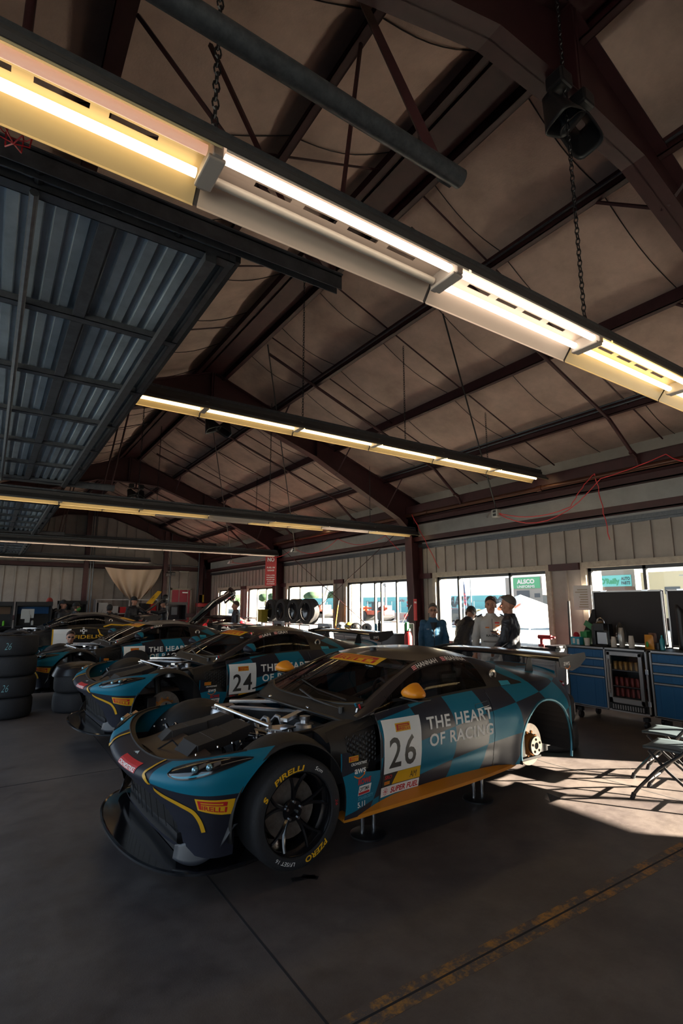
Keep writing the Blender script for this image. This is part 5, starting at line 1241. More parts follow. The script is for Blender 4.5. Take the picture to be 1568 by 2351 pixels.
# ================================================================== FURNITURE ALONG THE WALL
BLUE = K('drawer_blue', (0.008, 0.085, 0.22), 0.45); ALUP = K('aluminium_profile', (0.42, 0.40, 0.40), 0.35, 0.8); TOPB = K('top_black', (0.015, 0.014, 0.015), 0.5)
def blue_unit(yf, w, label, fridge=False, sections=((0.0, 1.0),), lid=True):
    """flight-case cabinet; front faces -X, yf is its far end, w its length along the wall"""
    X0, X1, z0, z1 = 7.62, 8.28, 0.20, 1.07
    r = empty('service_cabinet', (X0, yf - w / 2, 0), label=label, cat='cabinet')
    q = lambda x, y, z: (x - X0, y - (yf - w / 2), z)
    def bb(b, x0, x1, y0, y1, a, c): p = q(x0, y0, a); t = q(x1, y1, c); b.bb(p[0], t[0], p[1], t[1], p[2], t[2])
    b = B()
    if fridge:
        fy = yf - 0.63; bb(b, X0 + 0.03, X1, fy, yf, z0, z1 - 0.01); bb(b, X1 - 0.10, X1, yf - w, fy, z0, z1 - 0.01); bb(b, X0 + 0.03, X1, yf - w, fy, z0, 0.40); bb(b, X0 + 0.03, X1, yf - w, fy, 1.0, z1 - 0.01); bb(b, X0 + 0.03, X1, yf - w, yf - w + 0.04, z0, z1 - 0.01)
    else: bb(b, X0 + 0.03, X1, yf - w, yf, z0, z1 - 0.01)
    b.build('carcass', BLACK, r)
    b = B(); t = 0.022
    for y in (yf - w, yf - t): bb(b, X0, X0 + 0.035, y, y + t, z0, z1)
    for z in (z0, z1 - t): bb(b, X0, X0 + 0.035, yf - w, yf, z, z + t)
    bb(b, X1 - 0.02, X1, yf - w, yf, z1 - t, z1); bb(b, X0, X1, yf - w, yf - w + t, z1 - t, z1); bb(b, X0, X1, yf - t, yf, z1 - t, z1)
    dw = 0.60 if fridge else w - 0.05
    if w > dw + 0.1: bb(b, X0, X0 + 0.035, yf - dw - 0.03, yf - dw - 0.03 + t, z0, z1)
    b.build('edge_profile', ALUP, r)
    b = B(); bb(b, X0 + 0.01, X1 - 0.02, yf - w + 0.02, yf - 0.02, z1 - 0.008, z1 + 0.004); b.build('worktop', TOPB, r)
    lev = [0.92, 0.79, 0.66, 0.22]; top = z1 - 0.04
    for i, z in enumerate(lev):
        d = B(); y0 = yf - dw + 0.005; y1 = yf - 0.03; zt = top if i == 0 else lev[i - 1] - 0.035
        bb(d, X0 + 0.008, X0 + 0.05, y0, y1, z, zt); dr = d.build('drawer', BLUE, r, bevel=0.004)
        d = B()
        for a, c in ((0.06, 0.20), (0.28, 0.72), (0.80, 0.94)): bb(d, X0 + 0.003, X0 + 0.008, y0 + (y1 - y0) * a, y0 + (y1 - y0) * c, z + 0.015, zt - 0.012)
        d.build('drawer_rib', BLUE, dr, bevel=0.003)
        d = B(); bb(d, X0, X0 + 0.03, y0, y1, z - 0.028, z - 0.008); d.build('drawer_rail', ALUP, dr)
    if fridge:
        fy0, fy1 = yf - w + 0.06, yf - dw - 0.06; st = K('fridge_steel', (0.38, 0.35, 0.34), 0.32, 0.9)
        d = B(); fw = 0.05
        for a, c, e, g in ((fy0, fy1, 0.97, 1.02), (fy0, fy1, 0.32, 0.39), (fy0, fy0 + fw, 0.32, 1.02), (fy1 - fw, fy1, 0.32, 1.02)): bb(d, X0 - 0.02, X0 + 0.02, a, c, e, g)
        dd = d.build('fridge_door', st, r, bevel=0.004)
        d = B(); bb(d, X0 - 0.005, X0 - 0.001, fy0 + fw, fy1 - fw, 0.39, 0.97); d.build('door_glass', glass('fridge_glass', refl=0.04, clear=0.85), dd)
        d = B(); d.cyl(q(X0 - 0.05, fy1 - 0.02, 0.45), q(X0 - 0.05, fy1 - 0.02, 0.92), 0.009, 8)
        for z in (0.48, 0.89): d.cyl(q(X0 - 0.05, fy1 - 0.02, z), q(X0 - 0.01, fy1 - 0.02, z), 0.007, 6)
        d.build('handle', st, dd)
        d = B()
        for z in (0.54, 0.76): bb(d, X0 + 0.02, X0 + 0.40, fy0 + 0.03, fy1 - 0.03, z, z + 0.006)
        d.build('fridge_shelf', st, r)
        d = B(); bb(d, X0 - 0.01, X0 + 0.01, fy0 + 0.02, fy1 - 0.02, 0.22, 0.31)
        gr = d.build('vent_grille', MATTE, r)
        d = B()
        for k in range(13): y = fy0 + 0.04 + (fy1 - fy0 - 0.08) * k / 12; bb(d, X0 - 0.014, X0 - 0.008, y - 0.012, y + 0.004, 0.235, 0.295)
        d.build('grille_bar', st, gr)
    for y in (yf - 0.12, yf - w + 0.12):
        c = B(); p = q(X0 + 0.10, y, 0); c.cyl((p[0], p[1] - 0.02, 0.05), (p[0], p[1] + 0.02, 0.05), 0.05, 14); c.box((p[0], p[1], 0.13), (0.07, 0.07, 0.05)); c.build('caster', BLACK, r)
        c = B(); p = q(X1 - 0.10, y, 0); c.cyl((p[0], p[1] - 0.02, 0.05), (p[0], p[1] + 0.02, 0.05), 0.05, 14); c.box((p[0], p[1], 0.13), (0.07, 0.07, 0.05)); c.build('caster', BLACK, r)
    for z in (0.36, 0.78):
        c = B(); p = q(X0 - 0.008, yf - w + 0.005, z); c.box(p, (0.02, 0.04, 0.07)); c.build('latch', CHROME, r, bevel=0.003)
    if lid:
        l = B(); ly0, ly1 = yf - w + 0.0, yf - 0.02 - (0.12 if fridge else 0); zt = 1.90
        bb(l, X1 - 0.03, X1 - 0.0, ly0, ly1, z1 + 0.02, zt); bb(l, X1 - 0.30, X1, ly1 - 0.015, ly1, z1, z1 + 0.02)
        l.v += []; lo = l.build('raised_lid', K('lid_black', (0.018, 0.014, 0.016), 0.7), r)
        l = B()
        for a, c, e, g in ((ly0, ly1, zt - 0.012, zt + 0.012), (ly0, ly0 + 0.02, z1, zt), (ly1 - 0.02, ly1, z1, zt), (ly0, ly1, z1 + 0.02, z1 + 0.05)): bb(l, X1 - 0.045, X1 + 0.01, a, c, e, g)
        l.build('lid_profile', ALUP, lo)
        l = B()
        for y in (ly0 + 0.35 * (ly1 - ly0) / 1.6, ly1 - 0.2): l.box(q(X1 - 0.05, y, zt + 0.006), (0.02, 0.09, 0.02))
        l.build('lid_catch', CHROME, lo)
    return r
blue_unit(5.10, 1.22, 'blue drawer cabinet with glass fridge door and upright black lid', fridge=True)
blue_unit(3.84, 1.25, 'blue drawer cabinet cut by the right edge of the picture', fridge=False)
CAN = [K('can_red', (0.20, 0.03, 0.025), 0.3, 0.5), K('can_amber', (0.32, 0.16, 0.03), 0.3, 0.5), K('can_silver', (0.4, 0.4, 0.42), 0.3, 0.7)]
cans = {}
for zi, (z, m, nm) in enumerate(((0.547, 0, 'middle'), (0.767, 1, 'top'), (0.40, 0, 'bottom'))):
    for row in range(1):
        for k in range(6):
            if m not in cans:
                o = B().lathe([(0, 0), (0.028, 0), (0.033, 0.008), (0.033, 0.11), (0.026, 0.122), (0, 0.122)], n=16).build('drink_can', CAN[m], smooth=True, ang=30); cans[m] = o
            else: o = cans[m].copy(); COL.objects.link(o)
            o.location = (7.70, 3.99 + 0.075 * k, z); setp(o, '%s drink can in the %s row behind the fridge glass' % ({0: 'red', 1: 'amber'}[m], nm), 'can', 'cans in the %s fridge row' % nm)
# ---- things on the cabinet tops (z = 1.075)
ZT = 1.075
def cup_stack(x, y, n, label, inv=True):
    b = B(); b.lathe([(0.0, 0.0), (0.040, 0.0), (0.030, 0.10), (0.0, 0.10)], (x, y, ZT))
    for k in range(1, n): z = ZT + 0.012 * k; b.lathe([(0.040 - 0.000 * k, 0.0), (0.0405, 0.004), (0.0385, 0.010), (0.030, 0.10), (0, 0.10)], (x, y, z), n=20)
    o = b.build('paper_cup_stack', K('paper_cup', (0.55, 0.48, 0.42), 0.6), smooth=True, ang=40); setp(o, label, 'cups')
cup_stack(7.80, 4.42, 5, 'short stack of upturned paper cups left of the bagged cups')
cup_stack(7.82, 4.17, 7, 'stack of upturned paper cups standing alone on the worktop')
cup_stack(7.86, 4.33, 16, 'tall stack of paper cups wrapped in a clear bag')
b = B(); b.lathe([(0.07, 0), (0.085, 0.08), (0.075, 0.2), (0.05, 0.31), (0.01, 0.36)], (7.86, 4.34, ZT), n=18); o = b.build('plastic_bag', glass('bag_film', refl=0.10, clear=0.85, rough=0.2), smooth=True); setp(o, 'clear plastic bag around the tall cup stack', 'bag')
b = B(); b.box((7.78, 5.0, ZT + 0.06), (0.10, 0.15, 0.12)); o = b.build('tea_box', K('box_cyan', (0.03, 0.30, 0.42), 0.5), bevel=0.003); setp(o, 'cyan and white small carton at the far end of the cabinet', 'carton')
bb_ = B(); bb_.bb(7.725, 7.729, 4.93, 4.97, ZT + 0.01, ZT + 0.09); bb_.bb(7.725, 7.729, 5.0, 5.04, ZT + 0.02, ZT + 0.10); bb_.build('carton_panel', LBL, None).parent = o
b = B(); b.box((7.90, 4.93, ZT + 0.10), (0.09, 0.11, 0.20)); o = b.build('tea_box', K('box_green', (0.02, 0.22, 0.06), 0.5), bevel=0.003); setp(o, 'green carton standing behind the cyan carton', 'carton')
b = B(); b.box((7.98, 4.86, ZT + 0.27), (0.03, 0.26, 0.09), rot=(R(32), 0, 0)); b.box((7.98, 4.93, ZT + 0.11), (0.06, 0.10, 0.22)); o = b.build('snack_packet', K('packet_green', (0.02, 0.16, 0.05), 0.4), bevel=0.01); setp(o, 'green crumpled packet leaning over the cartons', 'packet')
b = B(); b.lathe([(0, 0), (0.034, 0), (0.045, 0.11), (0.041, 0.11), (0.03, 0.01)], (7.76, 4.82, ZT), n=20); o = b.build('paper_cup', K('paper_cup', (0.55, 0.48, 0.42), 0.6), smooth=True, ang=40); setp(o, 'single white paper cup before the coffee machine', 'cup')
b = B(); b.ball((7.82, 5.03, ZT + 0.13), 0.05, 10, (1, 1, 1.3)); b.bb(7.79, 7.85, 5.0, 5.06, ZT, ZT + 0.08); o = b.build('cleaning_cloth', K('cloth_red', (0.35, 0.01, 0.02), 0.8), smooth=True); setp(o, 'small red cloth bundle at the cabinet end', 'cloth')
r = empty('coffee_machine', (7.85, 4.62, ZT), label='black and silver coffee machine on the blue cabinet', cat='coffee machine')
b = B(); b.bb(-0.10, 0.14, -0.10, 0.10, 0, 0.02); b.bb(0.02, 0.14, -0.10, 0.10, 0.02, 0.33); b.bb(-0.10, 0.02, -0.085, 0.085, 0.22, 0.34); b.bb(-0.02, 0.12, 0.10, 0.16, 0.0, 0.30); b.build('machine_body', BLACK, r, bevel=0.012)
b = B(); b.bb(-0.02, 0.02, -0.08, 0.07, 0.03, 0.20); b.build('steel_panel', ALU, r); b = B(); b.tube([(-0.02, 0.05 * math.cos(a) * 1.2, 0.34 + 0.075 * math.sin(a)) for a in [PI * i / 10 for i in range(11)]], 0.009, 6); b.build('handle', CHROME, r, smooth=True)
b = B(); b.ball((-0.01, 0, 0.345), 0.07, 12, (1, 1, 0.5)); b.build('dome_cap', K('dome_bronze', (0.2, 0.13, 0.07), 0.3, 0.6), r, smooth=True)
def pouch(x, y, w, h, m, label, nm='snack_bag'):
    b = B(); b.grid(8, 10, lambda u, v: (x + 0.035 * math.sin(PI * v) * math.sin(PI * u) , y + (u - 0.5) * w * (1 - 0.1 * v), ZT + h * v)); b.grid(8, 10, lambda u, v: (x - 0.035 * math.sin(PI * v) * math.sin(PI * u), y + (u - 0.5) * w * (1 - 0.1 * v), ZT + h * v))
    o = b.build(nm, m, smooth=True); setp(o, label, 'bag'); return o
po = pouch(7.80, 3.86 + 0.05, 0.13, 0.20, K('pouch_orange', (0.50, 0.20, 0.02), 0.35), 'orange snack pouch near the fridge corner')
b = B(); b.ball((7.763, 3.92, ZT + 0.07), 0.02, 10, (0.3, 1, 2)); b.build('pouch_print', K('print_green', (0.02, 0.25, 0.03), 0.5), None).parent = po
pouch(7.95, 3.93, 0.12, 0.22, K('pouch_brown', (0.12, 0.05, 0.03), 0.45), 'brown snack pouch behind the orange pouch')
b = B(); b.lathe([(0, 0), (0.03, 0), (0.03, 0.13), (0.012, 0.17), (0.012, 0.2), (0, 0.2)], (7.83, 3.75, ZT), n=16); o = b.build('pump_bottle', K('bottle_teal', (0.02, 0.25, 0.3), 0.25), smooth=True, ang=40); setp(o, 'small teal pump bottle between the two blue cabinets', 'bottle')
b = B(); b.lathe([(0, 0), (0.035, 0), (0.035, 0.09), (0, 0.1)], (7.86, 3.82, ZT), n=16); o = b.build('jar', BLACK, smooth=True, ang=40); setp(o, 'black jar beside the brown pouch', 'jar')
r = empty('paper_roll', (7.92, 3.38, ZT), label='white paper towel roll with its sheet hanging loose', cat='paper roll')
b = B(); b.cyl((0, 0, 0), (0, 0, 0.28), 0.065, 20); b.build('roll', K('paper_white', (0.50, 0.44, 0.40), 0.8), r, smooth=True, ang=40); b = B(); b.grid(6, 4, lambda u, v: (-0.066 - 0.02 * u, -0.06 - 0.16 * u + 0.02 * v, 0.27 * v * (1 - 0.75 * u))); b.build('loose_sheet', K('paper_white', (0.50, 0.44, 0.40), 0.8), r)
b = B()
for k in range(6): b.ball((7.80 + 0.05 * (k % 2), 3.40 - 0.11 * k, ZT + 0.03), 0.05, 10, (1, 1.4, 0.55))
o = b.build('black_gloves', BLACK, smooth=True); setp(o, 'crumpled black gloves on the right blue cabinet', 'gloves')
b = B(); b.grid(6, 8, lambda u, v: (8.0 + 0.16 * u, 3.62 - 0.15 * u - 0.02, ZT + 0.62 * v - 0.25 * v * u)); o = b.build('backpack', BLACK, smooth=True, solid=0.09); setp(o, 'black bag leaning upright between the two raised lids', 'bag')
# black umbrella or rolls leaning at the far end
b = B(); b.cyl((8.0, 5.28, 0.0), (8.15, 5.34, 1.75), 0.035, 10, 0.02); o = b.build('rolled_umbrella', BLACK, smooth=True); setp(o, 'thin black rolled item leaning left of the raised lid', 'umbrella')
b = B(); b.add([(8.12, 5.16, 1.10), (8.12, 4.86, 1.10), (8.12, 4.86, 1.62), (8.12, 4.90, 1.62)], [(0, 1, 2, 3)]); o = b.build('lid_gusset', MATTE, solid=0.02); setp(o, 'black triangular side flap beside the raised lid', 'flap')
o = sign('notice_sheet', (8.55, 5.50, 1.60), (0, -1, 0), (0, 0, 1), 0.34, 0.42, K('paper_notice', (0.55, 0.52, 0.50), 0.7), t=0.004); setp(o, 'white printed notice sheet by the window beside the raised lid', 'notice')
b = B(); rs = random.Random(5)
for k in range(8): b.bb(8.540, 8.545, 5.20 + 0.03, 5.46 - 0.10 * rs.random(), 1.645 + 0.042 * k, 1.660 + 0.042 * k)
pr = b.build('printed_rows', K('print_tan', (0.30, 0.24, 0.16), 0.7), None); pr.parent = o
# ---- white workbench cabinets under the wide window
WB = K('bench_white', (0.42, 0.42, 0.44), 0.45)
def bench(y0, y1, x0, x1, label, m, topm, zt=0.98, n=3, name='tool_cabinet'):
    r = empty(name, ((x0 + x1) / 2, (y0 + y1) / 2, 0), label=label, cat='cabinet'); w = y1 - y0; d = x1 - x0
    b = B(); b.bb(-d / 2 + 0.02, d / 2, -w / 2, w / 2, 0.08, zt - 0.03); b.build('carcass', m, r, bevel=0.005)
    b = B(); b.bb(-d / 2 - 0.01, d / 2, -w / 2 - 0.01, w / 2 + 0.01, zt - 0.03, zt); b.build('worktop', topm, r)
    k = max(1, int(w / 0.7))
    for i in range(k):
        for j in range(4):
            z0 = 0.12 + (zt - 0.2) * [0, 0.42, 0.64, 0.82][j]; z1 = 0.12 + (zt - 0.2) * [0.40, 0.62, 0.80, 1.0][j]; ya = -w / 2 + 0.02 + (w - 0.04) * i / k; yb = -w / 2 + 0.02 + (w - 0.04) * (i + 1) / k - 0.02
            b = B(); b.bb(-d / 2 + 0.0, -d / 2 + 0.02, ya, yb, z0, z1 - 0.01); dr = b.build('drawer', m, r, bevel=0.003)
            b = B(); b.bb(-d / 2 - 0.02, -d / 2 - 0.005, ya + 0.02, yb - 0.02, z1 - 0.035, z1 - 0.02); b.build('handle', ALU, dr)
    b = B(); b.bb(-d / 2 + 0.06, d / 2, -w / 2 + 0.02, w / 2 - 0.02, 0, 0.08); b.build('plinth', BLACK, r)
    return r
bench(5.38, 6.0, 7.75, 8.45, 'white drawer cabinet with black top right of the dark jacket man', WB, TOPB)
bench(6.05, 8.15, 7.75, 8.45, 'long white workbench with drawers below the widest window', WB, K('top_grey', (0.10, 0.11, 0.12), 0.4))
bench(9.95, 12.3, 7.75, 8.45, 'pale workbench with helmets below the four-pane window', K('bench_grey', (0.16, 0.17, 0.19), 0.45), K('top_grey', (0.10, 0.11, 0.12), 0.4), zt=1.0)
def small(name, fn, m, label, cat, group=None, smooth=True): b = B(); fn(b); o = b.build(name, m, smooth=smooth, ang=45); setp(o, label, cat, group); return o
ZB = 0.985
DGUN = K('drill_red', (0.35, 0.02, 0.03), 0.4)
small('cordless_drill', lambda b: (b.cyl((8.0, 5.86, ZB + 0.16), (8.02, 5.62, ZB + 0.16), 0.035, 12), b.cyl((8.0, 5.62, ZB + 0.16), (8.0, 5.54, ZB + 0.16), 0.015, 8), b.box((8.0, 5.80, ZB + 0.08), (0.035, 0.05, 0.14)), b.box((8.0, 5.79, ZB + 0.02), (0.08, 0.11, 0.04))), DGUN, 'red and black cordless drill on the white cabinet', 'drill')
small('tool_tray', lambda b: b.box((8.0, 5.5, ZB + 0.02), (0.4, 0.22, 0.035)), BLACK, 'flat black tray on the white drawer cabinet', 'tray', smooth=False)
small('carton_box', lambda b: b.box((8.1, 6.70, ZB + 0.09), (0.16, 0.22, 0.18)), LBL, 'small white carton on the long workbench by the window', 'carton', smooth=False)
small('pen_pot', lambda b: (b.cyl((8.0, 6.45, ZB), (8.0, 6.45, ZB + 0.10), 0.035, 12), b.cyl((8.0, 6.45, ZB + 0.05), (8.03, 6.50, ZB + 0.26), 0.008, 6), b.cyl((8.0, 6.45, ZB + 0.05), (7.98, 6.38, ZB + 0.30), 0.008, 6)), BLACK, 'black pot of tools standing on the long workbench', 'pot')
small('yellow_cloth', lambda b: b.ball((7.92, 6.85, ZB + 0.03), 0.1, 12, (1, 1.3, 0.35)), DYEL, 'yellow cloth on the long workbench beside the bending person', 'cloth')
small('red_cloth', lambda b: b.ball((7.90, 6.62, ZB + 0.04), 0.08, 12, (1, 1.4, 0.5)), DRED, 'red cloth on the long workbench beside the yellow cloth', 'cloth')
small('parts_tin', lambda b: b.cyl((8.15, 6.95, ZB), (8.15, 6.95, ZB + 0.16), 0.05, 14), DGUN, 'red tin on the long workbench behind the yellow cloth', 'tin')
small('yellow_strap', lambda b: b.tube([(7.8, 5.3, 0.72), (7.72, 5.25, 0.80), (7.8, 5.18, 0.84), (7.9, 5.2, 0.8)], 0.025, 8), DYEL, 'yellow strap hanging behind the wing end plate', 'strap')
HELM = [(K('helmet_white', (0.5, 0.55, 0.58), 0.25), 'white and blue helmet at the left of the four-pane window bench'), (K('helmet_yellow', (0.6, 0.4, 0.05), 0.3), 'yellow and teal helmet second on the four-pane window bench'), (BLACK, 'black helmet in the middle of the four-pane window bench'), (K('helmet_grey', (0.3, 0.28, 0.28), 0.4), 'grey helmet right of the clear bottle on the bench')]
for i, (m, l) in enumerate(HELM):
    y = [12.0, 11.62, 11.35, 10.85][i]; r = empty('helmet', (8.0, y, 1.005), label=l, cat='helmet', group='helmets on the bench')
    b = B(); b.ball((0, 0, 0.11), 0.135, 18, (1.1, 0.95, 0.88)); b.build('helmet_shell', m, r, smooth=True); b = B(); b.grid(8, 3, lambda u, v: (-0.152 * math.cos(1.1 * (u - 0.5) * 2 * 0.9), 0.135 * math.sin(1.1 * (u - 0.5) * 2 * 0.9), 0.10 + 0.06 * v)); b.build('visor', GLOSSB, r, smooth=True)
small('glove_pair', lambda b: b.ball((7.88, 12.12, 1.03), 0.09, 10, (1, 1.6, 0.35)), DYEL, 'yellow gloves lying before the white and blue helmet', 'gloves')
small('water_bottle', lambda b: b.lathe([(0, 0), (0.035, 0), (0.037, 0.15), (0.02, 0.2), (0.013, 0.22), (0, 0.24)], (7.95, 11.08, 1.005), n=16), glass('bottle_plastic', refl=0.15, clear=0.8), 'clear water bottle among the helmets', 'bottle')
small('drink_flask', lambda b: b.lathe([(0, 0), (0.04, 0), (0.04, 0.22), (0.025, 0.25), (0.025, 0.30), (0, 0.31)], (8.05, 10.42, 1.005), n=16), BLACK, 'tall black flask at the right end of the helmet bench', 'flask')
small('spray_can', lambda b: b.lathe([(0, 0), (0.033, 0), (0.033, 0.17), (0.02, 0.2), (0.012, 0.22), (0, 0.22)], (8.1, 10.62, 1.005), n=16), K('can_blue', (0.02, 0.2, 0.35), 0.3), 'blue spray can beside the tall black flask', 'spray can')
# information kiosk with extinguisher
r = empty('notice_stand', (7.45, 8.62, 0), R(-40), 'black stand with sloped white notice and red extinguisher by the red column', 'stand')
b = B(); b.bb(-0.10, 0.10, -0.18, 0.18, 0.0, 1.30); b.build('stand_body', BLACK, r, bevel=0.01)
b = B(); b.add([(-0.14, -0.17, 1.31), (-0.14, 0.17, 1.31), (0.06, 0.17, 1.68), (0.06, -0.17, 1.68)], [(0, 1, 2, 3)]); nt_ = b.build('notice_board', LBL, r, solid=0.012)
b = B()
for k in range(7):
    t = 0.12 + 0.11 * k; b.box((-0.14 + 0.20 * t - 0.008, 0.0, 1.31 + 0.37 * t), (0.008, 0.26 - 0.08 * (k % 3), 0.02))
b.build('printed_rows', K('print_tan', (0.30, 0.24, 0.16), 0.7), nt_)
ex = empty('fire_extinguisher', (7.25, 8.42, 0), label='red fire extinguisher standing against the notice stand', cat='fire extinguisher')
b = B(); b.lathe([(0, 0.62), (0.075, 0.62), (0.08, 0.66), (0.08, 1.05), (0.05, 1.13), (0.02, 1.15), (0, 1.15)], n=20); b.build('cylinder', RED, ex, smooth=True); b = B(); b.box((0, 0, 1.18), (0.05, 0.10, 0.05)); b.tube([(0, 0.05, 1.17), (0, 0.11, 1.1), (0, 0.1, 0.9)], 0.012, 6); b.build('valve', BLACK, ex); b = B(); b.box((-0.03, 0, 1.25), (0.05, 0.07, 0.16)); b.build('green_tag', K('tag_green', (0.02, 0.4, 0.08), 0.5), ex); b = B(); b.bb(-0.09, 0.09, -0.09, 0.09, 0, 0.62); b.build('extinguisher_plinth', BLACK, ex)
o = sign('extinguisher_sign', (8.33, 9.455, 1.32), (1, 0, 0), (0, 0, 1), 0.10, 0.50, RED, t=0.01); setp(o, 'narrow red sign strip on the near red column', 'sign')
b = B(); put_text(b, 'FIRE', lambda x, y: (8.275, 9.745 + 0.0 - y * 0.0 - 0.0 + 0.0 - 0.03 + 0.0, 1.5) if False else (8.345 + x, 9.45, 1.72 + y), 0.04, bold=0.03, total=0.07); b.build('sign_lettering', DWHITE, o)
# red hanging sign on the second column
b = B(); sg = empty('warning_sign', (8.05, 16.55, 0), label='tall red sign with white capitals hanging on the far red column', cat='sign')
o = sign('sign_board', (-0.08, 0.22, 2.33), (0.75, -0.66, 0), (0, 0, 1), 0.40, 1.02, RED, sg, t=0.02)
F = plane_fn((-0.08, 0.22, 2.33), (0.75, -0.66, 0), (0, 0, 1), 0.004)
b = B(); yy = 0.84
for t, h in (('NO', 0.14), ('FUEL IN', 0.05), ('GARAGE', 0.05), ('', 0.03), ('FUEL & FIRE', 0.035), ('EQUIPMENT', 0.035), ('MUST BE', 0.035), ('STORED', 0.035), ('OUTSIDE', 0.035)):
    if t: put_text(b, t, lambda x, y: F(0.20 + x * 0.9, yy + y), h, bold=0.03, center=True, total=min(0.32, 0.045 * len(t) * (3 if t == 'NO' else 1)))
    yy -= h * 1.55 + 0.02
b.build('sign_lettering', DWHITE, sg)

# ================================================================== FOLDING CHAIRS
SEATM = K('chair_grey', (0.045, 0.06, 0.07), 0.4); FRM = K('chair_frame_black', (0.012, 0.012, 0.014), 0.3, coat=0.4)
def folding_chair(loc, rz, label):
    """forward is -X; side frames form an X"""
    r = empty('folding_chair', loc, rz, label, 'chair', 'folding chairs')
    b = B()
    def seat(u, v): return (-0.24 + 0.42 * u, -0.20 + 0.40 * v, 0.455 - 0.012 * u + 0.01 * math.sin(PI * u) - 0.008 * math.sin(PI * v))
    b.grid(10, 8, seat); b.build('seat', SEATM, r, smooth=True, solid=0.022)
    for s in (-1, 1):
        b = B(); b.tube([(-0.36, s * 0.215, 0.02), (-0.30, s * 0.215, 0.10), (-0.12, s * 0.215, 0.30), (0.06, s * 0.215, 0.44), (0.20, s * 0.215, 0.60), (0.27, s * 0.215, 0.80), (0.28, s * 0.215, 0.86)], 0.014, 10); b.build('leg', FRM, r, smooth=True)
        b = B(); b.tube([(-0.20, s * 0.185, 0.43), (-0.06, s * 0.185, 0.28), (0.14, s * 0.185, 0.12), (0.26, s * 0.185, 0.02)], 0.013, 10); b.build('leg', FRM, r, smooth=True)
        b = B(); b.cyl((-0.36, s * 0.215, 0.0), (-0.34, s * 0.215, 0.05), 0.019, 10); b.cyl((0.27, s * 0.185, 0.0), (0.24, s * 0.185, 0.05), 0.018, 10); b.build('foot_cap', RUBBER, r)
    b = B(); b.cyl((-0.25, -0.215, 0.155), (-0.25, 0.215, 0.155), 0.011, 8); b.build('stretcher', CHROME, r, smooth=True); b = B(); b.cyl((0.14, -0.185, 0.12), (0.14, 0.185, 0.12), 0.011, 8); b.build('stretcher', FRM, r, smooth=True)
    b = B(); b.grid(6, 8, lambda u, v: (0.235 + 0.045 * u - 0.02 * math.sin(PI * v) * -1, -0.21 + 0.42 * v, 0.66 + 0.20 * u)); b.build('backrest', SEATM, r, smooth=True, solid=0.018)
    return r
folding_chair((5.20, 2.43, 0), R(-81), 'nearer dark folding chair at the right edge, in the sun patch')
folding_chair((5.76, 2.72, 0), R(-81), 'farther dark folding chair, only its seat corner showing')
# small things on the floor
b = B(); b.add([(4.25, 3.10, 0.003), (4.36, 3.07, 0.02), (4.42, 3.15, 0.004), (4.36, 3.21, 0.03), (4.28, 3.18, 0.003)], [(0, 1, 3, 4), (1, 2, 3)]); o = b.build('foil_wrapper', K('foil', (0.7, 0.72, 0.75), 0.15, 0.9)); setp(o, 'crumpled clear wrapper shining on the sunlit floor edge', 'wrapper')
for (x0, y0, x1, y1, l) in ((1.75, 3.19, 1.90, 3.15, 'dark tape strip on the floor before the front wheel'), (1.83, 3.20, 1.90, 3.12, 'short dark tape cross piece on the floor')):
    b = B(); d = Vector((x1 - x0, y1 - y0, 0)); n = Vector((-d.y, d.x, 0)).normalized() * 0.022; p = Vector((x0, y0, 0.002)); q = Vector((x1, y1, 0.002)); b.add([p - n, q - n, q + n, p + n], [(0, 1, 2, 3)]); setp(b.build('floor_tape', K('tape_dark', (0.01, 0.01, 0.014), 0.5)), l, 'tape')
# ================================================================== BACK OF THE GARAGE
# ---- red door in the back wall
DRM = K('door_red', (0.32, 0.006, 0.03), 0.5)
r = empty('door_1', (7.4, YB - 0.01, 0)); setp(r, kind='structure')
b = B(); b.bb(-0.5, -0.42, -0.06, 0, 0, 2.42); b.bb(0.42, 0.5, -0.06, 0, 0, 2.42); b.bb(-0.5, 0.5, -0.06, 0, 2.34, 2.42); b.build('door_frame', TRIM, r)
b = B(); b.bb(-0.42, 0.42, -0.03, 0, 0.01, 2.34); b.build('door_leaf', DRM, r); b = B(); b.bb(-0.3, 0.1, -0.07, -0.03, 1.0, 1.06); b.bb(0.05, 0.3, -0.06, -0.03, 2.2, 2.25); b.build('push_bar', ALU, r)
r = empty('exit_sign', (7.45, YB - 0.15, 3.27), label='small lit EXIT sign on the back wall over the red door', cat='sign')
b = B(); b.box((0, 0, 0), (0.46, 0.07, 0.22)); b.build('sign_case', K('case_cream', (0.5, 0.5, 0.42), 0.5), r, bevel=0.01)
b = B(); put_text(b, 'EXIT', lambda x, y: (x, -0.037, -0.06 + y), 0.12, bold=0.03, center=True, total=0.34); b.build('exit_letters', K('exit_green', (0.02, 0.3, 0.1), 0.5, emit=(0.05, 0.7, 0.25), es=0.6), r)
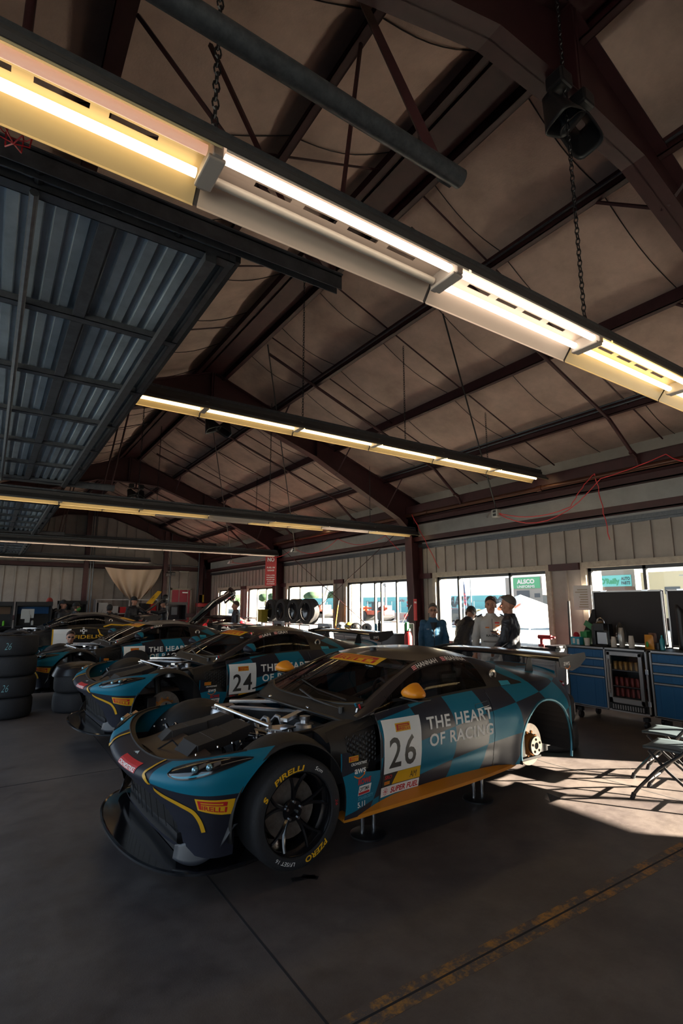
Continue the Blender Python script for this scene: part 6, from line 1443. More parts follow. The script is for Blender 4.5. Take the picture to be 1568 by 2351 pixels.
# ---- hanging cloth
b = B()
def drape(u, v):
    w_ = spl(v, [(0, 2.36), (0.3, 2.0), (0.6, 1.5), (0.85, 0.95), (1.0, 0.40)]); e = 2 * u - 1
    z = 3.24 - 0.07 * (1 - e * e) * (1 - v) - 1.45 * v * (1 - 0.10 * abs(e) ** 3)
    y = YB - 0.55 - 0.10 * math.sin(u * 30 + 2.5 * v) * (0.3 + 0.7 * v) - 0.05 * math.sin(u * 13 + 5 * v)
    return (5.16 + e * w_ / 2 + 0.12 * v, y, z)
b.grid(90, 30, drape); o = b.build('hanging_cloth', K('cloth_cream', (0.44, 0.33, 0.25), 0.75), smooth=True, ang=80); setp(o, 'cream cloth hung by its corners across the back wall', 'cloth')
b = B(); b.cyl((3.9, YB - 0.5, 3.25), (6.5, YB - 0.5, 3.22), 0.012, 6); setp(b.build('cloth_line', BLACK), 'thin line carrying the cream cloth', 'line')
# ---- back wall conduits and small fittings
for x, l in ((3.45, 'tall grey conduit beside the middle red post of the back wall'), (3.55, 'second tall grey conduit beside the middle red post'), (6.75, 'grey conduit left of the red door'), (8.05, 'grey conduit right of the red door')):
    b = B(); b.tube([(x, YB - 0.42, 0.9), (x, YB - 0.42, min(5.7, roof_z(x)))], 0.022, 8); setp(b.build('wall_conduit', GALV, smooth=True), l, 'conduit', 'upright conduits on the back wall')
b = B(); b.tube([(0, YB - 0.3, 3.55), (5.9, YB - 0.3, 3.5), (6.2, YB - 0.3, 3.45), (8.4, YB - 0.3, 3.42), (8.45, YB - 0.3, 2.9)], 0.02, 8); setp(b.build('wall_conduit', GALV, smooth=True), 'long level conduit across the back wall above the cloth', 'conduit')
o = K('kit_yellow', (0.5, 0.33, 0.01), 0.5); b = B(); b.box((8.25, YB - 0.3, 1.95), (0.25, 0.2, 0.35)); setp(b.build('wall_box', o, bevel=0.01), 'yellow box fixed right of the red door', 'box')
b = B(); b.box((8.3, YB - 0.35, 1.66), (0.5, 0.3, 0.16)); setp(b.build('wall_bin', RED, bevel=0.01), 'red bin under the yellow box by the red door', 'bin')
for (x, y, z, l) in ((6.3, 22.8, 2.95, 'black flood lamp at the right corner of the cloth'), (6.85, 24.0, 3.05, 'black flood lamp left of the exit sign')):
    b = B(); b.box((x, y, z), (0.18, 0.1, 0.14), rot=(R(20), 0, 0)); b.cyl((x, y, z + 0.06), (x - 0.7, y - 0.3, 5.0), 0.008, 5); setp(b.build('flood_lamp', BLACK, bevel=0.01), l, 'lamp')
# ---- black tool cabinets of the other team with hutches
PAPER = K('paper_pale', (0.45, 0.47, 0.46), 0.7)
def hutch(x0, x1, y, label, top=1.77, blue=False, items=0, tan=False, win=False):
    r = empty('tool_cabinet', ((x0 + x1) / 2, y, 0), label=label, cat='cabinet'); w = (x1 - x0) / 2
    b = B(); b.bb(-w, w, 0, 0.6, 0.12, 1.08); b.bb(-w, w, 0.5, 0.6, 1.08, top); b.bb(-w, w, -0.0, 0.6, top - 0.12, top); b.bb(-w, -w + 0.04, 0.1, 0.6, 1.08, top); b.bb(w - 0.04, w, 0.1, 0.6, 1.08, top); b.build('carcass', BLACK, r)
    b = B()
    for j in range(6): b.bb(-w + 0.02, w - 0.02, -0.012, 0.0, 0.22 + 0.14 * j, 0.235 + 0.14 * j)
    b.build('drawer_trim', ALU, r)
    b = B()
    for j in range(6): b.bb(-w + 0.02, w - 0.02, -0.008, 0.002, 0.24 + 0.14 * j, 0.355 + 0.14 * j)
    b.build('drawer', GLOSSB, r)
    b = B()
    for s in (-1, 1): b.cyl((s * (w - 0.1), 0.1, 0.06), (s * (w - 0.1), 0.14, 0.06), 0.06, 12)
    b.build('caster', RUBBER, r)
    if blue or tan: b = B(); b.bb(-w + 0.06, w - 0.06, 0.47, 0.50, top - 0.36, top - 0.15); b.build('back_panel', K('panel_blue', (0.01, 0.10, 0.28), 0.5) if blue else K('panel_tan', (0.20, 0.11, 0.06), 0.6), r)
    if win: b = B(); b.bb(-w * 0.05, w * 0.45, 0.46, 0.50, top - 0.52, top - 0.2); b.bb(-w * 0.7, -w * 0.3, 0.46, 0.5, top - 0.42, top - 0.15); b.build('pinned_sheet', PAPER, r)
    return r
hutch(-0.25, 0.66, 18.2, 'black tool cabinet with brown back panel at the left edge', tan=True)
hutch(0.72, 1.66, 18.2, 'black tool cabinet with blue back panel and hanging papers', blue=True)
hutch(1.95, 2.78, 19.4, 'black tool cabinet with pinned sheets left of the cloth', 1.81, win=True)
hutch(5.95, 6.95, 22.0, 'black tool cabinet with pale sheets before the red door', 1.78, win=True)
b = B(); b.box((0.95, 18.05, 1.40), (0.20, 0.01, 0.25)); b.box((1.02, 18.03, 1.28), (0.13, 0.01, 0.22)); b.bb(0.86, 1.18, 18.06, 18.07, 1.30, 1.56); setp(b.build('hanging_papers', PAPER), 'pale papers hanging in front of the blue back panel', 'papers')
for (x, y, z, w, h, m, l) in ((0.45, 18.4, 1.155, 0.05, 0.14, K('bottle_lime', (0.15, 0.6, 0.02), 0.4), 'lime green bottle on the left tool cabinet'), (1.18, 18.4, 1.155, 0.06, 0.14, LBL, 'white spray bottle on the blue panel cabinet'), (0.28, 18.4, 1.15, 0.06, 0.13, LBL, 'pale bottle at the far left on the tool cabinet')):
    b = B(); b.lathe([(0, z - h / 2), (w / 2 * 1.2, z - h / 2), (w / 2 * 1.2, z + h / 3), (w / 5, z + h / 2), (0, z + h / 2)], (x, y, 0), n=12); setp(b.build('bottle', m, smooth=True), l, 'bottle', 'bottles on the back cabinets')
r = empty('push_cart', (1.72, 17.4, 0), label='black upright cart frame right of the tool cabinets', cat='cart')
b = B(); b.tube([(0, -0.15, 0.1), (0, -0.15, 1.05), (0, -0.05, 1.15), (0, 0.1, 1.15)], 0.02, 8); b.tube([(0, 0.35, 0.1), (0, 0.35, 1.1)], 0.02, 8); b.bb(-0.02, 0.02, -0.15, 0.35, 0.3, 0.34); b.build('cart_frame', BLACK, r); b = B(); b.bb(-0.025, 0.025, -0.16, -0.13, 0.85, 0.98); b.bb(-0.025, 0.025, -0.16, -0.13, 0.35, 0.6); b.build('yellow_tag', YEL, r)
b = B(); b.bb(0, 0, 0, 0, 0, 0); b = B(); b.bb(3.6, 6.1, 23.2, 23.8, 1.30, 1.34)
for x in (3.65, 4.9, 6.05): b.bb(x - 0.02, x + 0.02, 23.2, 23.8, 0, 1.9)
b.bb(3.6, 6.1, 23.2, 23.8, 0.7, 0.74); b.bb(3.6, 6.1, 23.2, 23.8, 1.86, 1.9); setp(b.build('storage_shelf', ALU), 'open metal shelving below the hanging cloth', 'shelf')
rs = random.Random(9); cols = [K('crate_white', (0.4, 0.38, 0.36), 0.6), RED, K('crate_tan', (0.3, 0.18, 0.08), 0.7), BLACK, YEL]
labs_ = ['white', 'red', 'tan', 'black', 'yellow']; x = 3.72; k = 0; seen_ = {}
for z in (0.74, 1.34):
    x = 3.72
    while x < 5.85:
        w = rs.uniform(0.2, 0.42); h = rs.uniform(0.2, 0.42); i = rs.randrange(5); b = B(); b.box((x + w / 2, 23.45, z + h / 2), (w * 0.9, 0.4, h)); n = seen_.get((i, z), 0); seen_[(i, z)] = n + 1
        setp(b.build('storage_box', cols[i], bevel=0.01), '%s storage box on the %s shelf below the cloth, %s %s one from the left' % (labs_[i], 'lower' if z < 1 else 'upper', ['first', 'second', 'third', 'fourth', 'fifth', 'sixth'][n], labs_[i]), 'box', 'boxes on the back shelf'); x += w + 0.03

# ================================================================== PEOPLE
SKIN = K('skin', (0.42, 0.20, 0.13), 0.55); HAIRB = K('hair_brown', (0.045, 0.022, 0.014), 0.6, bump=0.6, bscale=160); HAIRG = K('hair_grey', (0.09, 0.075, 0.065), 0.6, bump=0.6, bscale=160)
NAVY = K('jacket_navy_blue', (0.012, 0.075, 0.15), 0.6, bump=0.25, bscale=25); DKJ = K('jacket_black', (0.016, 0.017, 0.024), 0.45, bump=0.35, bscale=22); WSUIT = K('race_suit_white', (0.46, 0.43, 0.40), 0.65, bump=0.25, bscale=25)
TROU = K('trousers_dark', (0.015, 0.015, 0.02), 0.7); SHOE = K('shoe_black', (0.01, 0.01, 0.012), 0.4); CAPB = K('cap_black', (0.012, 0.012, 0.014), 0.7)
def person(loc, rz, label, h=1.78, jacket=DKJ, trousers=TROU, hair=HAIRB, cap=None, lean=0.0, armL=None, armR=None, glasses=False, head_turn=0.0, head_down=0.0, vox=0.011, crouch=0.0, beard=None, detail=True):
    """faces +Y. arms: (elbow, wrist) offsets from the shoulder in the chest frame"""
    r = empty('person', loc, rz, label, 'person'); k = h / 1.78
    hipz = 0.95 * k - crouch; pel = Vector((0, 0, hipz)); sp_ = Vector((0, math.sin(lean), math.cos(lean)))
    fw = Vector((0, math.cos(lean), -math.sin(lean)))
    waist = pel + sp_ * 0.16 * k; chest = pel + sp_ * 0.36 * k; sho = pel + sp_ * 0.50 * k; neck = sho + sp_ * 0.06 * k
    hd = Vector((0, math.sin(lean * 0.5 + head_down), math.cos(lean * 0.5 + head_down))); headc = neck + hd * 0.152 * k + fw * 0.015
    P = {}
    for s in (-1, 1):
        S0 = sho + Vector((s * 0.185 * k, 0, -0.02)); a = armL if s < 0 else armR
        if a is None: a = (Vector((s * 0.05, -0.02, -0.29)), Vector((s * 0.06, 0.07, -0.54)))
        e, w = Vector(a[0]) * k, Vector(a[1]) * k
        rotm = lambda v: Vector((v.x, 0, 0)) + fw * v.y + sp_ * v.z if a is not None and lean < 0.5 else v
        E = S0 + (rotm(e)); W = S0 + (rotm(w)); P[s] = (S0, E, W)
    hips = {s: pel + Vector((s * 0.095 * k, 0, -0.03)) for s in (-1, 1)}
    knee = {s: Vector((s * 0.11 * k, 0.04 + crouch * 0.9, 0.50 * k - crouch * 0.35)) for s in (-1, 1)}; ank = {s: Vector((s * 0.12 * k, -0.02, 0.09)) for s in (-1, 1)}
    def ring_loft(b, R_, n=20):
        vs = []
        for (c, rx, ry, ax) in R_:
            for i in range(n):
                t = 2 * PI * i / n; vs.append(c + Vector((1, 0, 0)) * rx * math.cos(t) + ax * ry * math.sin(t))
        m = len(R_); b.add(vs, [(j * n + i, j * n + (i + 1) % n, (j + 1) * n + (i + 1) % n, (j + 1) * n + i) for j in range(m - 1) for i in range(n)] + [tuple(range(n - 1, -1, -1)), tuple(range((m - 1) * n, m * n))])
    def torso(b, g):
        ring_loft(b, [(pel - sp_ * 0.10, (0.155 + g) * k, (0.11 + g) * k, fw), (pel, (0.165 + g) * k, (0.115 + g) * k, fw), (waist, (0.145 + g * 1.3) * k, (0.10 + g * 1.3) * k, fw), (chest, (0.175 + g) * k, (0.12 + g) * k, fw), (sho - sp_ * 0.03, (0.185 + g) * k, (0.10 + g) * k, fw), (sho + sp_ * 0.025, (0.11 + g) * k, (0.075 + g) * k, fw), (neck, (0.062 + g) * k, (0.062 + g) * k, fw)])
    def arm(b, s, g, cuff=True):
        S0, E, W = P[s]; d = (W - E)
        b.tube([S0 + Vector((-s * 0.03, 0, 0)), S0.lerp(E, 0.3), E, E.lerp(W, 0.4), W - d * (0.06 if cuff else 0)], 0.05, 12, rf=lambda t: (0.064 - 0.028 * t + g) * k); b.ball(S0, (0.066 + g) * k, 12); b.ball(E, (0.045 + g) * k, 10)
    def leg(b, s, g, end=0.0):
        A = ank[s].copy(); A.z += end; b.tube([hips[s] + Vector((0, 0, 0.04)), hips[s].lerp(knee[s], 0.4), knee[s], knee[s].lerp(A, 0.4), A], 0.07, 12, rf=lambda t: (0.095 - 0.05 * t + g) * k)
    hm = Matrix.Translation(headc) @ Matrix.Rotation(-(lean * 0.5 + head_down), 4, 'X') @ Matrix.Rotation(head_turn, 4, 'Z') @ Matrix.Scale(k * 1.05, 4)
    b = B(); torso(b, -0.005)
    for s in (-1, 1):
        arm(b, s, -0.004, False); leg(b, s, -0.006)
        S0, E, W = P[s]; d = (W - E).normalized(); sd = Vector((0, 0, 1)).cross(d)
        if sd.length < 0.1: sd = Vector((0, 1, 0))
        sd.normalize(); up = d.cross(sd)
        pc = W + d * 0.045 * k; b.tube([W, W + d * 0.03, pc + d * 0.03], 0.03 * k, 8, rf=lambda t: 0.026 + 0.008 * t)
        for q in range(4):
            f0 = pc + d * 0.03 + sd * (q - 1.5) * 0.019; L_ = (0.068, 0.078, 0.073, 0.056)[q]; cu = 0.35
            b.tube([f0 - d * 0.02, f0 + d * L_ * 0.4 - up * 0.004, f0 + d * L_ * 0.75 - up * 0.018, f0 + d * L_ * 0.95 - up * 0.036], 0.0085, 6)
        t0 = W + d * 0.02 + sd * 0.028 * -s; b.tube([t0, t0 + d * 0.03 - sd * s * 0.02 - up * 0.01, t0 + d * 0.058 - sd * s * 0.022 - up * 0.022], 0.010, 6)
    b.tube([neck - sp_ * 0.08, headc - hd * 0.07], 0.055 * k, 12)
    b.X = hm; b.ball((0, -0.01, 0.035), 0.098, 20, (0.84, 1.0, 1.05)); b.ball((0, 0.025, -0.045), 0.072, 16, (0.88, 0.95, 1.12)); b.ball((0, 0.055, -0.095), 0.032, 10, (1, 0.8, 0.8))
    b.tube([(0, 0.085, 0.03), (0, 0.107, -0.005), (0, 0.118, -0.028), (0, 0.098, -0.036)], 0.012, 8, rf=lambda t: 0.007 + 0.009 * t)
    for s in (-1, 1):
        b.ball((s * 0.080, -0.005, -0.005), 0.03, 10, (0.35, 0.6, 1.1)); b.ball((s * 0.032, 0.080, 0.033), 0.022, 8, (1.2, 0.5, 0.4)); b.ball((s * 0.045, 0.062, -0.03), 0.026, 8, (0.9, 0.7, 0.8))
    b.ball((0, 0.088, -0.062), 0.018, 10, (1.4, 0.55, 0.5)); b.X = None
    def rem(o, v):
        m_ = o.modifiers.new('remesh', 'REMESH'); m_.mode = 'VOXEL'; m_.voxel_size = v; m_.use_smooth_shade = True; m2 = o.modifiers.new('smooth', 'SMOOTH'); m2.iterations = 3; m2.factor = 0.5
    body = b.build('body', SKIN, r); rem(body, 0.0065 if detail else 0.011)
    b = B(); torso(b, 0.022); ring_loft(b, [(neck - sp_ * 0.03, 0.085 * k, 0.085 * k, fw), (neck + sp_ * 0.035, 0.078 * k, 0.078 * k, fw)])
    for s in (-1, 1): arm(b, s, 0.016)
    rs_ = random.Random(h * 100 + loc[0])
    for q in range(7):
        t = 0.02 + 0.07 * q; c = pel + sp_ * t; b.lathe([(0, 0)], (0, 0, 0), n=3) if False else None
    j = b.build('jacket', jacket, r); rem(j, vox)
    tx = bpy.data.textures.get('cloth_folds') or bpy.data.textures.new('cloth_folds', 'CLOUDS'); tx.noise_scale = 0.11
    dm = j.modifiers.new('folds', 'DISPLACE'); dm.texture = tx; dm.strength = 0.035; dm.mid_level = 0.5; dm.texture_coords = 'LOCAL'
    b = B(); ring_loft(b, [(pel - sp_ * 0.12, 0.165 * k, 0.125 * k, fw), (pel + sp_ * 0.05, 0.168 * k, 0.122 * k, fw)])
    for s in (-1, 1): leg(b, s, 0.016, 0.0)
    t_ = b.build('trousers', trousers, r); rem(t_, 0.014); dm = t_.modifiers.new('folds', 'DISPLACE'); dm.texture = tx; dm.strength = 0.03; dm.texture_coords = 'LOCAL'
    for s in (-1, 1): b = B(); b.ball(ank[s] + Vector((0, 0.07, -0.035)), 0.055, 12, (0.85, 2.3, 0.95)); b.build('shoe', SHOE, r, smooth=True)
    b = B(); b.X = hm
    if cap is None:
        def hr(u, v):
            a = 2 * PI * v; t = 0.02 + 1.68 * u; fr = max(0, math.sin(a)); lim = t * (1 - 0.40 * fr + 0.20 * max(0, -math.sin(a))) ; rr = (0.1045 + 0.002 * math.sin(9 * a + 5 * u)) * (1 - 0.09 * u ** 4)
            return (0.86 * rr * math.sin(lim) * math.cos(a) * 1.02, -0.012 + 1.04 * rr * math.sin(lim) * math.sin(a), 0.04 + 1.08 * rr * math.cos(lim))
        b.grid(10, 28, hr); b.ball((0, 0.035, 0.118), 0.055, 12, (1.05, 1.1, 0.5)); b.build('hair', hair, r, smooth=True, solid=0.004)
    else:
        b.grid(8, 24, lambda u, v: (0.086 * math.sin(u * 1.7) * math.cos(2 * PI * v), -0.012 + 0.108 * math.sin(u * 1.7) * math.sin(2 * PI * v), 0.045 + 0.105 * math.cos(u * 1.7)))
        b.grid(8, 4, lambda u, v: (0.075 * (2 * u - 1), 0.085 + 0.075 * v * (1 - (2 * u - 1) ** 2 * 0.6), 0.055 - 0.012 * v - 0.02 * (2 * u - 1) ** 2)); cp = b.build('cap', cap, r, smooth=True, solid=0.005)
        b = B(); b.X = hm; b.grid(6, 12, lambda u, v: (0.083 * math.cos(PI + PI * v), -0.012 + 0.102 * math.sin(PI + PI * v), 0.03 - 0.07 * u)); b.build('hair', hair, r, smooth=True, solid=0.006)
    if detail:
        b = B(); b.X = hm
        for s in (-1, 1): b.ball((s * 0.031, 0.0885, 0.016), 0.009, 8, (1.5, 0.5, 0.7))
        b.build('eyes', K('eye_dark', (0.02, 0.015, 0.012), 0.2), r, smooth=True)
        b = B(); b.X = hm
        for s in (-1, 1): b.tube([(s * 0.015, 0.096, 0.036), (s * 0.033, 0.093, 0.042), (s * 0.052, 0.082, 0.037)], 0.0035, 5)
        b.build('eyebrows', hair, r); b = B(); b.X = hm; b.tube([(-0.022, 0.091, -0.060), (0, 0.099, -0.062), (0.022, 0.091, -0.060)], 0.0045, 6); b.build('mouth', K('lip', (0.22, 0.06, 0.05), 0.5), r, smooth=True)
    if glasses:
        b = B(); b.X = hm
        for s in (-1, 1): b.tube([(s * 0.032 + 0.023 * math.cos(a), 0.101, 0.014 + 0.016 * math.sin(a)) for a in [2 * PI * i / 14 for i in range(14)]], 0.0022, 4, closed=True); b.cyl((s * 0.055, 0.10, 0.016), (s * 0.085, 0.0, 0.012), 0.002, 4)
        b.cyl((-0.01, 0.103, 0.018), (0.01, 0.103, 0.018), 0.002, 4); b.build('spectacles', BLACK, r)
    return r, hm, P, (pel, sp_, fw, chest)
V = Vector
pb, hm, PP, T = person((6.85, 7.25, 0), R(140), 'grey haired person in a blue jacket with glasses by the red column', h=1.68, jacket=NAVY, hair=HAIRG, glasses=True)
b = B(); b.tube([T[3] + T[2] * 0.165 + T[1] * 0.13, T[3] + T[2] * 0.17 - T[1] * 0.05, T[0] + T[2] * 0.15], 0.006, 6); b.build('zip', BLACK, pb)
b = B(); b.grid(6, 6, lambda u, v: T[3] + T[2] * (0.152 + 0.012 * math.sin(PI * u)) + V(((u - 0.5) * 0.10 * (0.3 + v), 0, 0)) + T[1] * (-0.02 + 0.16 * v)); b.build('inner_layer', TROU, pb)
b = B(); put_text(b, 'USC', lambda x, y: T[3] + T[2] * 0.17 + V((0.13 - x, 0, 0)) + T[1] * (0.01 + y), 0.02, total=0.05); b.build('chest_lettering', DWHITE, pb)
person((7.28, 6.98, 0), R(-75), 'person in dark hooded jacket and cap bending over the long workbench', h=1.76, jacket=DKJ, cap=CAPB, lean=0.55, head_down=0.45, armL=(V((-0.03, 0.20, -0.18)), V((0.0, 0.34, -0.34))), armR=(V((0.03, 0.20, -0.18)), V((-0.02, 0.36, -0.30))))
pw, hm, PP, T = person((6.95, 5.98, 0), R(135), 'brown haired person in a white racing suit holding a phone', h=1.79, jacket=WSUIT, trousers=WSUIT, hair=HAIRB, head_turn=R(-8), armL=(V((-0.06, 0.02, -0.27)), V((0.10, 0.20, -0.20))), armR=(V((0.07, -0.02, -0.28)), V((0.09, 0.05, -0.53))))
b = B(); b.tube([T[3] + T[2] * 0.155 + T[1] * 0.15, T[3] + T[2] * 0.165 + T[1] * 0.02, T[3] + T[2] * 0.15 - T[1] * 0.12], 0.004, 5); b.build('zip', BLACK, pw)
fr = lambda x, y, l=0.168: T[3] + T[2] * (l - 0.3 * x * x) + V((x, 0, 0)) + T[1] * y
b = B(); put_text(b, 'RACING', lambda x, y: fr(0.10 - x, -0.135 + y, 0.165), 0.035, bold=0.02, total=0.20, cut=2); b.build('suit_lettering', DBLK, pw)
b = B(); b.grid(3, 2, lambda u, v: fr(0.05 + 0.06 * u, 0.0 + 0.02 * v)); b.grid(3, 2, lambda u, v: fr(-0.11 + 0.06 * u, 0.03 + 0.02 * v)); b.build('chest_patch', DORG, pw)
b = B(); b.grid(3, 2, lambda u, v: fr(-0.11 + 0.07 * u, 0.075 + 0.022 * v)); b.build('chest_patch', DRED, pw)
b = B(); b.tube([fr(-0.15, -0.21, 0.15), fr(0, -0.215, 0.165), fr(0.15, -0.21, 0.15)], 0.012, 6); b.build('belt_band', K('suit_seam', (0.25, 0.23, 0.22), 0.7), pw)
for s in (-1, 1): b = B(); q = PP[s][0] + V((s * 0.0, 0, 0.075)); b.box(q, (0.09, 0.13, 0.018), rot=(0, s * R(28), 0)); b.build('shoulder_pad', TROU, pw, bevel=0.005)
b = B(); w = PP[-1][2]; b.box((0, 0, 0), (0.075, 0.15, 0.009)); ph = b.build('mobile_phone', BLACK, bevel=0.003); ph.location = pw.matrix_world @ V((0, 0, 0)); bpy.context.view_layer.update(); ph.location = pw.matrix_world @ (w + V((0.06, 0.06, 0.03))); ph.rotation_euler = (R(10), 0, R(100)); setp(ph, 'dark phone held by the person in the white suit', 'phone')
pd, hm, PP, T = person((6.72, 5.42, 0), R(28), 'grey haired person in a black jacket seen from behind, talking', h=1.80, jacket=DKJ, hair=HAIRG, head_turn=R(18), armL=(V((-0.04, 0.06, -0.28)), V((0.06, 0.20, -0.42))), armR=(V((0.05, 0.05, -0.28)), V((-0.04, 0.22, -0.40))))
# far people, smaller in the picture
far = [((1.62, 18.9, 0), R(170), 'person with red patterned cap behind the blue panel cabinet', dict(cap=K('cap_red', (0.3, 0.03, 0.02), 0.7), h=1.86, detail=False)),
       ((1.98, 18.6, 0), R(200), 'person in black with black cap beside the blue panel cabinet', dict(cap=CAPB, h=1.80, detail=False)),
       ((2.25, 17.85, 0), R(-80), 'person in black wearing a green face cover left of the yellow car', dict(cap=CAPB, h=1.72, detail=False)),
       ((3.3, 18.25, 0), R(165), 'person in black cap leaning over the black and yellow car', dict(cap=CAPB, h=1.74, lean=0.45, head_down=0.3, detail=False)),
       ((4.1, 18.75, 0), R(-150), 'tall person in black reaching towards the lifted yellow wing part', dict(cap=CAPB, h=1.92, detail=False, armL=(V((-0.12, 0.18, -0.12)), V((-0.02, 0.42, -0.10))))),
       ((5.35, 19.6, 0), R(85), 'person in dark top with cap stretching an arm to the yellow part', dict(cap=CAPB, h=1.82, detail=False, armL=(V((-0.05, 0.25, -0.06)), V((0.0, 0.50, -0.02))))),
       ((6.45, 15.6, 0), R(70), 'person in black with dark hair before the lifted black bodywork', dict(h=1.76, detail=False)),
       ((1.62, 13.3, 0), R(175), 'crouching person with dark sunglasses behind the third blue car', dict(h=1.7, crouch=0.62, detail=False))]
for loc, rz, l, kw in far:
    p_, hm_, PP_, T_ = person(loc, rz, l, vox=0.016, **kw)
    if 'sunglasses' in l:
        b = B(); b.X = hm_
        for s in (-1, 1): b.ball((s * 0.035, 0.10, 0.015), 0.026, 10, (1.1, 0.35, 0.75))
        b.build('sunglasses', GLOSSB, p_, smooth=True)
    if 'green' in l: b = B(); b.X = hm_; b.ball((0, 0.04, -0.05), 0.085, 12, (0.85, 1, 1)); b.build('face_cover', K('cover_green', (0.05, 0.22, 0.04), 0.7), p_, smooth=True)
# black jacket of a mechanic reaching into the third car's door is a draped cloth in the picture
b = B(); b.ball((2.35, 10.28, 0.70), 0.20, 16, (1.2, 0.35, 0.9)); b.ball((2.1, 10.25, 0.62), 0.17, 16, (1.2, 0.35, 0.7)); setp(b.build('black_cover', MATTE, smooth=True), 'black padded cover hanging at the door of the third blue car', 'cover')
r = empty('wing_part', (4.6, 18.7, 1.40), label='black wing part with yellow end plate held up by two people', cat='wing')
b = B(); b.box((0.0, 0, 0.12), (1.1, 0.25, 0.03), rot=(0, R(-38), 0)); b.build('blade', BLACK, r); b = B(); b.prism([(-0.15, 0.32), (0.05, 0.30), (0.35, 0.72), (0.22, 0.75)], -0.16, -0.13); ep = b.build('end_plate', DYEL, r)
b = B(); put_text(b, 'EBC', lambda x, y: (0.02 + x * 0.7, -0.165, 0.45 + y + x * 0.6), 0.06, total=0.15); b.build('plate_lettering', DBLK, ep)
b = B(); b.ball((0.55, 0.1, 0.5), 0.14, 12, (0.8, 0.6, 1)); b.build('plate_foot', BLACK, r)

# ================================================================== OUTSIDE THE WINDOWS
CONC = K('concrete_apron', (0.34, 0.36, 0.34), 0.9, noise=0.3, nscale=0.4); BILL = K('billboard_teal', (0.16, 0.44, 0.48), 0.7)
b = B(); b.bb(XR + 0.17, 140, -60, 260, -0.30, -0.12); setp(b.build('outdoor_ground', CONC), kind='structure')
b = B(); b.bb(-60, XL - 0.16, -60, 120, -0.30, -0.12); setp(b.build('outdoor_apron', CONC), kind='structure')
b = B(); b.bb(60, 60.3, 20, 125, -0.1, 2.95)
bw = b.build('track_billboard', BILL); setp(bw, 'long pale teal advertising wall across the track', 'billboard')
fw_ = lambda y0, z0: (lambda x, y: (59.97, y0 - x, z0 + y))
def btxt(t, y0, z0, h, tot, m, bold=0.02): b = B(); put_text(b, t, fw_(y0, z0), h, bold=bold, total=tot); b.build('billboard_lettering', m, bw)
NB = K('sign_black', (0.03, 0.04, 0.05), 0.6); NR = K('sign_red', (0.40, 0.02, 0.03), 0.6)
for y0 in (61.6, 52.4): btxt('Z', y0, 0.95, 1.35, 1.6, NR, 0.08); btxt('MAX', y0 - 1.3, 1.35, 1.45, 4.9, NB, 0.06); btxt('lubricants', y0 - 1.6, 0.9, 0.3, 3.6, NR)
btxt('TOYOTA', 107.4, 1.7, 0.85, 7.2, NB, 0.03); btxt('Humboldt', 81.4, 1.75, 0.6, 4.0, NB); btxt('Lucky', 72.4, 2.15, 0.5, 2.0, NR, 0.0); btxt('SA', 69.9, 1.3, 1.0, 1.6, NR, 0.04); btxt('The', 69.9, 2.45, 0.35, 1.0, NR, 0.0)
b = B(); b.bb(40, 40.25, 10, 140, -0.1, 0.72); setp(b.build('pit_wall', K('barrier_concrete', (0.32, 0.36, 0.35), 0.9)), 'low pale concrete barrier between apron and track', 'barrier')
b = B()
for i in range(60): y = 30 + i * 1.6; b.cyl((39.9, y, 0.7), (39.9, y, 2.0), 0.025, 5)
b.cyl((39.9, 30, 2.0), (39.9, 124.4, 2.0), 0.02, 5); b.cyl((39.9, 30, 1.4), (39.9, 124.4, 1.4), 0.012, 4); setp(b.build('catch_fence', K('fence_grey', (0.2, 0.25, 0.27), 0.5)), 'thin wire fence on posts above the concrete barrier', 'fence')
b = B(); GR = K('hill_green', (0.30, 0.36, 0.20), 0.9, noise=0.6, nscale=0.06)
b.grid(60, 10, lambda u, v: (110 + 60 * v, 150 + 330 * u, (2.5 + 11 * math.sin(PI * min(1, v * 1.2) / 2) * (0.45 + 0.55 * math.sin(u * 7 + 1) ** 2)) * (0.3 + 0.7 * v) * min(1, u * 4) + (1.2 * math.sin(u * 60) * v))); setp(b.build('grass_hill', GR, smooth=True, ang=80), kind='structure')
b = B(); rs = random.Random(4)
tree0 = None
for i in range(12):
    x, y = 112 + rs.uniform(-2, 2), 150 + 17 * i; 
    if tree0 is None:
        t0 = empty('hill_tree', (0, 0, 0), cat='tree', group='trees on the hill'); bt = B()
        for q in range(7): bt.ball((rs.uniform(-1.6, 1.6), rs.uniform(-1.6, 1.6), 3.2 + rs.uniform(-0.8, 0.9)), rs.uniform(1.2, 1.9), 10)
        bt.build('crown', K('leaf_dark', (0.03, 0.07, 0.03), 0.9, noise=0.5, nscale=2), t0, smooth=True); bt = B(); bt.cyl((0, 0, -1), (0, 0, 3), 0.3, 7); bt.build('trunk', K('bark', (0.05, 0.04, 0.03), 0.9), t0); tree0 = t; t = t0
        tree0 = t0
    else: t = copy_tree(tree0)
    t.location = (x, y + 20, 1.6); t.scale = (1.4, 1.6, 0.9); t['label'] = 'dark green tree on the grassy hill beyond the billboard wall'; t['group'] = 'trees on the hill'; t['category'] = 'tree'
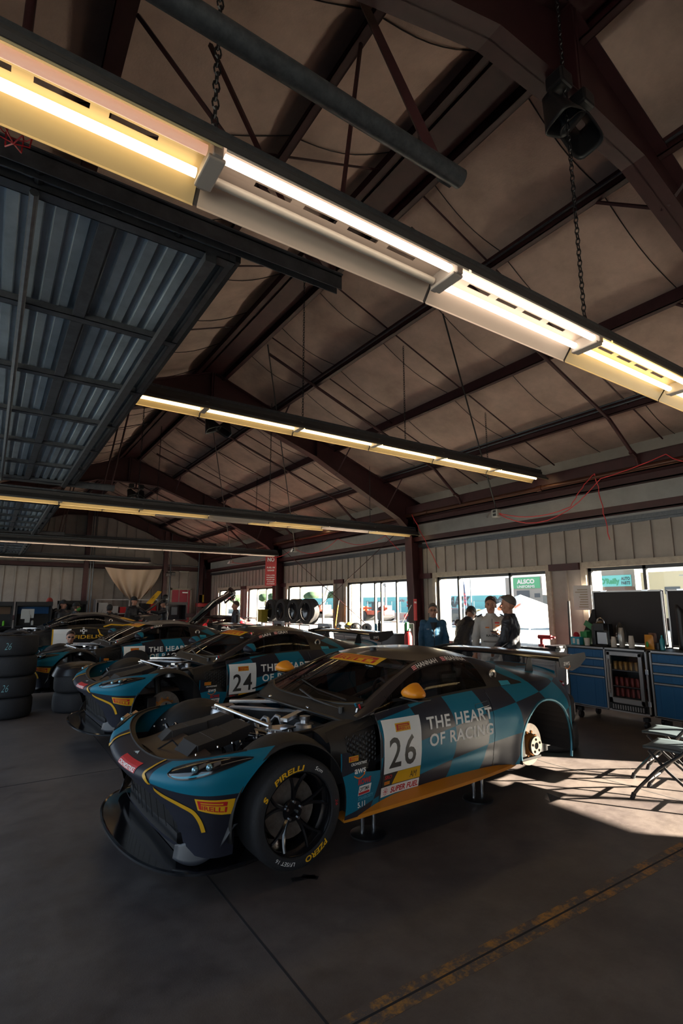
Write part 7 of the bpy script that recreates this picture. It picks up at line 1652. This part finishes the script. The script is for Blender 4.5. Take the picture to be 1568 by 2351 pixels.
# uniforms building, parts shop sign building
def house(name, x0, x1, y0, y1, z1, m, label):
    r = empty(name, ((x0 + x1) / 2, (y0 + y1) / 2, 0), label=label, cat='building'); b = B(); b.bb((x0 - x1) / 2, (x1 - x0) / 2, (y0 - y1) / 2, (y1 - y0) / 2, -0.1, z1); b.build('wall', m, r); return r
BEI = K('building_beige', (0.26, 0.24, 0.21), 0.8); CRM = K('building_cream', (0.40, 0.35, 0.24), 0.8)
h1 = house('building', 45, 52, 32.2, 36.6, 4.4, BEI, 'beige building with green uniform sign behind the white canopy')
def hq(nm, par, px, y0, y1, z0, z1, m, t=0.05):
    c = par.location; b = B(); b.bb(px - t - c.x, px - c.x, y0 - c.y, y1 - c.y, z0, z1); return b.build(nm, m, par)
s1 = hq('sign_board', h1, 45, 32.4, 35.6, 3.25, 4.35, K('sign_green', (0.05, 0.32, 0.14), 0.6)); 
b = B(); c = h1.location
put_text(b, 'ALSCO', lambda x, y: (44.93 - c.x, 35.1 - x - c.y, 3.75 + y), 0.42, bold=0.05, total=2.1); put_text(b, 'UNIFORMS', lambda x, y: (44.93 - c.x, 35.1 - x - c.y, 3.32 + y), 0.26, bold=0.03, total=2.1); b.build('sign_lettering', LBL, s1)
w1 = hq('window', h1, 45, 33.7, 35.2, 2.35, 3.05, NB); hq('window', h1, 45, 32.5, 33.1, 2.35, 2.75, NB)
h2 = house('building', 45, 53, 23.2, 28.2, 4.6, K('building_grey', (0.22, 0.20, 0.17), 0.8), 'grey building with teal parts shop sign beyond the right window')
s2 = hq('sign_board', h2, 45, 23.5, 26.4, 3.2, 4.15, K('sign_teal', (0.12, 0.45, 0.45), 0.6)); hq('green_band', h2, 45, 26.4, 27.1, 3.2, 4.15, K('sign_green', (0.05, 0.32, 0.14), 0.6)); hq('brown_band', h2, 45, 23.3, 28.0, 2.5, 3.15, K('band_brown', (0.12, 0.07, 0.05), 0.8)); c = h2.location
b = B(); put_text(b, "O'Reilly", lambda x, y: (44.93 - c.x, 26.2 - x - c.y, 3.45 + y), 0.45, bold=0.05, total=1.7); b.build('sign_lettering', K('sign_green2', (0.02, 0.26, 0.13), 0.6), s2)
b = B(); put_text(b, 'AUTO', lambda x, y: (44.93 - c.x, 24.35 - x - c.y, 3.72 + y), 0.27, bold=0.03, total=0.75); put_text(b, 'PARTS', lambda x, y: (44.93 - c.x, 24.35 - x - c.y, 3.35 + y), 0.27, bold=0.03, total=0.75); b.build('sign_lettering', NB, s2)
h3 = house('building', 40, 46, 17.2, 20.2, 4.0, CRM, 'cream building corner at the right of the parts shop sign'); hq('window', h3, 40, 17.6, 18.6, 2.4, 2.9, NB)
for (y, l) in ((17.0, 'left of two thin masts past the cream building'), (16.0, 'right of two thin masts past the cream building')):
    b = B(); b.cyl((39, y - 0.5, 0), (39, y - 0.5, 5.2), 0.06, 6); b.bb(38.9, 39.1, y - 1.2, y + 0.2, 4.2, 4.28); b.bb(38.9, 39.1, y - 1.1, y + 0.1, 3.6, 3.66); setp(b.build('radio_mast', K('mast_grey', (0.2, 0.22, 0.24), 0.5)), l, 'mast')
# flag on its pole
r = empty('flag_pole', (28, 26.45, 0), label='tall thin pole with a limp striped flag outside the wide window', cat='flag')
b = B(); b.cyl((0, 0, -0.1), (0, 0, 3.6), 0.04, 8); b.build('pole', ALU, r); b = B(); b.grid(10, 16, lambda u, v: (0.05 * math.sin(9 * u + 2), -0.05 - 0.22 * u * (1 - 0.5 * v), 1.75 + 1.6 * v - 0.35 * u)); fl_ = b.build('flag_cloth', K('flag_blue', (0.05, 0.08, 0.20), 0.8), r, smooth=True)
b = B()
for k in range(4): b.grid(8, 1, lambda u, v: (-0.03 + 0.05 * math.sin(9 * u + 2), -0.05 - 0.22 * u, 1.8 + 0.22 * k + 0.10 * v - 0.35 * u))
b.build('flag_stripe', DRED, fl_)
b = B(); b.cyl((58, 53.4, 0), (58, 53.4, 6.2), 0.08, 6); setp(b.build('lamp_post', K('mast_grey', (0.2, 0.22, 0.24), 0.5)), 'thin dark pole rising behind the zigzag lettered wall', 'pole')
b = B(); b.cyl((38, 47.9, 0), (38, 47.9, 4.0), 0.13, 8); b.box((38, 47.9, 3.9), (0.3, 0.5, 0.3)); setp(b.build('lamp_post', K('mast_grey', (0.2, 0.22, 0.24), 0.5)), 'thick grey pole outside the four-pane window', 'pole')
# white canopy
r = empty('canopy', (15.5, 12.0, 0), label='white canopy with orange lettering outside the wide window', cat='canopy')
b = B(); w = 1.3; zt, ze = 2.03, 1.30
b.add([(0, 0, zt), (-w, -w, ze), (w, -w, ze), (w, w, ze), (-w, w, ze), (-w, -w, ze - 0.35), (w, -w, ze - 0.35), (w, w, ze - 0.35), (-w, w, ze - 0.35)], [(0, 1, 2), (0, 2, 3), (0, 3, 4), (0, 4, 1), (1, 5, 6, 2), (2, 6, 7, 3), (3, 7, 8, 4), (4, 8, 5, 1)]); cn = b.build('canopy_cloth', K('canvas_white', (0.62, 0.66, 0.66), 0.8), r)
b = B()
for a in (-1, 1):
    for c in (-1, 1): b.cyl((a * w * 0.97, c * w * 0.97, -0.12), (a * w * 0.97, c * w * 0.97, ze), 0.025, 6)
b.build('canopy_leg', ALU, r)
b = B(); put_text(b, 'CW', lambda x, y: (-w + 0.35 + y * 0.9 - 0.02, 0.3 - x, ze + (0.35 + y * 0.9) / w * 0.73 + 0.02), 0.4, bold=0.03, total=0.8); b.build('canopy_lettering', DORG, cn)
# red machinery and parked cars
TELE = K('machine_red', (0.45, 0.06, 0.02), 0.5)
r = empty('telehandler', (36, 47.0, 0), label='red telehandler with long level boom beyond the four-pane window', cat='vehicle')
b = B(); b.bb(-0.7, 0.7, -2.2, 2.0, 0.55, 1.0); b.box((0, 0.6, 1.25), (0.5, 5.6, 0.22)); b.box((0.4, -0.8, 1.25), (0.9, 1.4, 0.6)); b.build('machine_body', TELE, r); b = B(); b.bb(-0.5, 0.3, -0.9, 0.3, 1.0, 1.9); b.build('cab', NB, r)
for yy in (-1.6, 1.4): b = B(); b.cyl((-0.8, yy, 0.42), (0.8, yy, 0.42), 0.52, 18); b.build('wheel', RUBBER, r)
b = B(); b.box((0, 2.6, 0.9), (1.4, 0.15, 1.1)); b.box((0, 3.3, 0.8), (1.4, 1.2, 0.1)); b.build('fork_carriage', DORG, r)
r = empty('boom_lift', (38.0, 61.5, 0), label='red boom lift with raised arm beyond the tyre rack', cat='vehicle')
b = B(); b.bb(-1, 1, -1.4, 1.4, 0.45, 1.0); b.bb(-0.8, 0.8, -0.7, 0.7, 1.0, 1.6); b.build('machine_body', TELE, r); b = B(); b.cyl((0, 0.2, 1.4), (0, -1.4, 4.3), 0.22, 8); b.cyl((0, -1.4, 4.3), (0, -0.6, 5.3), 0.16, 8); b.build('arm', K('arm_grey', (0.3, 0.3, 0.3), 0.5), r)
for yy in (-1, 1): b = B(); b.cyl((-1, yy, 0.35), (1, yy, 0.35), 0.45, 16); b.build('wheel', RUBBER, r)
def parked(loc, m, label, rz=0.0):
    r = empty('parked_car', loc, rz, label, 'car', 'cars parked outside'); b = B()
    b.prism([(-2.1, 0.3), (2.1, 0.3), (2.15, 0.75), (1.5, 0.9), (0.9, 1.38), (-0.9, 1.40), (-1.7, 0.95), (-2.15, 0.8)], -0.85, 0.85); b.build('car_body', m, r, bevel=0.08)
    b = B(); b.prism([(-1.45, 0.93), (1.3, 0.93), (0.85, 1.32), (-0.85, 1.34)], -0.86, 0.86); b.build('car_windows', NB, r)
    for x in (-1.35, 1.35):
        for y in (-0.8, 0.8): b = B(); b.cyl((x, y - 0.1, 0.32), (x, y + 0.1, 0.32), 0.32, 16); b.build('wheel', RUBBER, r)
    return r
parked((36, 33.8, -0.12), NB, 'dark parked car beyond the zigzag lettered wall window, left', R(90)); parked((34, 29.0, -0.12), K('car_yellow', (0.5, 0.32, 0.02), 0.4), 'yellow parked car behind the bending person', R(90)); parked((37, 40.5, -0.12), DRED, 'red parked car near the striped flag', R(90)); parked((30, 56.0, -0.12), NB, 'dark parked vehicle seen left of the tyre rack', R(90))
b = B(); b.box((34.5, 62.5, 0.85), (2.2, 4.5, 1.9)); setp(b.build('service_van', K('van_white', (0.4, 0.42, 0.42), 0.5), bevel=0.2), 'white van outside the window left of the tyre rack', 'van')
b = B(); b.bb(58.9, 59.4, 112, 118, -0.1, 3.9); setp(b.build('banner_board', NR), 'small red banner on the teal wall past the tyre rack', 'banner')
